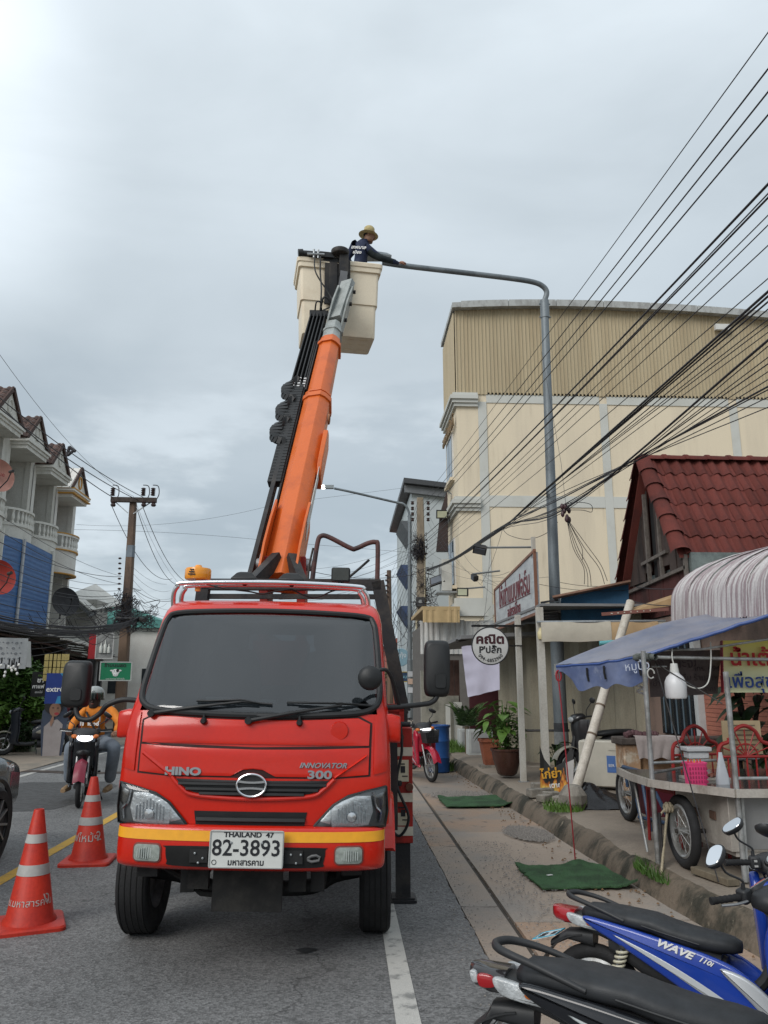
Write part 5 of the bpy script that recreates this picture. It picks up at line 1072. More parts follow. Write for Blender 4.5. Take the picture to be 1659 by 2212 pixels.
# street furniture on the block's front: brown hanging sign, lamps, air conditioner
s0 = [at(966,1058,27.5),at(968,1190,27.5),at(942,1190,27.5),at(950,1110,27.5)]
bsn = thing('projecting_sign','dark brown tapered sign projecting from the corner of the cream block','sign',s0[1]); q = MB(); q.prism([(0,0),(1,0),(1,1),(0,1)],lambda a,b: s0[0].lerp(s0[1],a).lerp(s0[3].lerp(s0[2],a),b),lambda a,b: s0[0].lerp(s0[1],a).lerp(s0[3].lerp(s0[2],a),b) + Vector((.05,.3,0))); q.build('panel',M('sign_brown',(.045,.028,.026),.5),bsn,True)
q = MB(); q.tube([s0[0] + Vector((0,.1,0)),s0[0] + Vector((.25,.1,-.2)),s0[1] + Vector((.3,.1,.3))],.03,6); q.build('bracket',STEEL,bsn,True)
def floodlight(px,py,Y,w,label,face=(0,-1,-.3),bright=False,arm=None):
 p = at(px,py,Y); f = thing('floodlight',label,'floodlight',p,0,'floodlights on the right side'); X = basis(p,(1,0,0),face)
 q = MB(X); q.box((0,0,-.03),(w,w * .75,.06)); q.box((0,0,-.075),(w * .8,w * .6,.03)); q.build('housing',BLACKM,f,True); q = MB(X); q.box((0,0,.006),(w * .82,w * .55,.012)); q.build('glass',M('flood_pale',(.55,.56,.40),.3) if bright else M('flood_dark',(.10,.11,.13),.15),f,True)
 if arm:
  q = MB(); q.tube([at(*a_) for a_ in arm],.018,6); q.build('arm',M('arm_grey',(.20,.21,.21),.5,.4),f,True)
 return f
floodlight(955,1111,27.3,.42,'square floodlight with pale glass on the brown sign',bright=True)
floodlight(944,1252,27.0,.55,'tilted floodlight above the outdoor unit of the cream block',(-.4,-.6,.5))
floodlight(1036,1190,12.5,.22,'nearest floodlight on an arm above the slanting shop sign',(-.2,-.4,-.6),arm=[(1036,1180,12.5),(1038,1183,12.5),(1152,1182,12.4)])
floodlight(1021,1248,13.8,.14,'middle floodlight, edge-on, on the slanting shop sign',(-.9,-.2,-.1),arm=[(1021,1240,13.8),(1080,1233,13.8)])
floodlight(999,1279,15.2,.22,'farthest small floodlight on the slanting shop sign',(-.2,-.6,-.1),True,[(1000,1272,15.2),(1048,1268,15.2)])
p = at(962,1245,27.2); ac = thing('air_conditioner','white outdoor unit on the front of the cream block','air conditioner',p); q = MB(); q.box(p,(.35,.8,1.1)); q.build('case',M('ac_white',(.50,.50,.47),.5),ac,True); q = MB(); q.torus(p + Vector((-.18,0,.15)),.28,.02,'x',20,6); q.build('fan_guard',M('ac_grill',(.25,.25,.25),.5),ac,True); q = MB(); q.box(p + Vector((.1,0,-.6)),(.9,.9,.05)); q.build('bracket',STEEL,ac,True)
# lean-to shops in front of the block
lt = thing('lean_to','lean-to shop with tan awning over white corrugated sheets','shop',(3,22,0)); q = MB(); q.bx((2.2,22.05,0),(8,25.8,3.3)); q.build('wall',M('leanto_dark',(.12,.11,.10),.8),lt,True)
WHC = stain('white_corrugated',(.52,.52,.50),(.38,.37,.35),scale=1.5,stretch=(4,1,.5),c3=(.20,.17,.15),scale3=5,lo3=.66,hi3=.76,rough=.5)
def corr(q,p0,p1,z0,z1,pitch=.11,amp=.018,slope=None):
 p0 = Vector(p0); p1 = Vector(p1); L_ = (p1 - p0).length; d = (p1 - p0).normalized(); nn = Vector((d.y,-d.x,0)); n = int(L_ / pitch) * 4
 f = lambda u,v: (p0 + d * L_ * u + nn * (amp * (1 if int(round(u * n)) % 4 in (1,2) else -1) * .5) + Vector((0,0,(z0 if not callable(z0) else z0(u)) * (1 - v) + (z1 if not callable(z1) else z1(u)) * v)))
 q.sheet(f,n,1,.003); return q
for k in range(5):
 a_ = at(908,1370,22).x + .42 * k; q = MB(); corr(q,(a_,22 - .004 * (k % 2),0),(a_ + .42,22 - .004 * (k % 2),0),2.45,3.36 + .02 * k % .05,.14,.03); q.build('wall_sheet',WHC,lt,True,smooth=20)
for k in range(3):
 a_ = 2.12 + .34 * k; q = MB(); corr(q,(a_,21.4,0),(a_ + .34,21.4,0),3.28,3.62 + .035 * k,.17,.02); q.build('awning_sheet',M('tan_sheet',(.42,.30,.15),.6,var=.15),lt,True,smooth=20)
q = MB(); q.bx((2.1,21.4,3.62),(3.15,25,3.72)); q.build('awning_top',M('tan_sheet'),lt,True)
q = MB(); q.box((3.55,21.9,3.75),(.95,.2,.5)); q.build('frieze',GREYB,lt,True)
# old boundary wall and wooden door, grass tuft
ow = thing('old_wall','stained grey rendered wall with a brown timber door behind the red motorcycle','wall',(2.3,19,0)); OW = stain('mould_wall',(.27,.26,.22),(.12,.12,.10),scale=1.3,c3=(.06,.06,.05),scale3=3,lo3=.56,hi3=.7,stretch=(1,1,.6))
q = MB(); q.bx((1.85,19.2,0),(2.75,19.5,1.35)); q.bx((1.85,19.25,1.35),(2.25,19.5,1.95)); q.build('wall',OW,ow,True)
for k in range(4): q = MB(); q.bx((2.28 + .13 * k,19.3,.95),(2.40 + .13 * k,19.36,2.2)); q.build('plank',WOODD,ow,True)
q = MB(); q.bx((2.62,19.05,0),(2.80,19.2,1.2)); q.bx((2.4,18.9,0),(2.5,19.0,1.15)); q.build('gate_post',GREYB,ow,True)
rnd = random.Random(11)
def tuft(name,label,c,rx,ry,n,h,mat,kind=True):
 q = MB()
 for _ in range(n):
  a = rnd.random() * 6.28; d = math.sqrt(rnd.random()); x,y = c[0] + rx * d * math.cos(a),c[1] + ry * d * math.sin(a); hh = h * (.4 + .8 * rnd.random()); lx,ly = rnd.gauss(0,.3) * hh,rnd.gauss(0,.3) * hh; w_ = .006 + .006 * rnd.random()
  q.f.append([q.V((x - w_,y,c[2])),q.V((x + w_,y,c[2])),q.V((x + lx * .5,y + ly * .5,c[2] + hh * .6)),q.V((x + lx,y + ly,c[2] + hh))])
 o = q.build(name,mat,smooth=None); tag(o,label,'grass',kind='stuff'); return o
tuft('grass','patch of grass in front of the old stained wall',(2.35,17.8,.2),.45,.7,1400,.20,LEAF2); tuft('grass','weeds beside the blue barrel',(1.98,15.6,.02),.12,.4,300,.16,LEAF)
tuft('grass','grass tuft at the pavement edge below the leaning pole',(2.52,9.35,.2),.22,.22,260,.11,LEAF2); tuft('grass','weeds growing on the kerb beside the green mat',(2.47,6.6,.12),.07,.35,260,.09,LEAF)
# ---------------------------------------------------------------- street lamps
LAMPG = stain('lamp_galvanised',(.20,.225,.24),(.145,.165,.18),rough=.55,scale=3,stretch=(1,1,.3),metal=.4,bump=.03)
def lamp(label,base,top,mid,bend,arm_end,r,head=True):
 l = thing('street_lamp',label,'street lamp',base,0,'street lamps on the right kerb')
 q = MB(); q.cyl(base,mid,r * 1.18,r * 1.15,20); q.cyl(mid,mid + Vector((0,0,.06)),r * 1.15,r,20); q.cyl(mid + Vector((0,0,.06)),top,r,r * .72,20); q.build('pole',LAMPG,l,True)
 q = MB(); q.tube(bend,r * .52,12); q.build('arm',LAMPG,l,True)
 q = MB(); q.cyl(top - Vector((0,0,.30)),top + Vector((0,0,.05)),r * .86,n=14)
 for z in (-.28,-.02): q.cyl(top + Vector((-r * 1.1,0,z)),top + Vector((r * 1.1,0,z)),.014,n=6)
 q.build('collar',LAMPG,l,True)
 q = MB(); q.box(base + Vector((0,0,.01)),(r * 3.4,r * 3.4,.02)); q.build('base_plate',LAMPG,l,True)
 return l
b0 = Vector((3.53,13.0,.20)); t0 = at(1184,655,13.0); t0 = Vector((3.60,13,t0.z))
bend = spl([t0 - Vector((0,0,.2)),t0 + Vector((0,0,.02)),at(1181,632,12.98),at(1172,618,12.95),at(1150,609,12.9),at(1100,601,12.8),at(1000,589,12.65),at(880,575,12.45),at(826,567,12.38)],5)
l1 = lamp('tall grey street lamp whose arm reaches the worker in the bucket',b0,t0,b0 + Vector((0,0,2.55)),bend,None,.095)
q = MB(); h0 = at(816,556,12.38); q.rings([[h0 + Vector((x,y,z)) for x,y,z in r_] for r_ in ([(-.22,-.10,-.03),(.22,-.08,-.03),(.22,.08,-.03),(-.22,.10,-.03)],[(-.24,-.12,.02),(.24,-.09,.0),(.24,.09,.0),(-.24,.12,.02)],[(-.15,-.08,.09),(.16,-.06,.06),(.16,.06,.06),(-.15,.08,.09)])]); q.build('lamp_head',M('lamp_head_grey',(.27,.30,.31),.5,.3),l1,True)
for z0,z1,c_ in ((.10,.36,'band_black'),(.36,.66,'band_white'),(.66,.80,'band_black')): q = MB(); q.cyl(b0 + Vector((0,0,z0)),b0 + Vector((0,0,z1)),.116,n=20,cap=False); q.build('painted_band',M(c_,(.05,.055,.06) if 'black' in c_ else (.25,.26,.26),.7,var=.3,scale=12),l1,True)
q = MB(); q.box(b0 + Vector((-.06,-.10,1.65)),(.06,.006,.18)); q.build('sticker',M('sticker_pale',(.5,.52,.5),.6),l1,True)
b1 = Vector((2.70,33,.02)); t1 = Vector((2.74,33,at(882,1115,33).z)); bend = spl([t1 - Vector((0,0,.2)),t1,at(880,1098,33),at(870,1088,33),at(850,1084,33),at(760,1063,32.6),at(722,1055,32.5)],5)
l2 = lamp('farther street lamp with its small lamp lit beside the boom',b1,t1,b1 + Vector((0,0,2.6)),bend,None,.10)
q = MB(); h0 = at(711,1052,32.5); q.box(h0,(.40,.2,.14)); q.build('lamp_head',M('lamp_head_grey'),l2,True); q = MB(); q.ell(at(698,1052,32.5),(.16,.12,.09),12,8); q.build('lamp_glass',M('lamp_lit',(1,.98,.92),.3,var=0,emit=3),l2,True)
for k,z in enumerate((1.4,1.75,2.05)): q = MB(); q.box((2.70,32.87,z),(.2,.01,.22)); q.build('sticker',M('sticker%d' % k,((.5,.52,.55),(.5,.36,.28),(.45,.47,.5))[k],.6),l2,True)
# ---------------------------------------------------------------- shop with the slanting sign: posts, sign, round sign, blind, cloth
POSTW = stain('post_cream',(.50,.485,.44),(.40,.37,.32),scale=3,c3=(.26,.11,.05),scale3=5,lo3=.64,hi3=.75,stretch=(1,1,.3))
def post(label,x0,y0,ztop,r):
 p = thing('post',label,'post',(x0,y0,.2)); q = MB(); q.box((x0,y0,(.2 + ztop) / 2),(r * 2,r * 2,ztop - .2)); q.build('shaft',POSTW,p,True,bevel=.004); q = MB(); q.box((x0,y0,.205),(r * 3.4,r * 3.4,.012)); q.build('base_plate',STEEL,p,True); return p
post('slim cream post nearest the round sign',2.66,12.0,2.66,.042); p2 = post('rusty cream post at the corner of the roller blind',2.93,11.7,2.75,.05)
q = MB(); c0 = Vector((2.93,11.65,2.34)); q.lathe([(.02,.10),(.035,.06),(.055,.03),(.055,-.04),(.045,-.07),(.01,-.08)],c0,14); q.build('lamp_globe',M('lamp_shade_yellow',(.60,.52,.30),.4,var=.1),p2,True)
SGN = stain('sign_silver',(.47,.48,.48),(.35,.36,.37),scale=2.5,stretch=(1,1,3),rough=.35)
sg = thing('shop_sign','slanting silver shop sign with maroon Thai lettering on cream posts','sign',(3.0,13.8,3))
zlo,zhi = 2.72,3.72
q = MB(); q.prism([(12.15,zlo),(15.5,zlo - .02),(15.5,3.45),(12.15,3.68)],lambda u,v: (3.0,u,v),lambda u,v: (3.06,u,v)); q.build('panel',SGN,sg,True)
for a_,b_ in (((3.0,12.13,zlo - .03),(3.0,12.13,3.72)),((3.0,12.1,zlo - .02),(3.0,15.55,zlo - .04)),((3.0,12.1,3.70),(3.0,15.55,3.47)),((3.0,15.52,zlo - .04),(3.0,15.52,3.48))): q = MB(); q.beam(a_,b_,.03,.045); q.build('frame',M('sign_frame_brown',(.22,.10,.06),.6,var=.2),sg,True)
q = MB(); q.beam((3.03,12.3,3.6),(3.03,12.3,3.95),.06,.06); q.build('stanchion',POSTW,sg,True)
MAR = M('maroon_print',(.16,.02,.03),.6)
text('ให้เช่าแบบฟอร์ม',.52,MAR,sg,basis((2.994,13.8,3.24),(0,-1,0),(-1,0,0)),world=True,sx=.80,off=.006); text('อุปกรณ์ไทย',.26,MAR,sg,basis((2.994,13.8,2.90),(0,-1,0),(-1,0,0)),world=True,sx=.9,off=.003)
q = MB(); q.box((2.993,13.8,3.06),(.004,2.6,.012)); q.build('rule',MAR,sg,True)
rp = at(1059,1395,11.0); rs_ = thing('round_sign','round white sign with hand-painted Thai name and phone number','sign',rp); X = basis(rp,(1,0,0),(0,-1,0))
q = MB(X); q.lathe([(.255,-.03),(.26,-.02),(.26,0),(.252,.003)],(0,0,0),48); q.build('disc',M('disc_white',(.56,.56,.54),.45,var=.05),rs_,True); q = MB(X); q.torus((0,0,.0),.259,.009,'z',48,6); q.build('rim',BLACKI,rs_,True)
def st_(s,y,size,off,sx=1.0,mat=BLACKI,sh=0): return text(s,size,mat,rs_,RM[rs_.name].inverted() @ X @ Matrix.Translation((0,y,.005)),ext=.002,off=off,sx=sx,shear=sh)
st_('คณิต',.085,.17,.007,1.12,M('maroon_ink',(.045,.008,.012),.6)); st_("P'ปลั๊ก",-.06,.125,.004,1.05)
num = '094-6852960'
for i,ch in enumerate(num):   # arched number, one mesh per glyph
 a = R(-90 + (i - 5) * 9.6); rr = .205; text(ch,.066,BLACKI,rs_,RM[rs_.name].inverted() @ X @ Matrix.Translation((rr * math.cos(a),rr * math.sin(a) + .0,.005)) @ Matrix.Rotation(a + R(90),4,'Z'),'digit',.002,off=.001)
q = MB(); q.beam(at(1020,1352,11.1),at(1130,1352,12.0),.03,.03); q.beam(at(1085,1395,11.04),at(1127,1395,12),.02,.02); q.build('bracket',BLACKM,rs_,True)
# purple-white cloth
cl = [at(997,1397,14),at(1079,1386,13.6),at(1079,1490,13.6),at(1011,1506,14)]
q = MB(); q.sheet(lambda u,v: cl[0].lerp(cl[1],u).lerp(cl[3].lerp(cl[2],u),v) + Vector((0,.03 * math.sin(u * 8 + v * 3) * v + .012 * math.sin(v * 22) * (1 - u) ** 3,.012 * noise.noise((u * 4,v * 4,0)))),24,24,.004); tag(q.build('hanging_cloth',M('cloth_lilac',(.48,.46,.56),.85,var=.08,scale=4,sheen=.2)),'pale lilac cloth hung as a screen behind the round sign','cloth')
# porch roof edge + shop porch
po = thing('porch_roof','low dark porch roof behind the round sign','roof',(3,16,2.4)); q = MB(); q.ext([(2.1,2.42),(4.6,2.55),(4.6,2.62),(2.1,2.48)],'y',14.2,19); q.build('sheet',M('porch_zinc',(.20,.20,.20),.6),po,True); q = MB(); q.beam(at(985,1385,14.6),at(1060,1368,14.6),.03,.06); q.build('edge',BLACKM,po,True)
q = MB(); q.bx((2.75,17.5,.2),(4.6,17.6,2.4)); q.build('maroon_screen',M('maroon_dark',(.06,.012,.016),.8),po,True)
# corrugated shop wall, oblique
CW = stain('beige_shutter',(.34,.31,.235),(.26,.235,.18),scale=1,stretch=(2,2,.4),rough=.6,c3=(.14,.11,.08),scale3=4,lo3=.66,hi3=.78)
sw = thing('sheet_wall','beige ribbed metal wall of the shop behind the lamp post','wall',(4,14,.2))
W0 = Vector((3.05,15.9,0)); W1 = Vector((4.85,12.35,0)); nS = 9
for k in range(nS): q = MB(); corr(q,W0.lerp(W1,k / nS),W0.lerp(W1,(k + 1) / nS),.2,2.75,.30,.10); q.build('wall_sheet',CW,sw,True,smooth=20)
q = MB(); q.cyl(at(1130,1578,13.5),at(1230,1578,13.2),.02,n=8); q.build('bar',BLACKM,sw,True)
pr2 = thing('porch_roof','dark sheet roof between the slanting sign and the lamp post','roof',(3.6,13.5,2.8)); q = MB(); q.prism([(2.98,11.75),(4.9,11.75),(4.9,13.2),(3.2,16.2),(2.98,16.2)],lambda u,v: (u,v,2.78),lambda u,v: (u,v,2.82)); q.build('sheet',M('porch_zinc'),pr2,True)
# roller blind: three stitched lengths on a tube
bl = thing('roller_blind','rolled cream and tan canvas blind hung between post and house','blind',(4,11.7,2.5))
def blz(x): return 2.54
for k,(xa,xb,c_) in enumerate(((1168,1318,(.50,.46,.38)),(1318,1420,(.46,.32,.18)),(1420,1500,(.45,.41,.34)))):
 A_ = at(xa,1345,11.6); B_ = at(xb,1343,11.6); hh = .285
 q = MB(); q.sheet(lambda u,v: A_.lerp(B_,u) + Vector((0,-.014 * math.sin(v * math.pi) - .012 * math.sin(u * 7),-hh * v + .006 * math.sin(u * 9) * v)),16,8,.02); q.build('canvas',M('blind%d' % k,c_,.8,var=.12,scale=5),bl,True)
q = MB(); q.cyl(at(1160,1344,11.6),at(1500,1341,11.6),.022,n=8); q.build('tube',STEEL,bl,True)
# blue panel with lean roof and dark louvre
bp_ = thing('blue_wall','flat blue panel under a thin sloping roof edge beside the lamp post','wall',(4,12.6,2.6)); c_ = [at(1213,1290,12.4),at(1358,1262,12.0),at(1358,1345,12.0),at(1213,1345,12.4)]
q = MB(); q.prism([(0,0),(1,0),(1,1),(0,1)],lambda a,b: c_[0].lerp(c_[1],a).lerp(c_[3].lerp(c_[2],a),b),lambda a,b: c_[0].lerp(c_[1],a).lerp(c_[3].lerp(c_[2],a),b) + Vector((.02,.12,0))); q.build('panel',stain('blue_paint',(.032,.105,.195),(.028,.085,.16),scale=1.5),bp_,True)
q = MB(); q.beam(at(1195,1291,12.3),at(1362,1257,11.9),.30,.03); q.build('roof_edge',M('rust_edge',(.22,.12,.08),.7,var=.3),bp_,True)
for k in range(7): a_ = at(1168,1302 + 6.5 * k,12.5); b_ = at(1206,1296 + 7 * k,12.45); q = MB(); q.beam(a_,b_,.05,.03); q.build('louvre',M('louvre_dark',(.05,.05,.055),.6),bp_,True)
# ---------------------------------------------------------------- red-roofed house
RT = stain('red_roof_tile',(.128,.036,.029),(.09,.030,.026),scale=2.2,lo=.42,hi=.62,c3=(.10,.035,.03),scale3=6,lo3=.56,hi3=.74,rough=.85,bump=.25,spec=.15,rand=.22)
hs = thing('tiled_house','old house with red clay tiles and a weathered timber gable','house',(4.8,11.7,0))
HX = 4.8; ye,yr,yf_ = 10.60,11.72,13.0; zr,zen,zef = 5.12,3.42,3.05
RIGHT = 9.0
sv = Vector((0,ye - yr,zen - zr)); sv2 = Vector((0,yf_ + .1 - yr,zef - zr))
q = MB(); q.prism([(0,0),(1,0),(1,1),(0,1)],lambda a,b: Vector((HX - .12 + (RIGHT - HX) * a,yr,zr - .07)) + sv * b,lambda a,b: Vector((HX - .12 + (RIGHT - HX) * a,yr,zr - .03)) + sv * b); rf = q.build('roof',RT,hs,True)
nv = 6; roof_tiles(rf,(HX - .02,yr,zr + .0),(1,0,0),sv,21,nv,.19,sv.length / nv,RT,.030)
q = MB(); q.prism([(0,0),(1,0),(1,1),(0,1)],lambda a,b: Vector((HX - .12 + (RIGHT - HX) * a,yr,zr - .07)) + sv2 * b,lambda a,b: Vector((HX - .12 + (RIGHT - HX) * a,yr,zr - .03)) + sv2 * b); rf2 = q.build('roof',RT,hs,True)
# ridge and verge caps, one tile each
for k in range(12):
 x0 = HX - .1 + .35 * k; q = MB(); q.rings([[(x,yr + r_ * math.cos(t),zr - .02 + r_ * .8 * math.sin(t)) for t in [math.pi * j / 8 for j in range(9)]] for x,r_ in ((x0,.115),(x0 + .31,.105),(x0 + .32,.13),(x0 + .37,.13))],cap=False,closed=False); q.build('ridge_tile',RT,rf,True,smooth=60)
for (v_,n_,par) in ((sv,6,rf),(sv2,7,rf2)):
 dn = v_.normalized(); ln = v_.length / n_; up = Vector((1,0,0)).cross(dn); up = up if up.z > 0 else -up
 for k in range(n_):
  o_ = Vector((HX - .10,yr,zr - .01)) + dn * ln * k; q = MB(); q.rings([[o_ + dn * t + Vector((1,0,0)) * (.135 + g_) * math.cos(a) * (1) + up * ((.11 + g_) * math.sin(a) + .02) for a in [math.pi * (-.15 + 1.2 * j / 8) for j in range(9)]] for t,g_ in ((-.02,-.02),(ln * .9,.0),(ln * 1.02,.012))],cap=False,closed=False); q.build('verge_tile',RT,par,True,smooth=60)
# timber gable: planks and battens, one each
GW = stain('weathered_timber',(.075,.055,.048),(.035,.028,.026),scale=3,stretch=(1,1,.25),c3=(.15,.12,.10),scale3=6,lo3=.62,hi3=.74)
GWR = stain('red_timber',(.085,.030,.027),(.05,.022,.020),scale=3,stretch=(1,1,.3))
ys_ = [ye + .12 + (yf_ - ye - .2) * k / 9 for k in range(10)]
def groof(y): return zr - .12 + (sv.z / sv.y) * (y - yr) if y < yr else zr - .12 + (sv2.z / sv2.y) * (y - yr)
for k in range(9):
 a_,b_ = ys_[k] + .008,ys_[k + 1] - .008; dx = .012 * math.sin(k * 5.1); zb_ = 3.22 if k not in (2,5) else 3.35
 if k == 4: q = MB(); q.bx((HX + .05,a_,3.25),(HX + .06,b_,min(groof(a_),groof(b_)))); q.build('gap',DARK,hs,True); continue
 q = MB(); q.prism([(a_,zb_),(b_,zb_),(b_,groof(b_)),(a_,groof(a_))],lambda u,v: (HX + dx,u,v),lambda u,v: (HX + dx + .02,u,v)); q.build('plank',GW,hs,True)
for k in range(8):
 a_,b_ = ye + .05 + .29 * k,ye + .05 + .29 * k + .275; q = MB(); q.prism([(a_,2.62),(b_,2.62),(b_,3.20 - .02 * k * .2),(a_,3.20)],lambda u,v: (HX - .005 * (k % 2),u,v),lambda u,v: (HX + .03,u,v)); q.build('panel_board',GWR,hs,True)
for a_,b_ in (((HX - .03,ye,3.22),(HX - .03,yf_,3.12)),((HX - .03,ye + .02,2.6),(HX - .03,ye + .02,3.4)),((HX - .02,yr - .25,3.2),(HX - .02,yr - .25,4.5)),((HX - .02,yr + .25,3.2),(HX - .02,yr + .25,4.6)),((HX - .03,ye + .1,3.35),(HX - .03,yr - .02,4.92)),((HX - .025,yr - .5,3.55),(HX - .025,yr + .5,3.5))): q = MB(); q.beam(a_,b_,.05,.05); q.build('batten',M('batten_pale',(.15,.13,.115),.8,var=.4,scale=12),hs,True)
q = MB(); q.bx((HX + .07,ye + .05,2.3),(8.8,yf_,3.3)); q.build('wall',stain('wall_green_grey',(.20,.24,.23),(.10,.12,.12),scale=1.2,c3=(.34,.33,.28),scale3=2,lo3=.55,hi3=.75),hs,True)
q = MB(); q.bx((HX + .02,ye - .06,2.75),(8.8,ye + .04,3.42)); q.build('eaves_wall',MATS['wall_green_grey'],hs,True)
q = MB(); q.bx((HX + .02,7.2,.2),(8.8,yf_ - .1,2.6)); q.build('ground_floor',stain('wall_pinkish',(.24,.17,.14),(.16,.12,.10),scale=1.5),hs,True)
# plank soffit beam and slotted angle
q = MB(); a_ = at(1365,1318,10.3); q.prism([(0,0),(1,0),(1,1),(0,1)],lambda u,v: at(1365 + 110 * u,1320 - 36 * u + 22 * v * u,10.3 - .4 * u),lambda u,v: at(1365 + 110 * u,1320 - 36 * u + 22 * v * u,10.3 - .4 * u) + Vector((.05,.25,.05))); q.build('soffit_board',M('board_tan',(.34,.22,.11),.8,var=.3,scale=6),hs,True)
q = MB(); q.bx((HX - .25,9.2,2.45),(HX + .1,10.2,2.52)); q.build('eaves_plank',M('plank_brown',(.13,.07,.04),.8,var=.3),hs,True)
q = MB(); q.beam(at(1300,1327,9.6),at(1445,1316,9.2),.04,.04); an = q.build('slotted_angle',M('angle_rust',(.16,.06,.045),.7),hs,True)
for k in range(7): q = MB(); q.box(at(1322 + 14 * k,1325.5 - 1.1 * k,9.54 - .038 * k) + Vector((0,-.024,0)),(.045,.004,.012)); q.build('slot',M('slot_pale',(.55,.50,.42),.6),an,True)
# shutter (each slat), barred window
for k in range(17):
 z = .92 + .055 * k; q = MB(); q.bx((HX - .015,7.3,z),(HX + .015,10.45,z + .05)); q.build('shutter_slat',stain('shutter_pink',(.40,.155,.105),(.33,.125,.09),scale=2),hs,True)
q = MB(); q.bx((HX - .02,10.5,.9),(HX + .015,11.9,2.2)); wn = q.build('window',M('window_black',(.010,.012,.016),.25),hs,True)
for k in range(6): q = MB(); q.cyl((HX - .05,10.6 + .22 * k,.92),(HX - .05,10.6 + .22 * k,2.2),.012,n=6); q.build('window_bar',M('bar_blue',(.08,.12,.15),.5),wn,True)
q = MB(); q.bx((HX - .10,10.44,.25),(HX - .0,10.56,2.3)); q.build('door_jamb',M('jamb_white',(.48,.50,.50),.6,var=.2),hs,True)
# curved striped awning of corrugated plastic: one sheet per length
ca2 = thing('curved_awning','white barrel-curved corrugated awning with rusty streaks below the red roof','awning',(4.2,8.5,2.4))
STR = stain('streaked_plastic',(.50,.475,.47),(.27,.21,.22),scale=8,stretch=(.2,2.6,.12),lo=.44,hi=.56,c3=(.10,.07,.06),scale3=10,lo3=.68,hi3=.76,rough=.45)
for k in range(7):
 y0 = 8.62 - .42 * (k + 1); n_ = 20
 q = MB(); q.sheet(lambda u,v: (4.92 - 1.25 * math.sin(min(v * 1.30,1) * 1.55) - .02 * max(0,v - .77) * 4 + .0,y0 + .43 * u,3.08 - .02 * k - .60 * (1 - math.cos(min(v * 1.30,1) * 1.5)) - (max(0,v - .77) * 1.1) + .007 * math.sin(u * 2 * math.pi * 7)),42,14,.005); q.build('sheet',STR,ca2,True,smooth=60)
# ---------------------------------------------------------------- loose things on the footway
pv = thing('leaning_pole','pale plastic pole set in a concrete lump, leaning over the pavement','pole',(2.66,9.45,.2)); a_ = Vector((2.66,9.45,.28)); b_ = at(1362,1300,10.4)
q = MB(); q.cyl(a_,b_,.058,.055,18); q.build('pipe',stain('pvc_pale',(.52,.48,.42),(.40,.36,.30),scale=4,c3=(.2,.17,.14),scale3=8,lo3=.68,hi3=.78,rough=.5),pv,True)
for t in (.30,.44,.62): c_ = a_.lerp(b_,t); d = (b_ - a_).normalized(); q = MB(); q.cyl(c_ - d * .012,c_ + d * .012,.061,n=16); q.build('tape',M('tape_brown',(.14,.10,.07),.7),pv,True)
q = MB(); q.lathe([(.12,0),(.17,.08),(.165,.17),(.10,.26),(.06,.28)],(2.66,9.42,.19),10); q.build('concrete_lump',stain('lump',(.24,.22,.19),(.14,.13,.11),scale=6),pv,True,smooth=20)
q = MB(); q.cyl(at(1295,1390,9.95),at(1352,1385,9.9),.03,n=10); tag(q.build('teal_tube',M('tube_teal',(.10,.33,.36),.5)),'short teal tube tucked behind the stall canopy','tube')
# air conditioner outdoor unit
ap = Vector((3.60,11.1,.25)); acx = thing('air_conditioner','cream outdoor unit with a round fan grille standing on the pavement','air conditioner',ap,R(-28)); ACM = M('ac_cream',(.44,.42,.36),.5,var=.1,scale=6)
q = MB(); q.box((0,0,.30),(.62,.30,.60)); bo_ = q.build('case',ACM,acx,bevel=.015)
q = MB(); q.box((-.31,0,.30),(.012,.27,.56)); q.build('side_panel',ACM,acx)
q = MB(); q.torus((-.318,0,.30),.12,.012,'x',28,6);
for k in range(6): q.torus((-.318,0,.30),.02 * (k + 1),.004,'x',24,5)
q.build('fan_guard',M('guard_dark',(.10,.10,.10),.6),acx); q = MB(); q.box((.12,-.152,.30),(.12,.005,.22)); q.build('energy_label',M('label_blue',(.06,.14,.36),.5),acx); text('EER',.05,WHITEI,acx,basis((.12,-.156,.28),(1,0,0),(0,-1,0)))
q = MB(); q.box((.17,-.153,.50),(.16,.01,.04)); q.box((.24,-.155,.34),(.12,.03,.14)); q.build('service_cover',ACM,acx)
for x in (-.22,.22): q = MB(); q.box((x,0,-.02),(.06,.34,.05)); q.build('foot',BLACKM,acx)
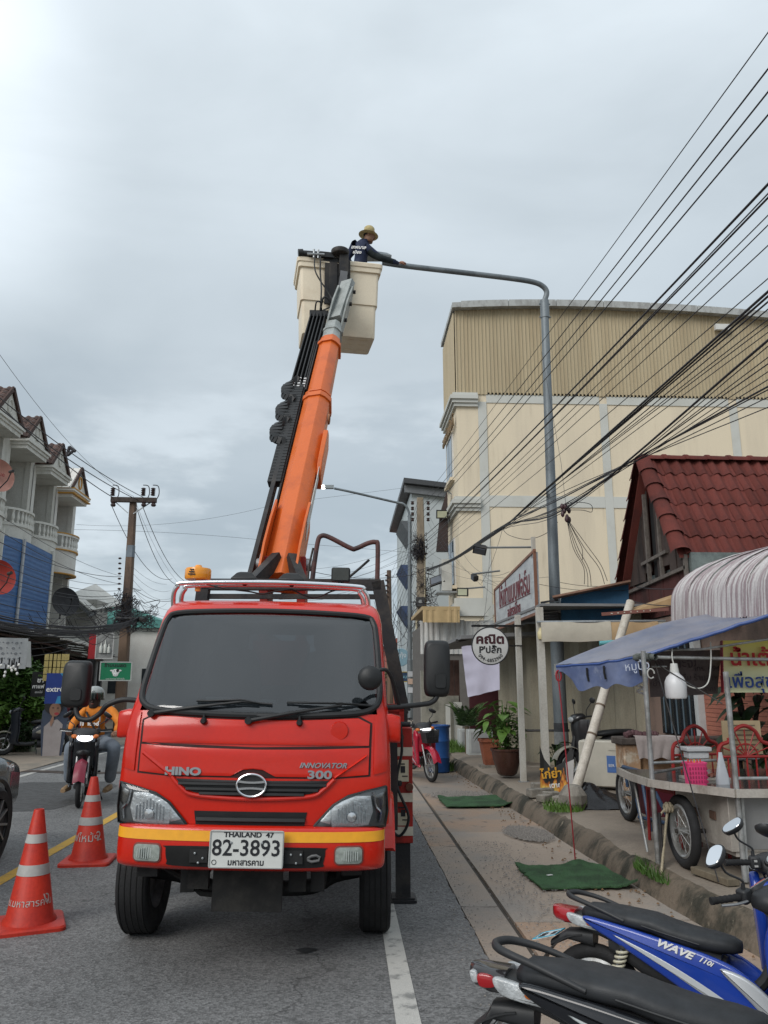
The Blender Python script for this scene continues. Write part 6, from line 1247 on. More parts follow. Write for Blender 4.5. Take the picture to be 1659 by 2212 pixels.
# flame-painted feather flags leaning on the post
ff = thing('flag_banner','black banner with yellow flames and Thai lettering by the rusty post','banner',g(1190,1722,.2)); P_ = [(1166,1612,10.9),(1176,1640,10.9),(1192,1660,10.8),(1215,1648,10.7),(1236,1612,10.6),(1240,1700,10.6),(1225,1718,10.6),(1168,1722,10.9)]
FL = bpy.data.materials.new('flame_print'); FL.use_nodes = True
def flame():
 nt = FL.node_tree; N = nt.nodes; L = nt.links; b = N['Principled BSDF']; tc = N.new('ShaderNodeTexCoord'); sp_ = N.new('ShaderNodeSeparateXYZ'); L.new(tc.outputs['Object'],sp_.inputs[0]); mp = N.new('ShaderNodeMapping'); mp.inputs['Scale'].default_value = (1,1,.35); L.new(tc.outputs['Object'],mp.inputs[0])
 n = N.new('ShaderNodeTexNoise'); n.inputs['Scale'].default_value = 13; n.inputs['Detail'].default_value = 3; L.new(mp.outputs[0],n.inputs['Vector']); a = N.new('ShaderNodeMath'); a.operation = 'MULTIPLY_ADD'; a.inputs[1].default_value = -1.5; a.inputs[2].default_value = .30; L.new(sp_.outputs['Z'],a.inputs[0]); s_ = N.new('ShaderNodeMath'); s_.operation = 'ADD'; L.new(a.outputs[0],s_.inputs[0]); L.new(n.outputs['Fac'],s_.inputs[1])
 r = N.new('ShaderNodeValToRGB'); e = r.color_ramp.elements; e[0].position = .56; e[0].color = (.012,.012,.012,1); e[1].position = .80; e[1].color = (.65,.50,.10,1); x = r.color_ramp.elements.new(.64); x.color = (.45,.13,.01,1); L.new(s_.outputs[0],r.inputs[0]); L.new(r.outputs[0],b.inputs['Base Color']); b.inputs['Roughness'].default_value = .6
flame(); MATS['flame_print'] = FL
pp = [at(*p) for p in P_]; q = MB(); i0 = [q.V(p) for p in pp]; i1 = [q.V(p + Vector((0,.012,0))) for p in pp]; q.f += [[i0[0],i0[1],i0[7]],[i0[1],i0[2],i0[6],i0[7]],[i0[2],i0[3],i0[6]],[i0[3],i0[4],i0[5],i0[6]],[i1[0],i1[7],i1[1]],[i1[1],i1[7],i1[6],i1[2]],[i1[2],i1[6],i1[3]],[i1[3],i1[6],i1[5],i1[4]]]
for k in range(8): q.f.append([i0[k],i1[k],i1[(k + 1) % 8],i0[(k + 1) % 8]])
q.build('sheet',FL,ff,True); text('ไก่ย่าง',.15,M('flame_yellow',(.60,.30,.02),.6),ff,basis(at(1198,1672,10.72),(1,-.3,.1),(-.3,-1,.05)),world=True,off=.004); text('เตาถ่าน',.085,WHITEI,ff,basis(at(1207,1696,10.70),(1,-.3,.1),(-.3,-1,.05)),world=True,off=.002)
q = MB(); c4 = [at(1222,1648,10.55),at(1240,1640,10.5),at(1238,1702,10.5),at(1225,1688,10.55)]; q.sheet(lambda u,v: c4[0].lerp(c4[1],u).lerp(c4[3].lerp(c4[2],u),v),3,4,.006); q.build('flap',M('flap_grey',(.42,.41,.40),.7),ff,True)
# broken blocks
for k,(px,py,s_,rz) in enumerate(((1158,1722,.16,.2),(1176,1732,.13,.7),(1192,1728,.15,.1),(1207,1734,.12,1.0),(1182,1716,.12,.4),(1163,1706,.14,.1))):
 p = g(px,py,.2); q = MB(); q.box((p.x,p.y,.2 + s_ * .33),(s_ * 1.3,s_,s_ * .66),rz); o = q.build('concrete_block',MATS['lump'],bevel=.012); tag(o,('grey block leaning at the foot of the rusty post','small block in front of the flame banner, second from the post','broad block below the flame banner','small turned block nearest the leaning pole','block wedged behind the others under the banner','topmost block beside the rusty post')[k],'block','broken blocks under the banner')
# black rubbish sheet, crumpled
c_ = g(1293,1742,.2)
def crump(u,v):
 a = u * 6.283; r_ = v; x = .48 * r_ * math.cos(a); y = .30 * r_ * math.sin(a); h_ = .26 * (1 - r_ ** 1.5) * (.7 + .5 * math.exp(-((x + .22) / .18) ** 2)); nn = noise.noise((x * 9,y * 9,1)) * .07 + abs(noise.noise((x * 16,y * 16,4))) * .05
 return (c_.x + x * (1 + .25 * noise.noise((math.cos(a) * 2,math.sin(a) * 2,3))),c_.y + y,.205 + max(0,h_ + nn * (1 - r_ * .7)))
q = MB(); q.sheet(crump,48,12); tag(q.build('black_bag',M('bin_bag',(.012,.012,.014),.25,var=.2,spec=.6),smooth=24),'crumpled black plastic bag lying beside the leaning pole','bag')
# low plastered wall with the towel
lw = thing('low_wall','peeling plaster half wall with a grey towel over it','wall',(3.6,9.7,.2)); LWM = stain('peeling_plaster',(.42,.27,.16),(.25,.16,.10),scale=3,c3=(.48,.42,.34),scale3=3.5,lo3=.5,hi3=.62)
q = MB(); q.bx((3.38,9.6,.2),(4.9,9.8,.90)); q.bx((3.34,9.55,.2),(3.55,9.85,.97)); q.build('wall',LWM,lw,True,bevel=.02); q = MB(); q.bx((3.30,9.52,.90),(4.95,9.88,.985)); q.build('coping',stain('coping_dark',(.10,.085,.075),(.06,.05,.045),scale=5),lw,True,bevel=.015)
tw = [at(1372,1594,9.48),at(1472,1596,9.4),at(1464,1638,9.4),at(1380,1640,9.48)]
q = MB(); q.sheet(lambda u,v: (tw[0].lerp(tw[1],u).lerp(tw[3].lerp(tw[2],u),max(0,(v - .15) / .85)) + Vector((0,(.28 * (1 - v / .15) if v < .15 else 0) - .02 * abs(math.sin(u * 14 + v)) * v,.015 * math.sin(u * 14) * v + (.02 if v < .16 else 0)))),40,14,.006); tag(q.build('towel',M('towel_grey',(.33,.29,.28),.95,var=.15,scale=12,bump=.3,bscale=200,sheen=.3)),'greyish towel draped over the low plaster wall','towel')
q = MB(); p = at(1360,1590,9.55)
q.tube(spl([p + Vector((-.06,0,0)),p + Vector((.05,.02,.03)),p + Vector((.15,-.02,.01)),p + Vector((.28,.02,.02)),p + Vector((.35,0,0))],6),[.03 + .018 * abs(math.sin(k * 1.3)) for k in range(25)],8); tag(q.build('rag',M('rag_maroon',(.09,.045,.05),.9,var=.3,scale=20)),'dark maroon rag on the end of the low wall','rag')
# potted plants
def pot_square(label,c,w0,w1,h,mat):
 t = thing('plant_pot',label,'pot',c); q = MB(); q.rings([[(c.x + x * w / 2,c.y + y * w / 2,c.z + z) for x,y in ((-1,-1),(1,-1),(1,1),(-1,1))] for w,z in ((w0,0),(w1,h - .05),(w1 + .04,h - .05),(w1 + .04,h),(w1 - .02,h),(w1 - .03,h - .06))]); q.build('body',mat,t,True); return t
TERRA = stain('terracotta',(.26,.085,.045),(.17,.06,.035),scale=4)
c_ = g(1060,1652,.24); pot_square('square terracotta pot on bricks behind the posts',c_,.22,.34,.44,TERRA); q = MB(); q.box((c_.x,c_.y,.215),(.38,.34,.06)); tag(q.build('brick_plinth',MATS['lump']),'flat bricks under the square terracotta pot','brick')
def leafblade(q,p,d,l,w,droop,n=5):
 d = Vector(d).normalized(); s_ = d.cross(Vector((0,0,1))).normalized() if abs(d.z) < .98 else Vector((1,0,0)); pts = []
 for k in range(n + 1):
  t = k / n; pts.append((p + d * l * t + Vector((0,0,-droop * l * t * t)),w * math.sin(math.pi * min(1,.12 + .88 * t)) + .002))
 i = [(q.V(a - s_ * b),q.V(a + Vector((0,0,-b * .25))),q.V(a + s_ * b)) for a,b in pts]
 for a,b in zip(i,i[1:]): q.f.append([a[0],a[1],b[1],b[0]]); q.f.append([a[1],a[2],b[2],b[1]])
def plant(label,c,leaves,mat,group='potted plants on the right pavement'):
 """leaves: (n, height, spread, leaf length, leaf width, droop); each big leaf its own part"""
 t = thing('potted_plant',label,'plant',c,0,group); q = MB(); n,h,s_,l,w,dr = leaves; lv = []
 for k in range(n):
  a = rnd.random() * 6.28; hh = h * (.35 + .65 * rnd.random()); b_ = Vector((math.cos(a) * s_ * rnd.random(),math.sin(a) * s_ * rnd.random(),hh)); q.tube([c,c + Vector((b_.x * .3,b_.y * .3,hh * .6)),c + b_],.006,5)
  m2 = MB(); leafblade(m2,c + b_,(math.cos(a),math.sin(a),.5 * rnd.random()),l * (.7 + .5 * rnd.random()),w * (.7 + .5 * rnd.random()),dr); lv.append(m2)
 q.build('stem',LEAF,t,True)
 for m2 in lv: m2.build('leaf',mat,t,True,smooth=60)
 return t
plant('yellowing broad-leaf plant in the square terracotta pot',Vector((c_.x,c_.y,.66)),(16,.35,.12,.26,.06,.9),LEAF2)
wl_ = M('wilted_leaf',(.33,.22,.13),.7,var=.3); t = thing('wilted_leaf','one dried tan leaf drooping from the potted plant','leaf',c_); q = MB(); leafblade(q,Vector((c_.x + .12,c_.y - .1,.98)),(.5,-.3,.1),.34,.075,.9); q.build('leaf_blade',wl_,t,True)
c2 = Vector((2.52,12.5,.24)); pr_ = thing('plant_pot','round glazed brown pot beside the slim post','pot',c2); q = MB(); q.lathe([(.11,0),(.15,.03),(.21,.22),(.235,.36),(.25,.37),(.25,.40),(.22,.40),(.21,.34)],c2,24); q.build('body',M('glaze_brown',(.065,.028,.02),.25,var=.3,spec=.6),pr_,True)
plant('tall bright-green broad-leaf plant in the glazed brown pot',Vector((2.50,12.5,.62)),(26,.75,.20,.30,.075,.6),LEAF2)
q = MB(); t = thing('shrub','dense small-leaf shrub filling the glazed brown pot','plant',c2); foliage(q,(2.56,12.55,.86),(.30,.28,.30),700,.06,rnd); q.build('foliage',LEAF,t,True,smooth=None); q = MB(); q.tube([(2.56,12.55,.6),(2.56,12.55,.8)],.02,6); q.build('stem',M('stem_brown'),t,True)
def frond(q,o_,d,l,n=16):
 d = Vector(d).normalized(); sd_ = d.cross(Vector((0,0,1))).normalized()
 for k in range(n):
  t = .15 + .85 * k / n; p = o_ + d * l * t + Vector((0,0,-.45 * l * t * t))
  for s_ in (-1,1):
   e = p + sd_ * s_ * .16 * (1.1 - t) * 1.6 + d * .10 + Vector((0,0,-.05)); q.f.append([q.V(p),q.V(p.lerp(e,.5) + d * .012),q.V(e),q.V(p.lerp(e,.5) - d * .012)])
cp = g(1010,1628,.2); pm = thing('palm_plant','dark feathery palm in a pale box planter behind the pots','plant',cp);
for k in range(16):
 a = rnd.random() * 6.28; q = MB(); frond(q,cp + Vector((0,0,.45)),(math.cos(a) * .45,math.sin(a) * .45,1.0),1.15 * (.7 + .4 * rnd.random())); q.build('frond',LEAF3 if k % 3 else LEAF,pm,True,smooth=None)
q = MB(); q.tube([cp,cp + Vector((0,0,.55))],.05,8); q.build('stem',M('stem_brown'),pm,True)
for k,(px,py,w_,h_,lb) in enumerate(((1008,1622,.34,.46,'pale box planter under the dark palm'),(1036,1630,.50,.50,'white panelled box planter behind the terracotta pot'))):
 c_ = g(px,py,.2); t = thing('planter',lb,'planter',c_,0,'box planters on the right pavement'); q = MB(); q.box((c_.x,c_.y,.2 + h_ / 2),(w_,.4,h_)); q.build('box',M('planter_white',(.42,.44,.43),.7,var=.15),t,True,bevel=.01); q = MB(); q.box((c_.x,c_.y - .203,.2 + h_ / 2),(w_ - .10,.008,h_ - .10)); q.build('inset',M('planter_grey',(.30,.31,.31),.7),t,True)
plant('thin-stemmed plant behind the white planter',Vector((2.95,14.6,.2)),(22,.95,.25,.22,.025,.3),LEAF3)
plant('low broad plant at the foot of the lamp post',Vector((3.35,12.7,.2)),(18,.55,.2,.26,.08,.5),LEAF3)
# blue barrel
bb = g(948,1668); ba = thing('barrel','blue plastic barrel beside the red motorcycle','barrel',bb); q = MB(); q.lathe([(.18,.0),(.20,.02),(.205,.25),(.215,.27),(.205,.29),(.21,.55),(.22,.57),(.21,.60),(.21,.80),(.225,.82),(.225,.86),(.20,.86),(.19,.80)],bb,26); q.build('body',M('barrel_blue',(.02,.085,.27),.4,var=.15,scale=5),ba,True); q = MB(); q.torus(bb + Vector((0,0,.84)),.222,.014,'z',28,6); q.build('rim',M('barrel_rim',(.015,.05,.16),.4),ba,True)
# green artificial-turf mats with fibres
def turf(label,cs,dens_,fold=None):
 t = thing('turf_mat',label,'mat',(cs[0] + cs[2]) / 2,0,'green mats on the concrete'); f = lambda u,v: cs[0].lerp(cs[1],u).lerp(cs[3].lerp(cs[2],u),v) + Vector(((.01 + (.03 if u in (0,1) else 0)) * noise.noise((u * 9,v * 15,0)),(.01 + (.03 if v in (0,1) else 0)) * noise.noise((u * 15,v * 9,5)),.018 + .05 * math.exp(-((u - 1) ** 2 + (v - 1) ** 2) / .012) + .03 * math.exp(-(u ** 2 + v ** 2) / .01) + .012 * noise.noise((u * 4,v * 4,2)) + (fold(u,v) if fold else 0)))
 q = MB(); q.sheet(f,24,16,.012); q.build('backing',stain('turf_base',(.05,.115,.05),(.03,.06,.03),scale=4,c3=(.06,.13,.05),scale3=20,bump=.8,bscale=180),t,True)
 q = MB(); ln = .018
 for _ in range(dens_):
  u,v = rnd.random(),rnd.random(); p = Vector(f(u,v)); d = Vector((rnd.gauss(0,.5),rnd.gauss(0,.5),1)).normalized() * ln * (.6 + .7 * rnd.random()); s_ = Vector((rnd.uniform(-1,1),rnd.uniform(-1,1),0)).normalized() * .0022; q.f.append([q.V(p - s_),q.V(p + s_),q.V(p + d)])
 o = q.build('fibre',M('turf_fibre',(.06,.155,.06),.6,var=.4,scale=9),t,True,smooth=None); o['kind'] = 'stuff'; return t
turf('nearer green turf mat at the kerb with the red string tied to it',[g(1113,1877),g(1297,1874),g(1380,1922),g(1172,1927)],16000,lambda u,v: .05 * math.exp(-((u - .72) / .12) ** 2 - (v / .08) ** 2))
turf('farther ragged green turf mat below the blue barrel',[g(945,1727),g(1075,1722),g(1110,1745),g(965,1747)],8000,lambda u,v: .02 * abs(noise.noise((u * 6,v * 3,7))))
q = MB(); p = g(1180,1890); q.box((1.74,6.98,.04),(.05,.025,.004),.4); tag(q.build('paper_scrap',M('paper',(.6,.6,.58),.8)),'white scrap of paper on the nearer green mat','litter')
# red string and pale rope
def cord(name,label,pts,r,mat): q = MB(); q.tube(pts,r,6); return tag(q.build(name,mat),label,'rope')
cord('string','thin red string from the stall canopy down to the green mat',spl([at(1203,1438,7.6),at(1216,1560,7.55),at(1243,1862,7.5)],6),.006,M('string_red',(.30,.02,.03),.7));
q = MB(); q.tube([at(1206,1446,7.58) + Vector((.025 * math.cos(t),0,.05 * math.sin(t) - .06)) for t in [2 * math.pi * k / 14 for k in range(15)]],.008,6); tag(q.build('string_knot',M('string_red')),'looped knot of the red string at the canopy corner','rope')
cord('rope','pale rope from the cart leg down to the kerb',spl([Vector((2.62,6.55,.62)),Vector((2.55,6.5,.36)),Vector((2.47,6.42,.10))],5),.011,M('rope_pale',(.36,.31,.22),.9,var=.3,scale=60))
q = MB(); kp = Vector((2.63,6.54,.63))
for k in range(5): q.torus(kp + Vector((.012 * k - .03,0,.01 * (k % 2))),.028,.011,'x',14,6)
q.tube(spl([kp,kp + Vector((-.07,-.02,-.03)),kp + Vector((-.10,-.02,-.10))],4),.008,5); tag(q.build('rope_knot',M('rope_pale')),'bulky rope knot round the cart leg','rope')
# plank lying on the kerb
q = MB(); p = g(1502,1915,.2); q.box((2.72,6.02,.235),(.10,.42,.05),R(12)); tag(q.build('timber_offcut',M('offcut',(.14,.115,.08),.9,var=.4,scale=10),bevel=.006),'weathered timber offcut lying on the pavement by the cart wheel','timber')
# ================================================================== FOOD STALL AND CARTS
GALV = stain('galv_pipe',(.36,.37,.37),(.22,.22,.21),rough=.4,scale=6,metal=.5,c3=(.18,.10,.06),scale3=9,lo3=.68,hi3=.78,bump=.05)
STAINLESS = stain('worn_stainless',(.44,.41,.37),(.33,.30,.265),rough=.4,scale=2.5,metal=.25,c3=(.17,.13,.10),scale3=4,lo3=.58,hi3=.74,stretch=(1,1,.3),bump=.05)
ct = thing('food_cart','stainless street-food cart with a blue canopy parked on the pavement','cart',(3.1,6.5,.2))
CZ = .84
top = [(2.53,7.42),(2.47,6.95),(2.47,6.5),(2.56,6.30),(2.72,6.08),(2.86,5.86),(4.4,5.82),(4.4,7.42)]
q = MB(); q.ext(top,'z',CZ - .015,CZ); q.build('counter',M('counter_wet',(.10,.10,.098),.12,.4,var=.3,scale=4,spec=.7),ct,True)
for (a_,b_) in zip(top[:7],top[1:7] + [top[6]]):
 if a_ == b_: continue
 d = Vector((b_[0] - a_[0],b_[1] - a_[1],0)).normalized(); n_ = Vector((-d.y,d.x,0)); n_ = n_ if n_.x < 0 or n_.y < 0 else -n_
 q = MB(); q.beam(Vector((*a_,CZ - .012)),Vector((*b_,CZ - .012)),.030,.058); q.build('counter_edge',STAINLESS,ct,True)
q = MB(); q.bx((2.86,6.0,.40),(4.3,6.95,.815)); q.bx((2.90,6.02,.36),(4.3,6.9,.40)); bdy = q.build('body',STAINLESS,ct,True,bevel=.004)
q = MB(); q.bx((2.93,5.985,.42),(4.3,5.997,.80)); q.build('front_panel',M('panel_dull',(.24,.24,.24),.45,.3,var=.25,scale=3),ct,True)
CY = M('faded_cyan_print',(.03,.20,.27),.6,var=.3,scale=20)
for s_,z,sz in (('รถเข็น',.565,.085),('ศูนย์อาหารสวัสดิการ',.50,.05),('ส่งเสริมการค้าชุมชน',.455,.05),('094-8',.41,.045)): text(s_,sz,CY,ct,basis((3.36,5.983,z + .03),(1,0,0),(0,-1,0)),world=True,ext=.001)
q = MB(); q.torus((3.36,5.982,.70),.065,.006,'y',24,6); q.torus((3.36,5.982,.70),.045,.004,'y',24,6); q.build('crest',M('crest_ink',(.05,.06,.08),.6),ct,True)
for y_,z_ in ((6.55,.60),(6.25,.62)): q = MB(); q.box((2.852,y_,z_),(.012,.09,.06)); q.build('latch',M('latch_brown',(.12,.07,.05),.6),ct,True)
def bike_wheel(parent,c,r,axis,tr=.028,spokes=20,rimm=None,world=True,name='wheel',tyre=RUBBER):
 """tyre, rim, hub and wire spokes; the axle runs along 'x' or 'y'"""
 q = MB(); q.torus(c,r - tr,tr,axis,40,10); w = q.build(name,tyre,parent,world)
 q = MB(); q.torus(c,r - tr * 2.3,tr * .5,axis,40,8,1.5); q.build('rim',rimm or GALV,w,world)
 q = MB(); a0 = Vector((1,0,0)) if axis == 'x' else Vector((0,1,0)); c = Vector(c); q.cyl(c - a0 * .045,c + a0 * .045,.028,n=12); q.build('hub',GALV,w,world)
 q = MB(); u = Vector((0,1,0)) if axis == 'x' else Vector((1,0,0))
 for k in range(spokes):
  a = 2 * math.pi * k / spokes; b = a + (.35 if k % 2 else -.35); p1 = c + (u * math.cos(a) + Vector((0,0,1)) * math.sin(a)) * (r - tr * 2.4); p0 = c + (u * math.cos(b) + Vector((0,0,1)) * math.sin(b)) * .026 + a0 * (.03 if k % 2 else -.03); q.cyl(p0,p1,.0028,n=4,cap=False)
 q.build('spoke',GALV,w,world); return w
bike_wheel(ct,(2.68,6.42,.475),.275,'x',.038)
bike_wheel(ct,(4.1,6.42,.475),.275,'x',.038)
q = MB(); q.cyl((2.62,6.42,.475),(4.15,6.42,.475),.018,n=8); q.build('axle',BLACKM,ct,True)
for x,y,z1 in ((2.50,6.52,1.88),(2.89,5.90,1.70),(4.3,5.9,1.9),(4.3,7.35,2.2)):
 q = MB(); q.cyl((x,y,.22),(x,y,z1),.020,n=10); q.build('upright',GALV,ct,True)
for a_,b_ in (((2.50,6.52,.98),(3.6,6.9,.98)),((2.52,6.55,.90),(3.0,7.0,.90)),((2.90,5.88,.93),(4.3,5.86,.93)),((2.92,5.95,.22),(2.89,5.90,.85)),((2.58,6.95,.22),(2.55,7.1,.83))): q = MB(); q.cyl(a_,b_,.012,n=8); q.build('rail',GALV,ct,True)
q = MB(); q.beam((2.91,5.92,.22),(2.93,5.93,.82),.05,.02); q.build('angle_leg',GALV,ct,True)
q = MB(); q.cyl((2.53,6.50,.22),(2.53,6.50,.60),.014,n=8); q.build('prop',BLACKM,ct,True)
# canopy: sloping tarpaulin with a hanging flap; pipes
TARP = stain('tarp_faded',(.20,.205,.25),(.13,.15,.22),rough=.38,scale=1.6,c3=(.06,.09,.22),scale3=3,lo3=.60,hi3=.78,bump=.6,bscale=5,spec=.5)
TARPB = stain('tarp_blue',(.085,.115,.22),(.13,.16,.26),rough=.5,scale=3,c3=(.20,.23,.32),scale3=5,lo3=.58,hi3=.72,bump=.2,bscale=16)
A_ = at(1202,1437,7.6); B_ = at(1396,1412,6.75); C_ = at(1665,1326,6.4); D_ = at(1680,1316,7.9); D_.z += .02
C2 = C_ + (C_ - B_) * .55; C2.z = C_.z - .03; D2 = D_ + (C_ - B_) * .55; D2.z = D_.z
def tarp(u,v):   # u: from the low road-side edge up to the ridge and over, v: far -> near
 if u < .62: t = u / .62; p = A_.lerp(D_,t).lerp(B_.lerp(C_,t),v); sag = .13 * math.sin(math.pi * t) * (1 - v) - .02 * math.sin(math.pi * v)
 else: t = (u - .62) / .38; p = D_.lerp(D2,t).lerp(C_.lerp(C2,t),v); sag = -.03 * math.sin(math.pi * t)
 return p + Vector((0,0,sag + .010 * noise.noise((u * 12,v * 9,0)) + .006 * noise.noise((u * 34,v * 14,3))))
q = MB(); q.sheet(tarp,40,18,.006); cn = q.build('canopy',TARP,ct,True,smooth=60)
q = MB(); q.sheet(lambda u,v: A_.lerp(B_,u) + Vector((0,-.012 * math.sin(u * 20) * v,-.02 - (.23 if u > .28 else .23 * max(.18,u / .28)) * v * (1 + .08 * math.sin(u * 25)))) + Vector((.02 * math.sin(u * 16) * v,0,0)) + Vector((0,0,-.03 * (1 - u))) * 0,40,8,.004); fl = q.build('flap',TARPB,cn,True,smooth=60)
for u in (.36,.55,.92): p = A_.lerp(B_,u); q = MB(); q.tube([p + Vector((-.01,-.03,-.06)),p + Vector((-.012,-.035,-.12)),p + Vector((0,-.03,-.18))],.010,6); q.build('tear',DARK,fl,True)
text('หมูปิ้ง',.10,M('faded_white',(.42,.46,.55),.7),fl,basis(A_.lerp(B_,.90) + Vector((-.02,-.05,-.10)),(B_ - A_),(-.7,-.7,0)),world=True)
# bright hem
q = MB(); q.tube([Vector(tarp(.62 * k / 16,1)) + Vector((0,-.004,-.010)) for k in range(17)] + [Vector(tarp(.62 + .38 * k / 6,1)) + Vector((0,-.004,-.01)) for k in range(1,7)],.015,8); q.build('hem',M('tarp_hem',(.035,.075,.24),.4),cn,True)
q = MB(); q.tube([Vector(tarp(0,k / 10)) + Vector((0,0,-.012)) for k in range(11)],.012,6); q.build('hem',M('tarp_hem'),cn,True)
q = MB(); q.cyl(B_ + Vector((.02,-.02,-.03)),B_ + Vector((1.6,-.05,-.06)),.016,n=10); q.build('crossbar',GALV,ct,True)
q = MB(); q.cyl(B_ + Vector((-.06,.12,-.03)),B_ + Vector((.05,-.08,-.03)),.028,n=14,cap=False); q.cyl(B_ + Vector((-.05,.1,-.03)),B_ + Vector((.02,-.04,-.03)),.036,n=12); q.build('canopy_joint',stain('joint_dark',(.05,.055,.05),(.12,.13,.12),scale=20),ct,True)
q = MB(); q.cyl(at(1408,1440,6.8),at(1440,1440,6.8),.008,n=8); q.cyl(B_ + Vector((0,.1,-.04)),A_ + Vector((.1,0,-.06)),.012,n=8); q.build('crossbar',GALV,ct,True)
q = MB(); q.tube([at(1420,1405,6.75),at(1520,1402,6.7),at(1659,1381,6.6),at(1720,1372,6.6)],.010,8); q.build('brace',GALV,ct,True)
for a_,b_ in (((1415,1432,6.8),(1560,1520,6.3)),((1415,1432,6.75),(1552,1905,5.6))): q = MB(); q.tube([at(*a_),at(*b_)],.005,6); q.build('guy_cord',BLACKM,ct,True)
q = MB(); q.tube([at(1406,1455,6.7) + Vector((.03 * math.cos(t),0,.04 * math.sin(t))) for t in [5.5 * k / 16 for k in range(17)]],.006,6); q.build('wire_loop',M('wire_white',(.5,.5,.47),.5),ct,True)
# banners under the canopy
o = [at(1402,1408,7.5),at(1556,1404,7.4),at(1552,1499,7.4),at(1405,1506,7.5)]
bn_ = thing('banner','brownish see-through banner hung under the stall canopy','banner',o[3]); q = MB(); q.sheet(lambda u,v: o[0].lerp(o[1],u).lerp(o[3].lerp(o[2],u),v) + Vector((0,.02 * math.sin(u * 5 + v * 3),0)),12,8,.003); q.build('sheet',stain('banner_back',(.17,.135,.13),(.12,.10,.10),scale=2,rough=.7,bump=.05),bn_,True)
for s_,u,v,sz in (('ของว่าง โต๊ะจีน บ้าน',.35,.28,.13),('โทร. 094',.80,.42,.07),('ยำ  ส้มตำ',.25,.72,.08),('น้ำดื่ม ร้านอาหาร',.70,.62,.075),('ราคา',.85,.88,.06)): text(s_,sz,M('banner_ink',(.07,.05,.055),.7),bn_,basis(o[0].lerp(o[1],u).lerp(o[3].lerp(o[2],u),v) + Vector((0,-.03,0)),(1,-.1,0),(-.1,-1,0)),world=True,ext=.001)
o = [at(1557,1384,7.2),at(1760,1380,7.2),at(1757,1496,7.2),at(1560,1496,7.2)]
yb = thing('banner','yellow banner with red and blue Thai lettering hung in the stall','banner',o[3]); q = MB(); q.sheet(lambda u,v: o[0].lerp(o[1],u).lerp(o[3].lerp(o[2],u),v) + Vector((0,.012 * math.sin(u * 6),0)),12,8,.003)
YB = bpy.data.materials.new('yellow_print'); YB.use_nodes = True
def ybm():
 nt = YB.node_tree; N = nt.nodes; L = nt.links; b = N['Principled BSDF']; tc = N.new('ShaderNodeTexCoord'); s_ = N.new('ShaderNodeSeparateXYZ'); L.new(tc.outputs['Object'],s_.inputs[0]); r = N.new('ShaderNodeMapRange'); r.inputs['From Min'].default_value = .15; r.inputs['From Max'].default_value = .52; L.new(s_.outputs['Z'],r.inputs[0]); m = N.new('ShaderNodeMix'); m.data_type = 'RGBA'; m.inputs['A'].default_value = (.80,.80,.50,1); m.inputs['B'].default_value = (.82,.70,.09,1); L.new(r.outputs[0],m.inputs['Factor']); L.new(m.outputs['Result'],b.inputs['Base Color']); b.inputs['Roughness'].default_value = .6
ybm(); q.build('sheet',YB,yb,True)
text('น้ำเต้าหู้',.20,REDI,yb,basis(o[0].lerp(o[1],.40).lerp(o[3].lerp(o[2],.40),.36) + Vector((0,-.03,0)),(1,0,0),(0,-1,0)),world=True,off=.004); text('เพื่อสุขภาพ',.17,BLUEI,yb,basis(o[0].lerp(o[1],.46).lerp(o[3].lerp(o[2],.46),.80) + Vector((0,-.03,0)),(1,0,0),(0,-1,0)),world=True,off=.002)
q = MB(); q.beam(o[0] + Vector((0,-.01,0)),o[3] + Vector((0,-.01,0)),.045,.008); q.build('red_edge',M('edge_red',(.36,.04,.06),.6),yb,True)
# light bulb
bp = at(1459,1478,6.7); lb = thing('light_bulb','big white bulb hanging under the stall canopy','light bulb',bp)
q = MB(); q.lathe([(.005,-.125),(.08,-.118),(.088,-.10),(.09,-.02),(.088,.02),(.07,.06),(.045,.085),(.035,.10)],bp,26,cap=False); q.build('globe',M('bulb_white',(.62,.62,.63),.35,var=.03),lb,True); q = MB(); q.lathe([(.038,.095),(.036,.12),(.030,.17),(.024,.175)],bp,18); q.build('socket',M('socket_white',(.58,.58,.56),.5),lb,True)
q = MB(); q.tube(spl([bp + Vector((0,0,.17)),bp + Vector((-.01,0,.22)),bp + Vector((0,.01,.30))],4),.006,6); q.tube(spl([bp + Vector((.02,0,.10)),bp + Vector((.09,0,.0)),bp + Vector((.20,0,-.035)),bp + Vector((.29,0,.02)),bp + Vector((.33,0,.20)),bp + Vector((.34,0,.36))],6),.006,6); q.build('flex',M('wire_white'),lb,True)
b2 = at(1383,1487,7.1); l2_ = thing('light_bulb','spiral white bulb peeping below the canopy flap','light bulb',b2); q = MB(); q.tube([b2 + Vector((.028 * math.cos(t),.028 * math.sin(t),-.05 + .011 * t * .8)) for t in [k * .5 for k in range(26)]],.009,6); q.build('spiral',M('bulb_white'),l2_,True); q = MB(); q.cyl(b2 + Vector((0,0,.06)),b2 + Vector((0,0,.13)),.03,n=12); q.build('socket',M('socket_white'),l2_,True)
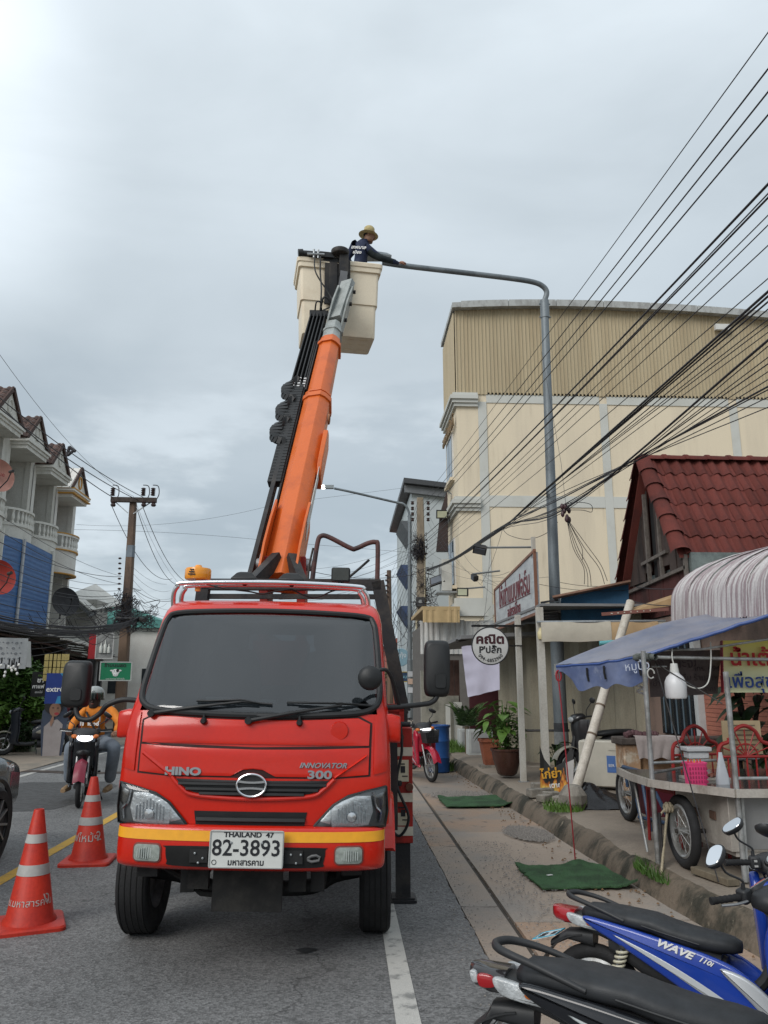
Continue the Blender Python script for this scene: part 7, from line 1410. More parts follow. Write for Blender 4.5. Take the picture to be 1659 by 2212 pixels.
# things on the counter
bk2 = thing('basket','bright pink plastic basket of cutlery on the cart counter','basket',(2.73,6.22,CZ)); PINK = M('basket_pink',(.62,.05,.17),.4,var=.05)
q = MB(); q.rings([[(2.73 + a * k,6.22 + b * k,CZ + z) for a,b in rrect(.16,.12,.03,3)] for k,z in ((.9,0),(1.0,.16),(1.06,.16),(1.06,.175),(1.0,.175),(.95,.17),(.86,.01))]); q.build('body',PINK,bk2,True)
for k in range(7):
 for j in range(4): q = MB(); q.box((2.665 + .022 * k,6.22 - .057 - .0007 * j,CZ + .035 + .032 * j),(.010,.006,.020)); q.build('hole',M('basket_hole',(.30,.02,.08),.6),bk2,True)
for k in range(5): t = thing('fork',('red-handled fork leftmost in the pink basket','red-handled fork second from left in the pink basket','yellow-handled fork in the middle of the pink basket','red-handled fork second from right in the pink basket','red-handled fork rightmost in the pink basket')[k],'cutlery',(2.68 + .024 * k,6.22,CZ + .1),0,'cutlery in the pink basket'); q = MB(); q.box((2.68 + .024 * k,6.22,CZ + .12),(.010,.006,.15)); q.build('handle',M('fork_yellow',(.60,.30,.04),.5) if k == 2 else M('fork_red',(.50,.06,.04),.5),t,True); q = MB(); q.box((2.68 + .024 * k,6.22,CZ + .02),(.014,.004,.06)); q.build('head',STEEL,t,True)
# red iron chair backs behind the counter
CH = M('chair_red',(.26,.02,.018),.45,var=.15)
def iron_chair(label,x,y,rz,s_=1.0):
 c = thing('iron_chair',label,'chair',(x,y,.2),rz,'red iron chairs by the stall')
 def L_(a,z): return (a * s_,0,z * s_)
 q = MB(); q.tube(spl([L_(-.24,.12),L_(-.24,.70),L_(-.22,.84),L_(-.14,.88),L_(-.09,.96),L_(0,1.0),L_(.09,.96),L_(.14,.88),L_(.22,.84),L_(.24,.70),L_(.24,.12)],6),.016 * s_,8); q.build('back_frame',CH,c)
 q = MB(); q.tube([L_(-.24,.76),L_(.24,.76)],.012 * s_,6); q.tube([L_(-.24,.50),L_(.24,.50)],.012 * s_,6); q.build('back_rail',CH,c)
 for k in range(7): a = R(20 + 140 * k / 6); q = MB(); q.tube([L_(0,.76),L_(.21 * math.cos(a),.76 + .21 * math.sin(a))],.006 * s_,5); q.build('ray',CH,c)
 q = MB(); q.tube([L_(.10 * math.cos(t),.76 + .10 * math.sin(t)) for t in [math.pi * k / 10 for k in range(11)]],.007 * s_,5); q.build('arc',CH,c)
 for k in range(5): q = MB(); q.tube([L_(-.16 + .08 * k,.50),L_(-.16 + .08 * k,.76)],.007 * s_,5); q.build('spindle',CH,c)
 q = MB(); q.box((0,.22 * s_,.45 * s_),(.46 * s_,.42 * s_,.03 * s_)); q.build('seat',CH,c)
 for x_ in (-.22,.22):
  q = MB(); q.tube([(x_ * s_,.42 * s_,.45 * s_),(x_ * s_,.44 * s_,0)],.014 * s_,6); q.build('leg',CH,c); q = MB(); q.tube([(x_ * s_,0,.15 * s_),(x_ * s_,0,0)],.014 * s_,6); q.build('leg',CH,c)
iron_chair('red iron chair with a fan-shaped back beside the yellow banner',3.42,6.75,R(4),1.06); iron_chair('darker red iron chair half hidden behind the cart upright',3.16,7.15,R(14),1.04)
t = thing('price_card','tan printed card hung on the red chair back','card',(3.43,6.83,1.2)); q = MB(); q.box((3.43,6.82,1.16),(.34,.012,.28)); q.build('board',M('card_tan',(.36,.28,.17),.7,var=.2),t,True)
for k in range(6): q = MB(); q.box((3.43 + .01 * (k % 2),6.812,1.26 - .04 * k),(.24,.003,.010)); q.build('print_line',M('card_ink',(.14,.10,.07),.7),t,True)
t = thing('tray','white plastic tray standing behind the counter','tray',(3.05,6.9,.98)); q = MB(); q.box((3.05,6.9,1.06),(.22,.16,.04)); q.box((3.05,6.9,1.01),(.18,.12,.06)); q.build('body',M('tray_white',(.45,.46,.47),.4),t,True,bevel=.01)
t = thing('spray_bottle','clear triangular plastic bottle on the counter by the upright','bottle',(2.98,6.3,CZ)); q = MB(); q.rings([[(2.98 + a * k,6.3 + b * k,CZ + z) for a,b in rrect(.10,.06,.02,3)] for k,z in ((1,0),(1,.04),(.3,.22),(.25,.24))]); q.build('body',M('bottle_clear',(.42,.44,.47),.2,var=.1),t,True)
t = thing('bucket','lime green plastic bucket at the right edge of the counter','bucket',(3.42,6.15,CZ)); q = MB(); q.lathe([(.06,0),(.085,.14),(.095,.14),(.095,.155),(.085,.155),(.075,.05)],(3.42,6.15,CZ),18); q.build('body',M('lime_green',(.16,.40,.04),.4),t,True)
t = thing('tongs_tray','dark tray of brown sausages on the counter','tray',(2.95,6.6,CZ)); q = MB(); q.box((2.98,6.62,CZ + .012),(.34,.22,.02)); q.build('tray_base',STAINLESS,t,True);
for k in range(3): q = MB(); q.tube(spl([(2.9 + .05 * k,6.53,CZ + .04),(2.93 + .05 * k,6.56,CZ + .035),(2.98 + .05 * k,6.56,CZ + .045)],4),.013,8); q.build('sausage',M('sausage',(.12,.035,.02),.4),t,True)
# second cart: blue frame, maroon bin, wheel
c2_ = thing('hand_cart','blue tube hand cart with a maroon bin behind the food cart','cart',(3.3,8.6,.2)); BT = M('tube_blue',(.03,.065,.13),.45,var=.2)
for a_,b_ in (((1346,1656,8.3),(1405,1672,7.6)),((1368,1690,8.4),(1398,1830,8.0)),((1388,1690,8.2),(1412,1835,7.9)),((1352,1672,8.5),(1356,1700,8.5)),((1380,1765,8.3),(1440,1778,7.9)),((1405,1690,8.0),(1440,1760,7.7))): q = MB(); q.cyl(at(*a_),at(*b_),.018,n=8); q.build('tube',BT,c2_,True)
wc = g(1362,1776,.2); bike_wheel(c2_,(wc.x,wc.y + .05,.48),.28,'x',.036)
bc = at(1428,1715,8.4); q = MB(); q.rings([[(bc.x + a * k,bc.y + b * k,bc.z + z) for a,b in rrect(.42,.4,.05,3)] for k,z in ((.88,-.20),(1,.13),(1.06,.13),(1.06,.16),(1,.16))]); tag(q.build('bin',M('bin_maroon',(.14,.02,.035),.5,var=.15)),'maroon plastic bin carried on the blue hand cart','bin')
q = MB(); q.rings([[(bc.x - .02 + a * k,bc.y + b * k,bc.z + .17 + z) for a,b in rrect(.44,.4,.06,3)] for k,z in ((1,0),(1.02,.02),(.9,.05),(.3,.065))]); tag(q.build('tub_cover',M('lid_red',(.30,.06,.05),.5)),'red lid lying on the maroon bin','lid')
# plant inside the stall
t = thing('house_plant','dark broad-leaved plant behind the red chairs, against the pink shutter','plant',(4.15,8.3,.2)); q = MB(); q.tube(spl([(4.15,8.3,.2),(4.12,8.3,.8),(4.2,8.3,1.3),(4.1,8.3,1.8)],5),.035,8); q.tube(spl([(4.3,8.3,.2),(4.28,8.3,.9),(4.35,8.2,1.5)],5),.025,8); q.build('trunk',M('trunk_dark',(.035,.028,.022),.8),t,True)
for k in range(46):
 p = Vector((4.0 + .55 * rnd.random(),8.1 + .3 * rnd.random(),.85 + .95 * rnd.random())); q = MB(); a = rnd.random() * 6.28; leafblade(q,p,(math.cos(a),math.sin(a) * .6 - .3,.2),.22 + .12 * rnd.random(),.055,.8); q.build('leaf',LEAF3,t,True,smooth=60)
# ================================================================== MOTORCYCLES, CAR, PEOPLE, CONES
SEATM = M('seat_vinyl',(.020,.022,.025),.55,var=.35,scale=11,bump=.12,bscale=260)
GLOSSK = M('gloss_black',(.010,.011,.014),.16,var=.08,spec=.5,coat=.4)
SATIN = M('satin_black',(.022,.023,.025),.5,var=.15,scale=10)
ALU = M('cast_alloy',(.30,.30,.30),.42,.8,var=.2,scale=16)
REDL = M('tail_lens_red',(.30,.008,.012),.12,var=.05,coat=.5)
CLRL = M('clear_lens',(.42,.44,.45),.10,var=.35,scale=22,bump=.6,bscale=70,coat=.6)
AMBL = M('amber_bulb',(.55,.14,.02),.2)
MIRR = M('mirror_glass',(.7,.72,.75),.03,1,var=0)
def sp(pts,n=5): return [(p.x,p.y) for p in spl([(a,b,0) for a,b in pts],n,True)]
def bike(name,label,loc,rz,body,accent,opt=(),group='parked motorcycles',steer=0,lean=0,s_=1.0,front=None):
 """step-through motorcycle; x forward, y left, z up"""
 b = thing(name,label,'motorcycle',loc,0,group,rot=(lean,0,rz)); b.scale = (s_,) * 3
 BM = body; AC = accent; FR = front or body
 # wheels
 bike_wheel(b,(-.60,0,.285),.285,'y',.040,24,world=False); fw_ = bike_wheel(b,(.64,0,.285),.285,'y',.034,24,world=False)
 q = MB(); q.torus((.64,.05,.285),.10,.006,'y',24,6); q.lathe([(.02,.05),(.10,.05),(.10,.054),(.02,.054)],(.64,0,.285),24,'y'); q.build('brake_disc',STEEL,fw_)
 # frame, engine, exhaust, swing arm
 q = MB(); q.tube(spl([(.42,0,.80),(.30,0,.52),(.12,0,.42),(-.10,0,.46),(-.40,0,.60),(-.62,0,.68)],5),.03,8); q.build('frame',SATIN,b)
 q = MB(); q.loft([(.30,.33,.06,.06,3),(.26,.33,.085,.085,4),(.10,.32,.095,.095,4),(-.06,.30,.11,.12,3),(-.20,.30,.10,.11,3),(-.26,.30,.05,.06,3)],18); en = q.build('engine',ALU,b)
 q = MB(); q.lathe([(.001,-.13),(.085,-.128),(.095,-.11),(.095,-.09)],(-.06,0,.30),24,'y'); q.lathe([(.001,.13),(.075,.128),(.085,.11),(.085,.09)],(-.02,0,.31),24,'y'); q.build('crankcase_cover',ALU,en)
 q = MB(); q.tube(spl([(.18,-.05,.27),(.12,-.10,.20),(-.10,-.13,.19),(-.30,-.135,.22)],5),.018,8); q.loft([(-.28,.235,.035,.035,2,-.14),(-.34,.245,.05,.05,2,-.14),(-.78,.33,.055,.055,2,-.15),(-.82,.335,.04,.04,2,-.15)],16); q.build('exhaust',M('exhaust_dark',(.05,.05,.052),.35,.5,var=.2),b)
 q = MB(); q.loft([(-.70,.345,.012,.05,3,-.20),(-.42,.285,.012,.05,3,-.19)],10); q.build('heat_shield',CHROME,b)
 for y in (-.075,.075): q = MB(); q.beam((-.15,y,.33),(-.62,y,.285),.03,.05); q.build('swing_arm',SATIN,b)
 for y in (-.115,.115):     # rear shocks with coils
  q = MB(); q.cyl((-.50,y,.34),(-.40,y,.62),.016,n=8); sh_ = q.build('shock',ALU,b)
  q = MB(); q.tube([(-.485 + .07 * t + 0,y + .030 * math.cos(t * 44),.40 + .19 * t + .030 * math.sin(t * 44) * .0) if 0 else Vector((-.485,y,.38)).lerp(Vector((-.415,y,.58)),t) + Vector((.030 * math.cos(t * 50),.030 * math.sin(t * 50),0)) for t in [k / 90 for k in range(91)]],.0075,6); q.build('spring',M('spring_cream',(.50,.47,.36),.4),sh_); q = MB(); q.lathe([(.02,-.03),(.036,-.02),(.036,.03),(.02,.05)],(-.405,y,.615),14); q.build('shock_cap',SATIN,sh_)
 # foot pegs, stand, pedals
 for y in (-.20,.20): q = MB(); q.cyl((.12,y * .4,.27),(.12,y,.27),.016,n=8); q.cyl((-.28,y * .5,.36),(-.30,y * .95,.37),.015,n=8); q.build('foot_peg',SATIN,b)
 q = MB(); q.tube([(.0,.10,.26),(-.03,.20,.12),(-.02,.26,.0 - math.tan(lean) * .26 * 0 + .008)],.012,8); q.build('side_stand',SATIN,b)
 q = MB(); q.tube([(.02,-.13,.30),(.14,-.17,.29),(.22,-.17,.31)],.010,8); q.box((.23,-.17,.315),(.05,.05,.012)); q.build('brake_pedal',ALU,b)
 # seat
 q = MB(); q.loft([(-.66,.735,.06,.022,2.4),(-.62,.745,.105,.038,2.6),(-.45,.742,.125,.045,2.8),(-.25,.725,.130,.048,2.8),(-.16,.700,.130,.050,2.8),(-.05,.680,.120,.052,2.6),(.08,.672,.100,.050,2.5),(.16,.668,.075,.042,2.3),(.20,.665,.04,.028,2.2)],22); q.build('seat',SEATM,b,smooth=60)
 q = MB(); q.tube(spl([(-.30,.135,.725),(-.16,.137,.700),(.0,.128,.672)],5),.004,5); q.tube(spl([(-.30,-.135,.725),(-.16,-.137,.700),(.0,-.128,.672)],5),.004,5); q.build('seat_seam',SATIN,b)
 # tail unit: loft tapering to the lamp
 q = MB(); q.loft([(.10,.57,.105,.055,3),(-.05,.585,.125,.07,3),(-.30,.62,.130,.075,3),(-.52,.665,.115,.055,3),(-.70,.695,.085,.034,3),(-.76,.70,.065,.022,3)],20); q.build('tail_body',SATIN,b,smooth=60)
 for y in (-1,1):
  pn = sp([(-.62,.735),(-.42,.712),(-.18,.672),(.02,.635),(.18,.585),(.30,.50),(.38,.38),(.40,.27),(.28,.27),(.12,.335),(-.05,.415),(-.22,.505),(-.42,.605),(-.60,.69)]); q = MB(); q.slab(pn,y * .130,.022,.016); sp_ = q.build('side_panel',BM,b,smooth=50)
  st = sp([(-.46,.662),(-.22,.585),(.0,.49),(.20,.385),(.34,.30),(.22,.345),(.02,.435),(-.20,.545)]); q = MB(); q.slab(st,y * .150,.006,.003); q.build('stripe',AC,sp_)
  wg = sp([(.10,.575),(.22,.555),(.34,.47),(.45,.34),(.52,.26),(.44,.25),(.36,.33),(.22,.46)]); q = MB(); q.slab(wg,y * .150,.018,.012); q.build('wing',AC if 'wing' in opt else BM,b,smooth=50)
 q = MB(); q.loft([(.12,.46,.09,.14,4),(-.10,.50,.10,.14,4),(-.32,.56,.105,.10,4),(-.50,.61,.10,.05,4)],16); q.build('under_cover',SATIN,b,smooth=50)
 # tail lamp with clear indicator side windows
 q = MB(); q.loft([(-.70,.705,.092,.040,3.2),(-.76,.705,.085,.042,3.2),(-.82,.712,.062,.040,3),(-.845,.718,.035,.030,3)],20); tl = q.build('tail_lamp',REDL if 'darktail' not in opt else M('smoked_lens',(.03,.028,.03),.15,coat=.5),b,smooth=60)
 if 'darktail' in opt:
  for y in (-1,1): q = MB(); q.slab(sp([(-.80,.728),(-.745,.728),(-.735,.695),(-.79,.690)]),y * .078,.016,.006); q.build('red_window',REDL,tl); q = MB(); q.slab(sp([(-.835,.732),(-.81,.732),(-.80,.70),(-.825,.698)]),y * .062,.016,.006); q.build('clear_corner',CLRL,tl)
 for y in (-1,1):
  q = MB(); q.slab(sp([(-.73,.735),(-.60,.715),(-.47,.675),(-.45,.655),(-.56,.660),(-.70,.680)]),y * .108,.016,.008); il = q.build('indicator',CLRL,tl,smooth=60)
  q = MB(); q.ell((-.60,y * .118,.692),(.022,.010,.014),10,6); q.build('amber_bulb',AMBL,il)
 # grab rail
 rail = [(-.40,.125,.735),(-.58,.115,.790),(-.70,.085,.815),(-.745,.03,.820),(-.745,-.03,.820),(-.70,-.085,.815),(-.58,-.115,.790),(-.40,-.125,.735)]
 q = MB(); q.tube(spl(rail,6),[.010 + .006 * math.sin(math.pi * k / 42) for k in range(43)],10); q.build('grab_rail',SATIN,b,smooth=60)
 # rear mudguard and number plate
 q = MB(); q.sheet(lambda u,v: (-.60 + .335 * math.cos(R(168 - 70 * u)) * 1.0 - .02,(v - .5) * .13,.285 + .335 * math.sin(R(168 - 70 * u))),10,4,.006); q.loft([(-.60,.60,.06,.05,3),(-.76,.60,.055,.03,3),(-.80 if 'noplate' in opt else -.86,.54,.05,.02,3)],12); q.build('rear_mudguard',SATIN,b)
 if 'noplate' in opt: opt = tuple(opt); px_ = -.77; pz_ = .50
 else: px_ = -.885; pz_ = .575
 pm_ = basis((px_,0,pz_),(0,-1,0),(-.30,0,.95) if px_ < -.8 else (-.92,0,.38)); q = MB(pm_); q.box((0,0,0),(.19,.15,.004)); pl_ = q.build('number_plate',M('moto_plate',(.58,.60,.60),.5),b)
 q = MB(pm_)
 for a_,b_,c_,d_ in ((0,.072,.19,.008),(0,-.072,.19,.008),(.092,0,.008,.136),(-.092,0,.008,.136)): q.box((a_,b_,.003),(c_,d_,.004))
 q.build('plate_holder',M('holder_cyan',(.04,.36,.50),.4) if 'cyan' in opt else SATIN,pl_)
 if 'plate' in opt:
  for s2,yy,sz in (('1กด',.038,.055),('4708',-.035,.06)): text(s2,sz,INK,pl_,pm_ @ Matrix.Translation((0,yy,.003)),ext=.001,off=.001)
 # front: everything that steers turns about the head
 ST = Matrix.Translation((.44,0,.80)) @ Matrix.Rotation(R(-26),4,'Y') @ Matrix.Rotation(steer,4,'Z') @ Matrix.Rotation(R(26),4,'Y') @ Matrix.Translation((-.44,0,-.80))
 for y in (-.075,.075): q = MB(); q.cyl((.46,y,.72),(.625,y,.30),.020,.017,12); q.build('fork',ALU if y < 0 else ALU,b)
 q = MB(); q.sheet(lambda u,v: (.64 + .32 * math.cos(R(150 - 135 * u)),(v - .5) * .15,.285 + (.325 + .02 * math.cos((v - .5) * 3)) * math.sin(R(150 - 135 * u)) - .05 * abs(v - .5) * 2 * .6),14,8,.006); q.build('front_mudguard',FR,b,smooth=60)
 # leg shield, two halves plus centre
 for y in (-1,1):
  lg_ = sp([(.42,.90),(.34,.78),(.33,.62),(.36,.48),(.42,.36),(.48,.30),(.50,.38),(.49,.52),(.50,.66),(.52,.80)]); q = MB(); q.slab(lg_,y * .165,.030,.02); q.build('leg_shield',FR,b,smooth=50)
 q = MB(); q.rings([[(x - .05 * abs(k / 5 - 1) ** 2,-.17 + .034 * k,z) for k in range(11)] for x,z in ((.545,.84),(.53,.74),(.515,.62),(.50,.52))] ,cap=False,closed=False); q.build('front_cover',FR,b,smooth=60)
 q = MB(); q.loft([(.52,.70,.10,.03,2.5),(.56,.70,.08,.04,2.5),(.585,.70,.04,.03,2.5)],14); q.build('front_nose',SATIN if 'nose' in opt else FR,b,smooth=60)
 # cowl, headlight, meter
 q = MB(ST); q.loft([(.30,.93,.10,.035,2.6),(.34,.945,.155,.055,2.6),(.42,.945,.165,.075,2.5),(.50,.925,.13,.07,2.4),(.56,.895,.08,.05,2.3),(.58,.885,.04,.03,2.2)],22); cw = q.build('cowl',SATIN,b,smooth=60)
 q = MB(ST); q.sheet(lambda u,v: (.34 + .22 * u,(v - .5) * (.30 - .16 * u),.992 - .010 * u - .12 * u * u - .09 * (abs(v - .5) * 2) ** 2.2 * (1 - .3 * u) + .022),10,12,.008); q.build('cowl_cover',FR if 'cowl' not in opt else BM,cw,smooth=60)
 q = MB(ST); q.loft([(.545,.895,.105,.045,2.4),(.575,.885,.075,.040,2.4),(.592,.880,.03,.02,2.2)],18); q.build('headlight',CLRL if 'lit' not in opt else M('headlight_on',(.95,.96,1.0),.2,var=0,emit=2.2),cw,smooth=60)
 for y in (-1,1): q = MB(ST); q.loft([(.50,.915,.045,.025,2.4,y * .135),(.535,.905,.035,.022,2.4,y * .135),(.55,.90,.015,.012,2.2,y * .13)],12); q.build('turn_lamp',AMBL if 'lit' in opt else CLRL,cw,smooth=60)
 pmx = ST @ basis((.315,0,.985),(0,-1,0),(-.60,0,.80)); q = MB(pmx); q.ext([(a,c) for a,c in sp([(-.10,-.03),(0,-.045),(.10,-.03),(.085,.035),(0,.05),(-.085,.035)])],'z',-.02,.008); mt_ = q.build('meter',SATIN,b,bevel=.004)
 q = MB(pmx); q.ext([(a * .86,c * .80) for a,c in sp([(-.10,-.03),(0,-.045),(.10,-.03),(.085,.035),(0,.05),(-.085,.035)])],'z',.008,.011); q.build('meter_glass',M('meter_face',(.26,.29,.30),.1,var=.4,scale=30,spec=.7),mt_)
 q = MB(pmx); q.tube([(.06 * math.cos(t),-.02 + .05 * math.sin(t),.013) for t in [R(30 + 120 * k / 12) for k in range(13)]],.0025,5); q.box((.045,-.014,.013),(.03,.010,.002)); q.build('meter_dial',M('dial_red',(.45,.12,.06),.5),mt_)
 # handlebar with grips, levers, switch boxes, mirrors
 for y in (-1,1):
  g0 = Vector((.30,y * .19,.975)); g1 = Vector((.235,y * .335,.985))
  q = MB(ST); q.tube([(.36,y * .05,.95),(.33,y * .13,.965),g0],.011,8); hb = q.build('handlebar',SATIN,b)
  q = MB(ST); q.cyl(g0,g1,.0175,n=14); q.cyl(g1 - (g1 - g0) * .04,g1 + (g1 - g0) * .06,.020,n=14)
  for k in range(5): c_ = g0.lerp(g1,.12 + .18 * k); q.cyl(c_,c_ + (g1 - g0) * .05,.0192,n=14)
  q.build('grip',RUBBER,hb)
  q = MB(ST); q.box(g0 + Vector((.008,-y * .03,.0)),(.06,.065,.075)); q.build('switch_box',SATIN,hb,bevel=.012)
  q = MB(ST); q.box(g0 + Vector((-.026,-y * .032,.012)),(.008,.018,.012)); q.box(g0 + Vector((-.026,-y * .032,-.018)),(.008,.022,.010)); q.build('switch',M('switch_pale',(.35,.35,.34),.5),hb)
  q = MB(ST); q.tube(spl([g0 + Vector((.045,0,-.01)),g0.lerp(g1,.5) + Vector((.06,0,-.012)),g1 + Vector((.05,0,-.012))],4),.007,6); q.build('lever',ALU,hb)
  if 'nomirror' not in opt:
   m0 = Vector((.315,y * .165,1.005)); mh = Vector((.245 if 'mback' not in opt else .235,y * .265,1.20)); q = MB(ST); q.tube(spl([m0,m0 + Vector((0,y * .0,.05)),m0.lerp(mh,.55) + Vector((0,y * .02,.0)),mh + Vector((.02,0,-.02))],5),.0065,8); q.cyl(m0 - Vector((0,0,.03)),m0 + Vector((0,0,.035)),.014,.010,10); ms = q.build('mirror_stem',SATIN,b)
   mm = ST @ basis(mh,(0,-y,0),(-.28,y * .56,.78)); q = MB(mm); out = sp([(-.075,.01),(-.055,.045),(.0,.055),(.055,.045),(.072,.0),(.05,-.045),(-.01,-.052),(-.06,-.035)]); q.rings([[(a * k,c * k,z) for a,c in out] for k,z in ((.55,-.035),(.9,-.022),(1.0,-.006),(1.0,.004),(.93,.006))]); q.build('mirror_shell',SATIN,ms,smooth=60)
   q = MB(mm); q.rings([[(a * k,c * k,z) for a,c in out] for k,z in ((.90,.0065),(.88,.008))]); q.build('mirror_glass',MIRR,ms)
 q = MB(ST); q.tube(spl([(.33,.12,.94),(.46,.10,.86),(.50,.05,.76),(.46,.02,.66)],5),.006,6); q.tube(spl([(.33,-.12,.94),(.45,-.12,.84),(.47,-.06,.70)],5),.006,6); q.build('cable',SATIN,b)
 if 'basket' in opt:
  q = MB();
  q.rings([[(x,y * k,z) for x,y in ((.56,-.13),(.80,-.13),(.80,.13),(.56,.13))] for k,z in ((.8,.68),(1.05,.90))],cap=False)
  bs_ = q.build('basket',glassy('basket_mesh',(.05,.05,.05),.02,.5),b)
  for k in range(7):
   q = MB(); z = .69 + .035 * k; kk = .8 + .25 * k / 6; q.tube([(.56,-.13 * kk,z),(.80,-.13 * kk,z),(.80,.13 * kk,z),(.56,.13 * kk,z),(.56,-.13 * kk,z)],.006,5); q.build('wire',SATIN,bs_)
  for k in range(9): yy = -.13 + .0325 * k; q = MB(); q.tube([(.80,yy * .8,.68),(.80,yy * 1.05,.90)],.005,5); q.build('wire',SATIN,bs_)
 return b
BLUEB = M('bike_blue',(.012,.045,.30),.22,var=.06,coat=.5); SILV = M('bike_silver',(.42,.44,.46),.3,.3,var=.06); REDB = M('bike_red',(.40,.012,.035),.25,var=.06,coat=.5); LINE = M('decal_silver',(.40,.43,.43),.4)
# foreground pair, parked nose-in to the kerb
def place(tail_px,ztail,hd,s_): return g(*tail_px,ztail)
HD = R(-33)
def front_bike(label,tail,zt,hd,s_,body,acc,opt,steer,name='motorcycle',lean=R(-3)):
 p = g(*tail,zt); d = Vector((math.cos(hd),math.sin(hd),0)); o = p + d * .84 * s_; o.z = 0; return bike(name,label,o,hd,body,acc,opt,'motorcycles parked in the right foreground',steer,lean,s_)
FB1 = front_bike('blue and silver step-through motorcycle parked in the right foreground',(1196,1972),.55,HD,.78,BLUEB,SILV,('cyan','plate','wing','cowl'),R(-28))
FB2 = front_bike('black motorcycle nearest the camera with thin silver side lines',(1018,2112),.63,R(-26),.90,GLOSSK,LINE,('nomirror','darktail','noplate'),R(0))
b3p = g(1560,1900,.66); FB3 = bike('motorcycle','second blue motorcycle at the right edge, only its handlebar and mirror in view',Vector((2.09,3.72,0)),R(70),BLUEB,SILV,('cowl',),'motorcycles parked in the right foreground',R(0),R(-3),.78)
text('WAVE',.052,WHITEI,[c for c in FB1.children if c.name.startswith('side_panel')][0],basis((-.13,-.1585,.640),(1,0,-.24),(0,-1,0)),ext=.001,shear=.4,off=.002,sx=1.3)
text('110i',.034,WHITEI,[c for c in FB1.children if c.name.startswith('side_panel')][0],basis((.03,-.1585,.602),(1,0,-.28),(0,-1,0)),ext=.001,shear=.4,off=.001,sx=1.2)
q = MB(); q.box((.40,-.186,.62),(.07,.002,.10)); lb_ = q.build('info_label',M('label_white2',(.5,.5,.5),.6),FB1)
for k in range(5): q = MB(); q.box((.40,-.1875,.655 - .016 * k),(.055,.002,.006)); q.build('label_line',INK,lb_)
# red motorcycle with basket, white scooter behind it
p = g(914,1690); bike('motorcycle','red motorcycle with a black wire front basket beside the blue barrel',Vector((1.34 - .05,13.74 + .58,0)),R(-72),REDB,SILV,('basket','lit'),'parked motorcycles',R(-6),R(3),.95)
bike('motorcycle','pale grey motorcycle half hidden behind the red one and the truck',Vector((1.05,16.4,0)),R(-80),M('bike_white',(.52,.53,.52),.3,var=.05),SILV,(),'parked motorcycles',R(5),R(3),.95)
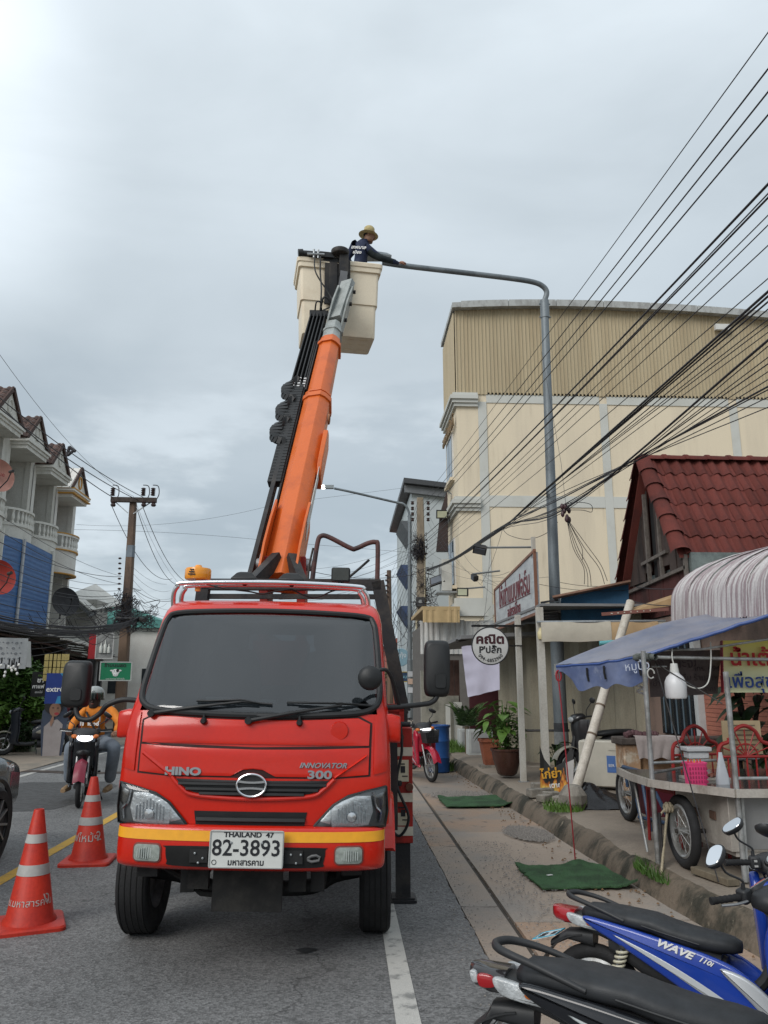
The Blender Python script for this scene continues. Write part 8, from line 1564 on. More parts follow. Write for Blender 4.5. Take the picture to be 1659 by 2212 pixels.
# scooters (rounder bodies)
def scooter(label,loc,rz,body,acc,s_=1.0,lean=R(3),letter=None):
 b = thing('scooter',label,'scooter',loc,0,'parked scooters',rot=(lean,0,rz)); b.scale = (s_,) * 3
 bike_wheel(b,(-.58,0,.25),.25,'y',.055,10,world=False); bike_wheel(b,(.62,0,.25),.25,'y',.05,10,world=False)
 q = MB(); q.loft([(-.86,.70,.05,.04,2.4),(-.80,.66,.11,.09,2.4),(-.60,.58,.16,.17,2.5),(-.35,.55,.18,.20,2.6),(-.12,.52,.17,.19,2.6),(.02,.48,.12,.15,2.5)],22); bd = q.build('rear_body',body,b,smooth=60)
 q = MB(); q.loft([(-.75,.755,.08,.03,2.5),(-.6,.77,.14,.045,2.7),(-.3,.765,.16,.05,2.7),(-.05,.745,.14,.05,2.6),(.06,.73,.07,.03,2.4)],20); q.build('seat',SEATM,b,smooth=60)
 q = MB(); q.loft([(-.05,.26,.15,.05,4),(.15,.24,.16,.045,4),(.36,.26,.15,.05,4)],18); q.build('floor_board',SATIN,b)
 q = MB(); q.rings([[(x - .16 * abs(k / 6 - 1) ** 2,-.22 + .0367 * k,z) for k in range(13)] for x,z in ((.50,.98),(.52,.86),(.50,.70),(.50,.50),(.52,.32),(.46,.24))],cap=False,closed=False); q.rings([[(x - .045 - .16 * abs(k / 6 - 1) ** 2,-.22 + .0367 * k,z) for k in range(13)] for x,z in ((.50,.98),(.52,.86),(.50,.70),(.50,.50),(.52,.32),(.46,.24))],cap=False,closed=False); q.build('front_shield',body,b,smooth=60)
 q = MB(); q.sheet(lambda u,v: (.62 + .30 * math.cos(R(150 - 130 * u)),(v - .5) * .17,.25 + .31 * math.sin(R(150 - 130 * u)) - .05 * abs(v - .5)),12,6,.008); q.build('front_mudguard',acc,b,smooth=60)
 q = MB(); q.cyl((.46,0,.80),(.60,.06,.28),.02); q.cyl((.46,0,.80),(.60,-.06,.28),.02); q.build('fork',SATIN,b)
 q = MB(); q.loft([(.28,1.02,.10,.04,2.5),(.36,1.03,.17,.06,2.5),(.46,1.0,.14,.07,2.4),(.53,.97,.07,.05,2.3)],18); q.build('cowl',body,b,smooth=60); q = MB(); q.ell((.53,0,.98),(.03,.08,.05),12,8); q.build('headlight',CLRL,b)
 q = MB(); q.loft([(-.86,.67,.09,.035,3),(-.90,.67,.05,.025,3)],14); q.build('tail_lamp',REDL,b)
 for y in (-1,1):
  q = MB(); q.tube([(.36,y * .1,1.02),(.30,y * .22,1.03),(.25,y * .36,1.03)],.014,8); q.build('handlebar',RUBBER,b)
  q = MB(); q.tube(spl([(.33,y * .18,1.04),(.33,y * .20,1.14),(.28,y * .29,1.26)],5),.007,6); ms = q.build('mirror_stem',SATIN,b); q = MB(basis((.27,y * .30,1.29),(0,-y,0),(-.9,-y * .2,.2))); q.ell((0,0,0),(.065,.05,.018),16,8); q.build('mirror_shell',SATIN,ms); q = MB(basis((.262,y * .30,1.292),(0,-y,0),(-.9,-y * .2,.2))); q.ell((0,0,.008),(.055,.042,.008),16,6); q.build('mirror_glass',MIRR,ms)
  q = MB(); q.slab(sp([(-.80,.66),(-.55,.66),(-.25,.60),(-.05,.50),(-.25,.47),(-.55,.52),(-.75,.58)]),y * .175,.012,.008); q.build('side_panel',acc,b,smooth=50)
 q = MB(); q.loft([(-.1,.24,.1,.09,3),(-.4,.25,.12,.1,3),(-.6,.25,.08,.07,3)],14); q.loft([(-.3,.25,.05,.05,2,-.16),(-.8,.34,.06,.06,2,-.17)],12); q.build('engine',SATIN,b)
 q = MB(); q.tube([(-.05,.10,.22),(-.1,.18,.1),(-.1,.24,.01)],.013,8); q.build('side_stand',SATIN,b)
 if letter: text(letter,.10,WHITEI,b,basis((-.42,-.19,.60),(1,0,-.15),(0,-1,0)),shear=.3)
 return b
sp_l = scooter('dark scooter with pale side panels parked by the shrubs on the left',Vector((-7.25,19.2,.03)),R(-158),M('scooter_dark',(.018,.022,.03),.3,coat=.4),M('scooter_beige',(.34,.32,.26),.35),.98,R(3))
scooter('second scooter in dull pink behind the blue banner',Vector((-7.5,23.2,.03)),R(-160),M('scooter_pink',(.28,.07,.09),.4),SATIN,.95)
scooter('beige scooter with script lettering parked behind the lamp post',Vector((3.95,12.3,.2)),R(-165),M('scooter_black2',(.02,.02,.022),.3,coat=.4),M('scooter_beige2',(.36,.34,.28),.35),.9,R(3),'Fino')
# dark car at the left edge
def car():
 CARP = M('car_dark',(.014,.016,.018),.2,var=.05,coat=.5); c = thing('car','dark car with alloy wheels cut off by the left edge','car',(-4.10,6.5,0),R(180),None)
 prof = lambda z: .86 - .10 * max(0,z - .95) / .5 - .04 * max(0,.5 - z)
 # side body lofted along y: sections (y, zc, w, h)
 q = MB(); q.loft([(-2.1,.62,.70,.16,4),(-2.0,.62,.80,.26,5),(-1.5,.64,.86,.33,6),(0,.66,.88,.36,6),(1.4,.66,.87,.36,6),(1.9,.66,.80,.30,5),(2.05,.64,.70,.2,4)],28,'y'); q.build('body',CARP,c,smooth=50)
 q = MB(); q.loft([(-1.15,.98,.70,.02,4),(-.55,1.18,.70,.24,4),(.3,1.24,.69,.28,4),(1.3,1.20,.67,.24,4),(1.85,1.02,.66,.05,4)],24,'y'); q.build('cabin',M('car_glass',(.02,.025,.03),.05,var=0,spec=.8),c,smooth=50)
 q = MB(); q.loft([(-.45,1.44,.55,.02,3),(.3,1.50,.60,.03,3),(1.2,1.46,.58,.03,3)],20,'y'); q.build('roof',CARP,c,smooth=60)
 for x in (-.80,.80):
  for y in (-1.32,1.32):
   s_ = 1 if x > 0 else -1; q = MB(); r = .335; q.lathe([(r * .68,-.10),(r * .9,-.105),(r * .985,-.08),(r,-.05),(r,.05),(r * .985,.08),(r * .9,.105),(r * .68,.10)],(x,y,r),40,'x',cap=False); w = q.build('wheel',RUBBER,c); q = MB(); q.lathe([(r * .70,s_ * .09),(r * .66,s_ * .05),(r * .66,-.08),(.01,-.08)],(x,y,r),32,'x',cap=False); q.build('rim',SATIN,w)
   for k in range(10): a = 2 * math.pi * k / 10; q = MB(); q.beam((x + s_ * .085,y + .04 * math.cos(a),r + .04 * math.sin(a)),(x + s_ * .09,y + r * .68 * math.cos(a + .12),r + r * .68 * math.sin(a + .12)),.022,.02); q.build('alloy_spoke',ALU,w)
   q = MB(); q.torus((x + s_ * .02,y,r + .01),.395,.045,'x',32,8,1.2); q.build('arch_trim',SATIN,c)
 for s_ in (-1,1): q = MB(); q.loft([(-2.02,.76,.05,.06,3,s_ * .68),(-1.8,.78,.10,.07,3,s_ * .72),(-1.6,.80,.06,.04,3,s_ * .79)],12,'y'); q.build('headlight',CLRL,c); q = MB(); q.loft([(-.75,1.02,.10,.06,3,s_ * .96),(-.62,1.02,.10,.07,3,s_ * .96)],14,'y'); q.build('wing_mirror',CARP,c)
 q = MB(); q.box((0,-2.09,.52),(.52,.02,.12)); q.build('number_plate',M('moto_plate'),c)
 for s_ in (-1,1): q = MB(); q.loft([(1.95,.85,.06,.10,3,s_ * .72),(2.02,.83,.05,.08,3,s_ * .68)],12,'y'); q.build('tail_lamp',REDL,c)
 return c
car()
# traffic cones
CONEM = stain('cone_red',(.50,.035,.018),(.40,.03,.02),rough=.5,scale=4,c3=(.24,.05,.035),scale3=9,lo3=.66,hi3=.78,bump=.05)
def cone(label,p,s_,rz,words):
 c = thing('traffic_cone',label,'traffic cone',p,rz,'traffic cones round the truck')
 hgt = .66 * s_; r0,r1 = .135 * s_,.030 * s_
 q = MB(); q.rings([[(a * k,b_ * k,z) for a,b_ in rrect(.40 * s_,.40 * s_,.04 * s_,3)] for k,z in ((1,0),(1,.018 * s_),(.96,.028 * s_),(.5,.034 * s_))]); q.build('base',CONEM,c)
 q = MB(); q.lathe([(r0 * 1.16,.03 * s_),(r0 * 1.12,.045 * s_),(r0,.06 * s_),(r1,hgt),(r1 * .9,hgt + .006),(r1 * .7,hgt + .006),(r1 * .7,hgt - .05)],(0,0,0),32,cap=False); q.build('body',CONEM,c,smooth=50)
 def rad(z): return r0 + (r1 - r0) * (z - .06 * s_) / (hgt - .06 * s_)
 for z0,z1 in ((.295,.355),(.475,.525)): q = MB(); q.lathe([(rad(z0 * s_) + .002,z0 * s_),(rad(z1 * s_) + .002,z1 * s_)],(0,0,0),32,cap=False); q.build('reflective_sleeve',M('sleeve_grey',(.44,.44,.42),.45,var=.15,scale=14),c)
 for wd,ang,z,sz in words:
  t = text(wd,sz * s_,M('stencil_white',(.50,.47,.44),.7,var=.3,scale=40),c,Matrix(),ext=.0008)
  for v in t.data.vertices: zz = z * s_ + v.co.y; a = ang + v.co.x / rad(z * s_); r_ = rad(zz) + .0025 + v.co.z * .5; v.co = Vector((r_ * math.cos(a),r_ * math.sin(a),zz))
 return c
p = g(62,2000); cone('nearer traffic cone at the left edge with stencilled Thai letters',p,1.13,R(22),(('ทม.มหาสารคาม',R(-106),.15,.055),('ง',R(-45),.17,.09)))
p = g(190,1862); cone('farther traffic cone with scrawled writing beside the truck wheel',p,1.13,R(5),(('ไฟไหม้ฯ',R(-105),.20,.085),('2',R(-40),.21,.10)))
# ---------------------------------------------------------------- people
SKIN = M('skin',(.23,.12,.075),.55,var=.1,scale=10);
def skin_fig(name,parent,joints,edges,mat,root=0,sub=2):
 me = bpy.data.meshes.new(name); me.from_pydata([j[0] for j in joints],edges,[]); o = bpy.data.objects.new(name,me); col.objects.link(o); o.parent = parent
 sm = o.modifiers.new('skin','SKIN'); sm.use_smooth_shade = True
 for i,j in enumerate(joints):
  sv_ = me.skin_vertices[0].data[i]; r = j[1]; sv_.radius = (r,r) if not isinstance(r,tuple) else r; sv_.use_root = (i == root)
 ss = o.modifiers.new('sub','SUBSURF'); ss.levels = sub; ss.render_levels = sub; me.materials.append(mat); return o
def tubemesh(parent,name,pts,rad,mat,n=14): q = MB(); q.tube(spl(pts,6),[rad[min(int(k / 6),len(rad) - 2)] * (1 - (k % 6) / 6) + rad[min(int(k / 6) + 1,len(rad) - 1)] * ((k % 6) / 6) for k in range(6 * (len(pts) - 1) + 1)],n); return q.build(name,mat,parent,smooth=70)
def hand(parent,X,mat,curl=.6,side=1,name='hand'):
 """palm with four fingers and a thumb; X: palm frame, x along the fingers, y across, z back of hand"""
 q = MB(X); q.loft([(0,0,.026,.016,2.4),(.03,0,.036,.017,2.6),(.07,0,.040,.015,2.6),(.085,0,.038,.012,2.4)],14)
 for k,(l,r) in enumerate(((.066,.0085),(.074,.009),(.070,.0087),(.055,.0075))):
  y = side * (.030 - .020 * k); p = [Vector((.078,y,0))]; a = 0
  for j in range(3): a -= curl * (.55 + .35 * j); p.append(p[-1] + Vector((math.cos(a),0,math.sin(a))) * l * (.45,.32,.23)[j])
  q.tube(spl(p,3),[r,r,r,r,r * .95,r * .93,r * .9,r * .85,r * .8,r * .6],8)
 q.tube(spl([(.02,side * .030,-.004),(.05,side * .052,-.018),(.075,side * .056,-.03)],3),[.012,.0115,.011,.0105,.010,.009,.007],8)
 return q.build(name,mat,parent,smooth=70)
def head(parent,c,fwd,mat,s_=1.0,hair=None,name='head'):
 """skull, jaw, nose, ears, eyes, lips; fwd is the gaze"""
 X = basis(c,Vector((0,0,1)).cross(Vector(fwd)).normalized() * -1,Vector((0,0,1))); f = Vector(fwd).normalized(); l_ = Vector((0,0,1)).cross(f).normalized(); u = f.cross(l_); T = Matrix((f,l_,u)).transposed().to_4x4(); T.translation = Vector(c); T = T @ Matrix.Scale(s_,4)
 q = MB(T); q.loft([(-.115,.012,.05,.05,2.2),(-.11,.015,.062,.06,2.2),(-.07,.008,.072,.075,2.2),(-.02,.012,.078,.088,2.3),(.04,.025,.078,.092,2.3),(.09,.018,.070,.080,2.2),(.115,.01,.045,.05,2.2),(.122,.008,.015,.016,2)],20,'z')
 q.v = [T @ Vector(((T.inverted() @ v).y,(T.inverted() @ v).x,(T.inverted() @ v).z)) for v in q.v]
 q.loft([(.085,.0,.012,.03,2.2),(.110,-.018,.016,.018,2.2),(.118,-.022,.010,.010,2)],10)
 for y in (-1,1): q.ell((.0,y * .080,-.0),(.022,.010,.034),10,8)
 h = q.build(name,mat,parent,smooth=70)
 for y in (-1,1): q = MB(T); q.ell((.088,y * .032,.018),(.010,.014,.008),10,6); q.build('eye',M('eye_dark',(.03,.025,.02),.3),h)
 q = MB(T); q.ell((.092,0,-.052),(.010,.024,.008),10,6); q.build('mouth',M('lip',(.22,.08,.06),.5),h)
 if hair: q = MB(T); q.loft([(.0,-.012,.083,.082,2.3),(.05,-.012,.086,.098,2.3),(.10,-.006,.074,.085,2.2),(.128,-.004,.03,.04,2)],18,'z'); q.v = [T @ Vector(((T.inverted() @ v).y,(T.inverted() @ v).x,(T.inverted() @ v).z)) for v in q.v]; q.build('hair',hair,h,smooth=70)
 return h,T
# worker in the bucket (back turned, reaching along the lamp arm)
NAVY = M('worker_navy',(.014,.022,.055),.8,var=.25,scale=9,bump=.25,bscale=30); GRN = M('worker_sleeve',(.012,.020,.022),.8,var=.25,scale=9,bump=.25,bscale=30)
def wp(px,py,Y=12.05): return at(px,py,Y)
hip = wp(772,600,12.1); chest = wp(781,552,12.08); shl = wp(764,535,12.15); shr = wp(797,541,12.0); nk = wp(788,521,12.08); hd_ = wp(797,511,12.08)
ft = BF @ Vector((.30,.33,.07)); wk = thing('person','worker in a dark navy jacket and tan bucket hat reaching out of the bucket','person',ft)
inv = RM[wk.name].inverted(); I = lambda v: inv @ v
kneeL = ft + Vector((-.10,0,.45)); kneeR = ft + Vector((.12,-.02,.45))
pel = ft + Vector((.0,.02,.88));
J = [(I(pel),(.155,.12)),(I(pel.lerp(chest,.5)),(.16,.12)),(I(chest),(.185,.125)),(I(nk + Vector((-.03,0,-.06))),(.09,.08)),(I(nk),.055),(I(pel + Vector((-.09,0,-.06))),.10),(I(kneeL),.065),(I(ft + Vector((-.10,.02,.05))),.05),(I(pel + Vector((.09,0,-.06))),.10),(I(kneeR),.065),(I(ft + Vector((.12,0,.05))),.05),(I(shr),.085),(I(wp(820,556,12.0)),.058),(I(wp(852,566,12.1)),.045),(I(wp(861,569,12.2)),.032),(I(shl),.085),(I(wp(750,560,12.2)),.055),(I(wp(770,585,12.3)),.045)]
Eg = [(0,1),(1,2),(2,3),(3,4),(0,5),(5,6),(6,7),(0,8),(8,9),(9,10),(3,11),(11,12),(12,13),(13,14),(3,15),(15,16),(16,17)]
skin_fig('body',wk,J,Eg,NAVY)
q = MB(); q.tube(spl([shr + Vector((.02,0,-.01)),wp(808,550,12.0),wp(822,557,12.0),wp(838,562,12.05),wp(853,566,12.12)],6),[.075 - .0013 * k for k in range(25)],14); q.build('sleeve',GRN,wk,True,smooth=70)
hd_o,HT = head(wk,I(hd_),(.93,-.10,-.12),SKIN,1.0,M('hair_black',(.012,.010,.010),.7,var=.2,bump=.3,bscale=150))
q = MB(); q.cyl(I(nk + Vector((-.02,0,-.07))),I(hd_ + Vector((-.02,.0,-.04))),.055,.052,14); q.build('neck',SKIN,wk,smooth=70)
q = MB(); q.lathe([(.062,-.10),(.085,-.02),(.085,.0)],I(nk + Vector((-.015,0,.0))),18,cap=False); q.build('collar',NAVY,wk,smooth=60)
HAT = stain('hat_tan',(.50,.42,.22),(.38,.31,.15),scale=9,bump=.4,bscale=40); hc = I(hd_ + Vector((-.005,0,.052))); q = MB(Matrix.Translation(hc) @ Matrix.Rotation(R(8),4,'Y')); q.lathe([(.165,-.035),(.172,-.032),(.125,.0),(.100,.012),(.096,.04),(.090,.10),(.070,.125),(.02,.132)],(0,0,0),28,cap=True); q.build('hat',HAT,wk,smooth=60)
q = MB(Matrix.Translation(hc) @ Matrix.Rotation(R(8),4,'Y')); q.lathe([(.103,.010),(.1015,.035)],(0,0,0),28,cap=False); q.build('hat_band',M('hat_band',(.30,.24,.12),.8),wk)
tb = basis(I(chest + Vector((-.05,-.155,.06))),(.9,-.1,-.25),(-.35,-1,.15)); text('เทศบาล',.09,WHITEI,wk,tb,ext=.001,off=.002); text('เมือง',.08,WHITEI,wk,tb @ Matrix.Translation((0,-.10,0)),ext=.001,off=.002)
hp = I(wp(868,571,12.35)); hd2 = (wp(882,574,12.42) - wp(861,569,12.22)).normalized(); hand(wk,basis(hp - hd2 * .05 + Vector((0,-.02,.012)),hd2,(0.1,-.75,.66)),M('hand_skin',(.30,.14,.085),.55,var=.1),.62,-1)
# rider on the road
def rider():
 RX,RY = -3.72,11.3
 rb = bike('motorcycle','black and dark-red motorcycle ridden towards the camera',Vector((-3.685,11.81,0)),R(-77),GLOSSK,REDB,('lit','nose'),'motorcycles on the road',R(3),0,1.0)
 for c in rb.children:
  if c.name.startswith('front_mudguard'): c.data.materials[0] = M('mudguard_red',(.20,.02,.04),.4)
 t = thing('person','rider in an orange long-sleeved shirt and grey helmet on the black motorcycle','person',(RX,RY + .75,0)); iv = RM[t.name].inverted(); V = lambda px,py,Y: iv @ at(px,py,Y)
 OR = M('rider_orange',(.62,.19,.015),.75,var=.18,scale=7,bump=.3,bscale=22); JE = M('rider_jeans',(.17,.20,.24),.85,var=.22,scale=8,bump=.3,bscale=40)
 hipw = Vector((0.02,.10,.80)); ch = Vector((.03,-.04,1.10)); nk_ = Vector((.05,-.09,1.25))
 sL = V(188,1533,RY + .66) ; sR = V(240,1533,RY + .68); hL = V(152,1580,RY + .28); hR = V(250,1583,RY + .30); eL = V(158,1562,RY + .52); eR = V(258,1560,RY + .55)
 J = [(hipw,(.17,.14)),(hipw.lerp(ch,.5),(.185,.15)),(ch,(.19,.13)),(nk_ + Vector((0,0,-.07)),(.10,.09)),(nk_,.06),(sL,.085),(eL,.06),(hL.lerp(eL,.12),.042),(sR,.085),(eR,.06),(hR.lerp(eR,.12),.042)]
 skin_fig('body',t,J,[(0,1),(1,2),(2,3),(3,4),(3,5),(5,6),(6,7),(3,8),(8,9),(9,10)],OR)
 kL = V(153,1612,RY + .30); kR = V(248,1612,RY + .32); aL = V(150,1690,RY + .62); aR = V(236,1690,RY + .62)
 J = [(hipw,(.17,.15)),(hipw + Vector((-.12,-.05,-.02)),.115),(kL,.10),(aL,.082),(hipw + Vector((.12,-.05,-.02)),.115),(kR,.10),(aR,.082)]
 skin_fig('trousers',t,J,[(0,1),(1,2),(2,3),(0,4),(4,5),(5,6)],JE)
 for a,sx in ((aL,-1),(aR,1)):
  q = MB(Matrix.Translation(a + Vector((sx * .01,-.06,-.09)))); q.loft([(-.16,.0,.035,.025,2.4),(-.10,.01,.045,.035,2.4),(.02,.02,.042,.045,2.4),(.09,.02,.035,.045,2.4)],14,'y'); q.build('shoe',M('shoe_tan',(.25,.16,.085),.7,var=.2),t,smooth=60)
 for hpt,e,sd in ((hL,eL,1),(hR,eR,-1)):
  d = Vector((0,-1,-.25)); hand(t,basis(hpt + Vector((0,.05,.02)),d,(0,-.25,1)),SKIN,.75,sd)
 h,T = head(t,nk_ + Vector((0,-.03,.14)),(.05,-1,-.05),M('rider_face',(.05,.035,.03),.8),1.0)
 hm = nk_ + Vector((0,-.02,.17)); q = MB(Matrix.Translation(hm)); q.lathe([(.128,-.03),(.136,.0),(.138,.04),(.125,.10),(.09,.145),(.04,.165),(.005,.168)],(0,0,0),26); q.build('helmet',M('helmet_grey',(.30,.32,.31),.3,var=.2,scale=9,coat=.4),t,smooth=60)
 q = MB(Matrix.Translation(hm)); q.sheet(lambda u,v: (.148 * math.sin(R(-70 + 140 * u)),-.148 * math.cos(R(-70 + 140 * u)) * (1 - .06 * v),.075 - .10 * v),14,5,.004); q.build('visor',glassy('visor_tint',(.55,.62,.60),.12),t,smooth=60)
 q = MB(Matrix.Translation(hm)); q.torus((0,0,-.02),.13,.012,'z',26,6); q.build('helmet_rim',SATIN,t); text('INDEX',.035,SATIN,t,Matrix.Translation(hm) @ basis((0,-.146,.09),(1,0,0),(0,-1,.1)))
 tx = basis(ch + Vector((.0,-.165,.0)),(1,0,0),(0,-1,.12)); text('ff',.13,WHITEI,t,tx @ Matrix.Translation((-.10,-.03,0)),ext=.002,off=.004); text('food',.085,WHITEI,t,tx @ Matrix.Translation((.06,-.045,0)),ext=.002,off=.003); text('Robin',.04,WHITEI,t,tx @ Matrix.Translation((.05,.025,0)),ext=.002)
 q = MB(); q.tube(spl([ch + Vector((-.10,-.06,.16)),ch + Vector((-.02,-.175,.06)),ch + Vector((.08,-.19,-.10)),ch + Vector((.16,-.15,-.24))],6),.016,6); q.build('bag_strap',SATIN,t)
 for sx in (-1,1): q = MB(); q.tube(spl([ch + Vector((sx * .12,-.03,.19)),ch + Vector((sx * .14,-.14,.10)),ch + Vector((sx * .15,-.165,-.02))],5),.012,6); q.build('shirt_stripe',M('stripe_grey',(.32,.28,.24),.7),t)
rider()
# ================================================================== POLES AND OVERHEAD CABLES
WIRE = M('cable_black',(.022,.020,.024),.55,var=0); WIREG = M('cable_grey',(.05,.05,.055),.6,var=0)
CPOLE = stain('concrete_pole',(.30,.25,.185),(.20,.165,.125),scale=2,stretch=(1,1,.3),c3=(.10,.085,.07),scale3=5,lo3=.64,hi3=.76,bump=.3,bscale=50)
CPOLE2 = stain('brown_pole',(.17,.115,.08),(.10,.07,.055),scale=2,stretch=(1,1,.25),c3=(.06,.05,.045),scale3=4,lo3=.60,hi3=.74,bump=.3)
INSUL = M('insulator_dark',(.05,.03,.028),.3,var=.1)
def sagw(p0,p1,sag,n=14): return [Vector(p0).lerp(Vector(p1),k / n) - Vector((0,0,sag * 4 * (k / n) * (1 - k / n))) for k in range(n + 1)]
def wire(label,pts,r=.010,group='overhead cables',mat=WIRE,n=5,name='overhead_cable'):
 q = MB(); q.tube(pts,r * .54,n,cap=False); return tag(q.build(name,mat,smooth=None),label,'cable',group)
ORD = ['first','second','third','fourth','fifth','sixth','seventh','eighth','ninth','tenth','eleventh','twelfth','thirteenth','fourteenth','fifteenth','sixteenth','seventeenth','eighteenth','nineteenth','twentieth','twenty-first','twenty-second','twenty-third','twenty-fourth','twenty-fifth','twenty-sixth','twenty-seventh','twenty-eighth','twenty-ninth','thirtieth','thirty-first','thirty-second']
def tangle(name,label,c,r,h,n,seed,rad=.010):
 rn = random.Random(seed); q = MB()
 for _ in range(n):
  a0 = rn.random() * 6.28; z0 = c[2] + rn.uniform(-h,h); rr = r * (.35 + .8 * rn.random()); pts = []
  for k in range(6): a = a0 + k * rn.uniform(.3,1.1); pts.append((c[0] + rr * math.cos(a) * rn.uniform(.5,1.2),c[1] + rr * .6 * math.sin(a),z0 + rn.uniform(-.25,.25)))
  q.tube(spl(pts,4),rad * rn.uniform(.6,1.3),4,cap=False)
 o = q.build(name,WIRE,smooth=None); return tag(o,label,'cables',kind='stuff')
# ---------------- left pole
LP = Vector((-7.17,26,0)); lp = thing('utility_pole','brown utility pole with a timber crossarm on the left','utility pole',LP)
q = MB(); q.rings([[(LP.x + dx + a * w,26 + b * w,z) for a,b in ((-1,-.7),(-.7,-1),(.7,-1),(1,-.7),(1,.7),(.7,1),(-.7,1),(-1,.7))] for w,z,dx in ((.17,0,.02),(.155,2.5,.0),(.125,5.5,-.02),(.105,7.62,-.045))]); q.build('shaft',CPOLE2,lp,True)
q = MB(); q.rings([[(LP.x - .02 + a * w,26 + b * w,z) for a,b in ((-1,-.7),(-.7,-1),(.7,-1),(1,-.7),(1,.7),(.7,1),(-.7,1),(-1,.7))] for w,z in ((.126,5.75),(.122,6.15))],cap=False); q.build('painted_band',M('band_bluegrey',(.16,.19,.22),.7),lp,True)
ca0,ca1 = at(240,1079,25.85),at(338,1081,25.85); q = MB(); q.beam(ca0,ca1,.14,.16); q.build('crossarm',M('arm_timber',(.055,.042,.036),.8,var=.3,scale=8),lp,True)
for a_,b_ in (((250,1085),(276,1108)),((326,1085),(288,1110))): q = MB(); q.beam(at(*a_,25.9),at(*b_,25.9),.04,.03); q.build('brace',STEEL,lp,True)
ip = []
for k,px in enumerate((243,309,330)):
 c_ = at(px,1074,25.8); ip.append(c_); q = MB()
 for j in range(4): q.lathe([(.05,0),(.085,.03),(.05,.06)],c_ + Vector((0,0,.05 + .07 * j)),12)
 ins = q.build('insulator',INSUL,lp,True); q = MB(); q.tube(spl([c_ + Vector((-.02,0,.42)),c_ + Vector((.16,0,.38)),c_ + Vector((.20,0,.1)),c_ + Vector((.1,0,-.12))],5),.016,6); q.build('jumper',WIRE,ins,True)
 q = MB(); q.lathe([(.06,0),(.09,.05),(.06,.1),(.09,.15),(.04,.2)],c_ + Vector((.04,0,-.32)),12); q.build('lower_insulator',INSUL,lp,True)
q = MB(); q.cyl(at(300,1337,25.7),at(312,1340,24.6),.07,n=8); q.cyl(at(250,1335,25.6),at(305,1337,25.6),.05,n=8); q.build('cable_arm',BLACKM,lp,True)
for k in range(7): q = MB(); q.lathe([(.03,0),(.06,.03),(.03,.06)],at(259 - .3 * k,1208 + 11 * k,25.75),10); q.build('spool',INSUL,lp,True)
# three aerial conductors from the near left, spacer, crossarm, on past the truck
nearY = 4.0
up = [(at(0,790,16.0),ip[1],.35,.022),(at(0,838,16.0),ip[0],.30,.026),(at(0,851,15.6),ip[2] + Vector((-.5,0,-.1)),.32,.024)]
sp_p = at(150,973,21.0)
for k,(a_,b_,s2,r_) in enumerate(up):
 d = (a_ - b_); e = a_ + d * .9; e.z = a_.z + .25
 wire('thick insulated conductor at the upper left, %s from the top' % ORD[k],[e + Vector((-.3,-8,.6))] + sagw(e,b_,s2 * 1.6,24),r_,'conductors on the left pole')
 wire('conductor running on from the left pole behind the cab, %s of three' % ORD[k],sagw(b_ + Vector((0,0,-.3)),at((425,372,395)[k],(1260,1250,1262)[k],42),.8,16),.022,'conductors on the left pole')
wire('thin bare wire above the thick conductors at the upper left',[at(-60,680,13) + Vector((-.5,-14,1.6))] + sagw(at(-60,680,13),at(288,1072,26),.45,20) + sagw(at(288,1072,26),at(400,1270,40),.5,8)[1:],.009,'conductors on the left pole',WIREG)
sp_t = thing('cable_spacer','black Y-shaped spacer clamped on the left conductors','spacer',sp_p)
for a_,b_ in (((150,965),(158,972)),((150,965),(145,985)),((158,972),(163,975)),((147,983),(158,974))): q = MB(); q.cyl(at(a_[0],a_[1],21),at(b_[0],b_[1],21),.045,n=8); q.build('arm',WIRE,sp_t,True)
# communication cables on the left: edge height at x=0, pole height
rn = random.Random(5)
lw_ = [(1068,1245),(1098,1262),(1120,1246),(1142,1262),(1160,1275),(1178,1284),(1196,1290),(1214,1296),(1232,1302),(1246,1310),(1262,1318),(1278,1326),(1305,1334),(1322,1338),(1335,1340)]
for k,(ye_,yp) in enumerate(lw_):
 a_ = at(0,ye_,15.5 + .3 * (k % 3)); b_ = at(264 - (k % 3),yp,25.7); d = a_ - b_; e = a_ + d * .6; wire('black cable meeting the left edge, %s below the shophouse balcony' % ORD[k],sagw(e,b_,.35 + .12 * rn.random() + .03 * k,20),.010 + .003 * (k % 3),'cables along the left shophouses')
# thick drooping bundle and loose loops
q = MB()
for k in range(16):
 a_ = at(0,1272 + 1.5 * k,15.3); b_ = at(300,1338 + rn.uniform(-4,4),25.4); d = a_ - b_; pts = sagw(a_ + d * .5,b_,.55 + .16 * rn.random(),18); pts = [p + Vector((0,0,.05 * noise.noise((i * .7,k,0)))) for i,p in enumerate(pts)]; q.tube(pts,.014,4,cap=False)
for k in range(26):
 t0 = rn.uniform(.25,.8); a_ = at(rn.uniform(60,230),rn.uniform(1300,1345),20 + 4 * t0); b_ = a_ + Vector((rn.uniform(.3,1.2),rn.uniform(.5,2),rn.uniform(-.2,.25))); q.tube(sagw(a_,b_,rn.uniform(.15,.6),8),.008,4,cap=False)
tag(q.build('cable_bundle',WIRE,smooth=None),'thick drooping bundle of tangled cables across the blue screen','cables',kind='stuff')
tangle('cable_tangle','nest of black cables wound round the left pole',(LP.x + .02,25.8,3.9),.38,.55,70,8,.010); tangle('cable_tangle','looser cables trailing right of the left pole',(LP.x + .6,25.8,3.8),.6,.35,34,9,.008)
for k in range(9):
 a_ = at(277,1215 + 12 * k,26); b_ = at(360 + 8 * (k % 3),1262 + 14 * k,34); wire('thin cable fanning right from the left pole, %s from the top' % ORD[k],sagw(a_,b_,.2 + .1 * (k % 4),10),.009,'cables behind the left pole')
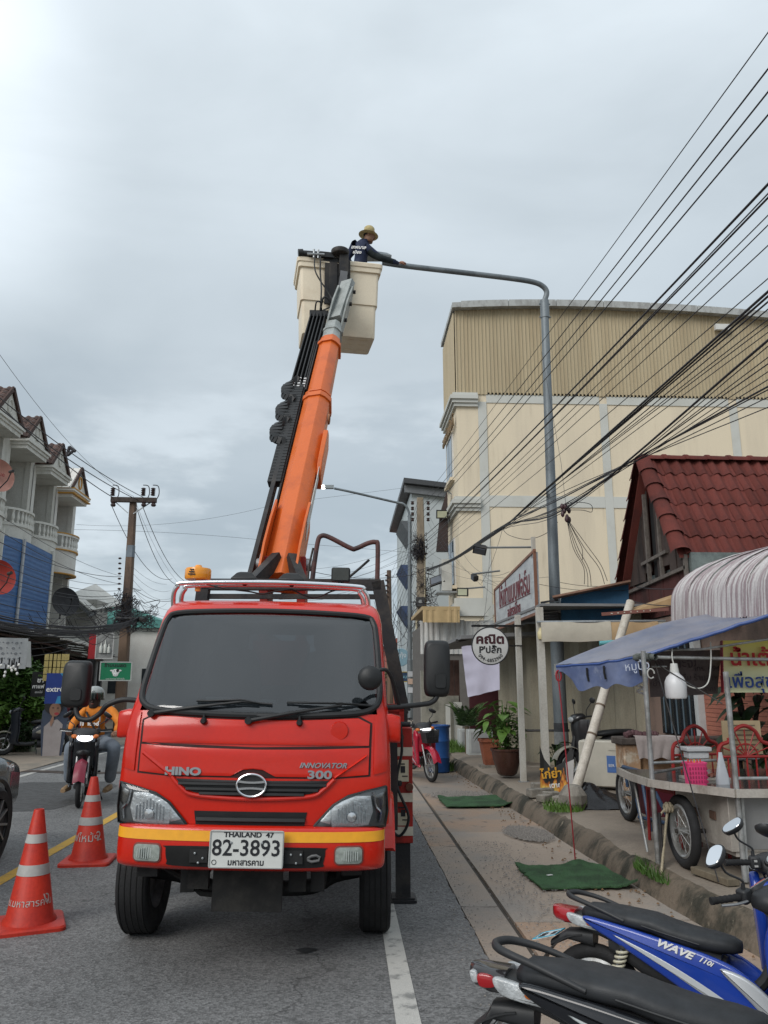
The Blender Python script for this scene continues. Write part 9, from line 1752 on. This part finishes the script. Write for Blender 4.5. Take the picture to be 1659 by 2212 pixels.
wire('dark cable dropping from the left pole to the truck roof line',sagw(at(278,1262,26),at(380,1296,30),.25,10),.016,'cables behind the left pole')
wire('upper thin wire crossing the street behind the boom',sagw(at(165,1133,30),at(600,1088,30),.35,16) + [at(905,1050,30)],.009,'wires crossing the street',WIREG); wire('lower thin wire crossing the street behind the boom',sagw(at(160,1144,29),at(610,1171,30),-.1,16) + [at(905,1195,30)],.010,'wires crossing the street',WIREG)
# ---------------- right pole
RP = Vector((2.93,30,0)); rp_ = thing('utility_pole','tan concrete utility pole crowded with cables beside the second street lamp','utility pole',RP)
ztp = at(908,1076,30).z; q = MB(); q.rings([[(RP.x + dx + a * w,30 + b * w,z) for a,b in ((-1,-.8),(-.8,-1),(.8,-1),(1,-.8),(1,.8),(.8,1),(-.8,1),(-1,.8))] for w,z,dx in ((.23,0,0),(.20,3,0),(.165,6,-.01),(.125,ztp,-.02))]); q.build('shaft',CPOLE,rp_,True)
for k in range(4):
 for s2 in (-1,1):
  c_ = at(908 + s2 * 17,1090 + 12 * k,29.9); q = MB(); q.lathe([(.045,0),(.075,.04),(.045,.08),(.075,.12),(.03,.14)],c_,10); q.build('insulator',INSUL,rp_,True)
for k,y in enumerate((1300,1345,1405,1440)):
 c_ = at(908,y,29.75); q = MB(); q.box(c_,(.34,.14,.36)); bx2 = q.build('meter_box',M('meter_box',(.06,.06,.06),.5),rp_,True); q = MB(); q.lathe([(.001,-.02),(.07,-.01),(.08,.02)],c_ + Vector((0,-.08,0)),12,'y'); q.build('dial',M('dial_pale',(.35,.36,.36),.4),bx2,True)
for k in range(9): q = MB(); q.lathe([(.03,0),(.06,.03),(.03,.06)],at(921,1168 + 15 * k if k < 3 else 1240 + 12 * k,29.8),8); q.build('spool',INSUL,rp_,True)
q = MB(); q.tube([at(900,1330,29.7),at(898,1420,29.7),at(905,1540,29.7)],.04,6); q.tube([at(918,1200,29.8),at(917,1400,29.8),at(918,1545,29.8)],.03,6); q.build('conduit',M('conduit_cream',(.45,.40,.28),.6),rp_,True)
tangle('cable_tangle','dense knot of cables two thirds up the right pole',(RP.x - .12,29.8,at(908,1185,30).z),.34,.40,64,3,.010); tangle('cable_tangle','loose cables round the right pole below the knot',(RP.x + .1,29.8,at(908,1290,30).z),.5,1.2,46,4,.010)
fp = thing('utility_pole','distant brown utility pole just left of the second street lamp','utility pole',(at(842,1235,46).x,46,0)); zt2 = at(842,1232,46).z; q = MB(); q.cyl((fp.location.x,46,0),(fp.location.x - .05,46,zt2),.2,.13,8); q.build('shaft',CPOLE2,fp,True)
for k in range(5): q = MB(); q.lathe([(.06,0),(.1,.05),(.06,.1)],at(835,1245 + 11 * k,45.8),8); q.build('spool',INSUL,fp,True)
# main run on the right: (edge height at x=1659, pole point, X plane, radius)
top_ = [(50,(911,1082),3.15,.010),(122,(913,1092),3.15,.014),(165,(914,1104),3.15,.014),(228,(915,1118),3.15,.014),(372,(915,1160),3.3,.022),(386,(915,1170),3.3,.012),(408,(916,1176),3.35,.018),(440,(916,1184),3.4,.010),(455,(917,1190),3.4,.010),(512,(918,1200),3.5,.010),(578,(918,1208),3.6,.010)]
low_ = [(630,3.6,.024),(640,3.62,.020),(652,3.64,.016),(668,3.66,.012),(690,3.7,.010),(702,3.7,.010),(718,3.7,.009),(735,3.7,.024),(748,3.72,.010),(772,3.74,.010),(786,3.76,.012),(803,3.78,.009),(820,3.8,.010),(835,3.8,.018),(842,3.8,.012),(858,3.82,.010),(880,3.84,.010)]
for k,(ye_,pp,X_,r_) in enumerate(top_):
 a_ = ax(1659,ye_,X_); b_ = at(*pp,29.8); d = a_ - b_; wire('overhead cable meeting the right edge, %s from the top' % ORD[k],sagw(b_,a_ + d * .22,.12 + .04 * (k % 3),26) + [a_ + d * .22 + Vector((.5,-9,.4))],r_,'cables along the right side')
pb = ax(1085,1142,3.3); pp_ = at(922,1233,29.8); lm = ax(1222,1088,3.35)
for k,(ye_,X_,r_) in enumerate(low_):
 a_ = ax(1659,ye_,X_); o_ = Vector((rn.uniform(-.03,.03),0,rn.uniform(-.05,.05))); via = pb.lerp(a_,.25) + o_ if k < 7 else lm + o_ + Vector((0,0,.03 * (k - 11)))
 d = a_ - via; pts = spl([pp_ + o_,pp_.lerp(pb,.5) + o_ - Vector((0,0,.12)),pb + o_,via,a_,a_ + d * .25,a_ + d * .25 + Vector((1.2,-10,.3))],6); wire('overhead cable meeting the right edge, %s from the top' % ORD[k + len(top_)],pts,r_,'cables along the right side')
# splice with drops, loop
spz = thing('cable_splice','knotted splice of cables hanging beside the tall street lamp','splice',lm)
q = MB(); rn2 = random.Random(2)
for k in range(9): q.ell(lm + Vector((rn2.uniform(-.06,.06),rn2.uniform(-.05,.05),rn2.uniform(-.26,.04))),(.03,.03,.05),8,6)
q.build('splice_lump',M('splice_maroon',(.05,.02,.025),.5),spz,True)
for k,(ex,ey) in enumerate(((1262,1262),(1270,1268),(1277,1266),(1306,1262),(1258,1210),(1312,1255))): p0 = lm + Vector((0,0,-.22)); p1 = at(ex,ey,11.6); wire('cable dropping from the splice to the blue panel roof, %s of six' % ORD[k],spl([p0,p0.lerp(p1,.35) + Vector((.02 * k,0,-.1)),p0.lerp(p1,.75) + Vector((.06,0,0)),p1],5),.009,'drops from the splice')
wire('loop of slack cable right of the splice',spl([lm,at(1250,1085,11),at(1276,1090,11),at(1278,1106,11),at(1258,1102,11),lm + Vector((0,0,-.1))],5),.009,'drops from the splice')
wire('slack cable hanging between the bundle and the tall lamp',spl([pb,at(1100,1156,14),at(1140,1165,13.5),at(1180,1152,13.2),at(1205,1128,13)],6),.010,'drops from the splice')
wire('thin stay wire from the lamp arm collar to the splice',[at(1170,760,12.9),at(1212,1000,12),lm],.006,'drops from the splice',WIREG)
for k,(a_,b_,s2) in enumerate((((1085,1145,15),(1040,1260,14),.1),((1060,1155,17),(1045,1340,16),.2),((1000,1195,22),(1100,1235,15),.3),((925,1130,29.8),(1090,1270,18),.5),((925,1110,29.8),(1150,1330,16),.6),((925,1190,29.8),(1200,1245,16),.4),((925,1215,29.8),(1160,1250,16),.3),((925,1240,29.8),(1000,1440,22),.2),((920,1260,29.8),(1070,1330,20),.8),((925,1280,29.8),(1060,1310,20),1.0),((1165,1290,12.4),(1040,1240,20),.1),((1210,1258,12.2),(1360,1262,12),.05),((1165,1262,12.4),(1350,1275,12),.05))):
 wire('thin cable between the right pole and the shops, %s of the crossing lines' % ORD[k],sagw(at(*a_),at(*b_),s2,12),.007,'service lines to the right shops')
for k in range(12):
 a_ = at(902,1085 + 13 * k,29.8); b_ = at(838 + 3 * (k % 4),1250 + 12 * k,45.8); wire('cable from the right pole down the street, %s from the top' % ORD[k],sagw(a_,b_,.25,10),.011,'cables down the street')
for k in range(7):
 a_ = at(900,1168 + 9 * k,29.8); b_ = at(560,1225 + 11 * k + 6 * (k % 2),33); wire('cable crossing behind the truck from the right pole, %s from the top' % ORD[k],sagw(a_,b_,.5 + .12 * (k % 3),14),.010,'cables crossing behind the truck')
wire('heavy cable along the top of the guard frame',sagw(at(900,1240,29.8),at(640,1225,32),.3,12),.022,'cables crossing behind the truck')
q = MB()
for k in range(34):
 a_ = at(rn.uniform(836,905),rn.uniform(1290,1420),rn.uniform(31,44)); b_ = at(rn.uniform(800,910),rn.uniform(1290,1440),rn.uniform(31,44)); q.tube(sagw(a_,b_,rn.uniform(.1,.9),8),.010,4,cap=False)
tag(q.build('cable_tangle',WIRE,smooth=None),'far tangle of thin cables between lamp and truck frame','cables',kind='stuff')
for k,(a_,b_) in enumerate((((1375,1268,10.2),(1660,1215,7.5)),((1370,1300,10),(1660,1262,7.5)))): wire('black cable slung along the white curved awning, %s' % ('upper','lower')[k],sagw(at(*a_),at(*b_),.12,12),.011,'cables on the curved awning')
# ---------------- far right shops
far_block(3.2,9,55,70,4.5,M('wall_red_far',(.36,.10,.07),.8),M('roof_red_far',(.30,.08,.06),.8),'far red-fronted shop right of the truck frame')
far_block(4.2,9,72,90,5.5,GREYW,DKR,'far grey shop at the end of the right side')
rs3 = at(866,1420,34); t = thing('round_sign','small round pale blue sign on the second street lamp','sign',rs3); q = MB(basis(rs3,(1,0,0),(0,-1,0))); q.lathe([(.36,-.05),(.38,0),(.36,.03)],(0,0,0),30); q.build('disc',M('disc_blue',(.22,.36,.44),.5),t,True); text('พี่กุ้ง',.26,M('sign_paleblue',(.55,.62,.66),.6),t,basis(rs3 + Vector((0,-.04,.08)),(1,0,0),(0,-1,0)),world=True,off=.004)
p = at(867,1462,35); o,X = board('shop_sign','small dark blue board below the round pale blue sign','sign',p,.75,.42,(1,0,0),(0,-1,0),M('board_navy',(.03,.06,.12),.5),M('frame_yellow',(.5,.36,.05),.5)); btext(o,X,'ตัดผม',0,0,.2,M('board_cyan',(.25,.5,.6),.5))
rnd = random.Random(21)
bush('tree','dark green tree at the far end of the left side',300,1470,60,(2.6,2.6,2.6),1400,.55,LEAF3,base=0,cat='tree')
bush('tree','rounded green tree far down the right side',858,1500,60,(2.0,2.0,1.8),1000,.5,LEAF,base=0,cat='tree')
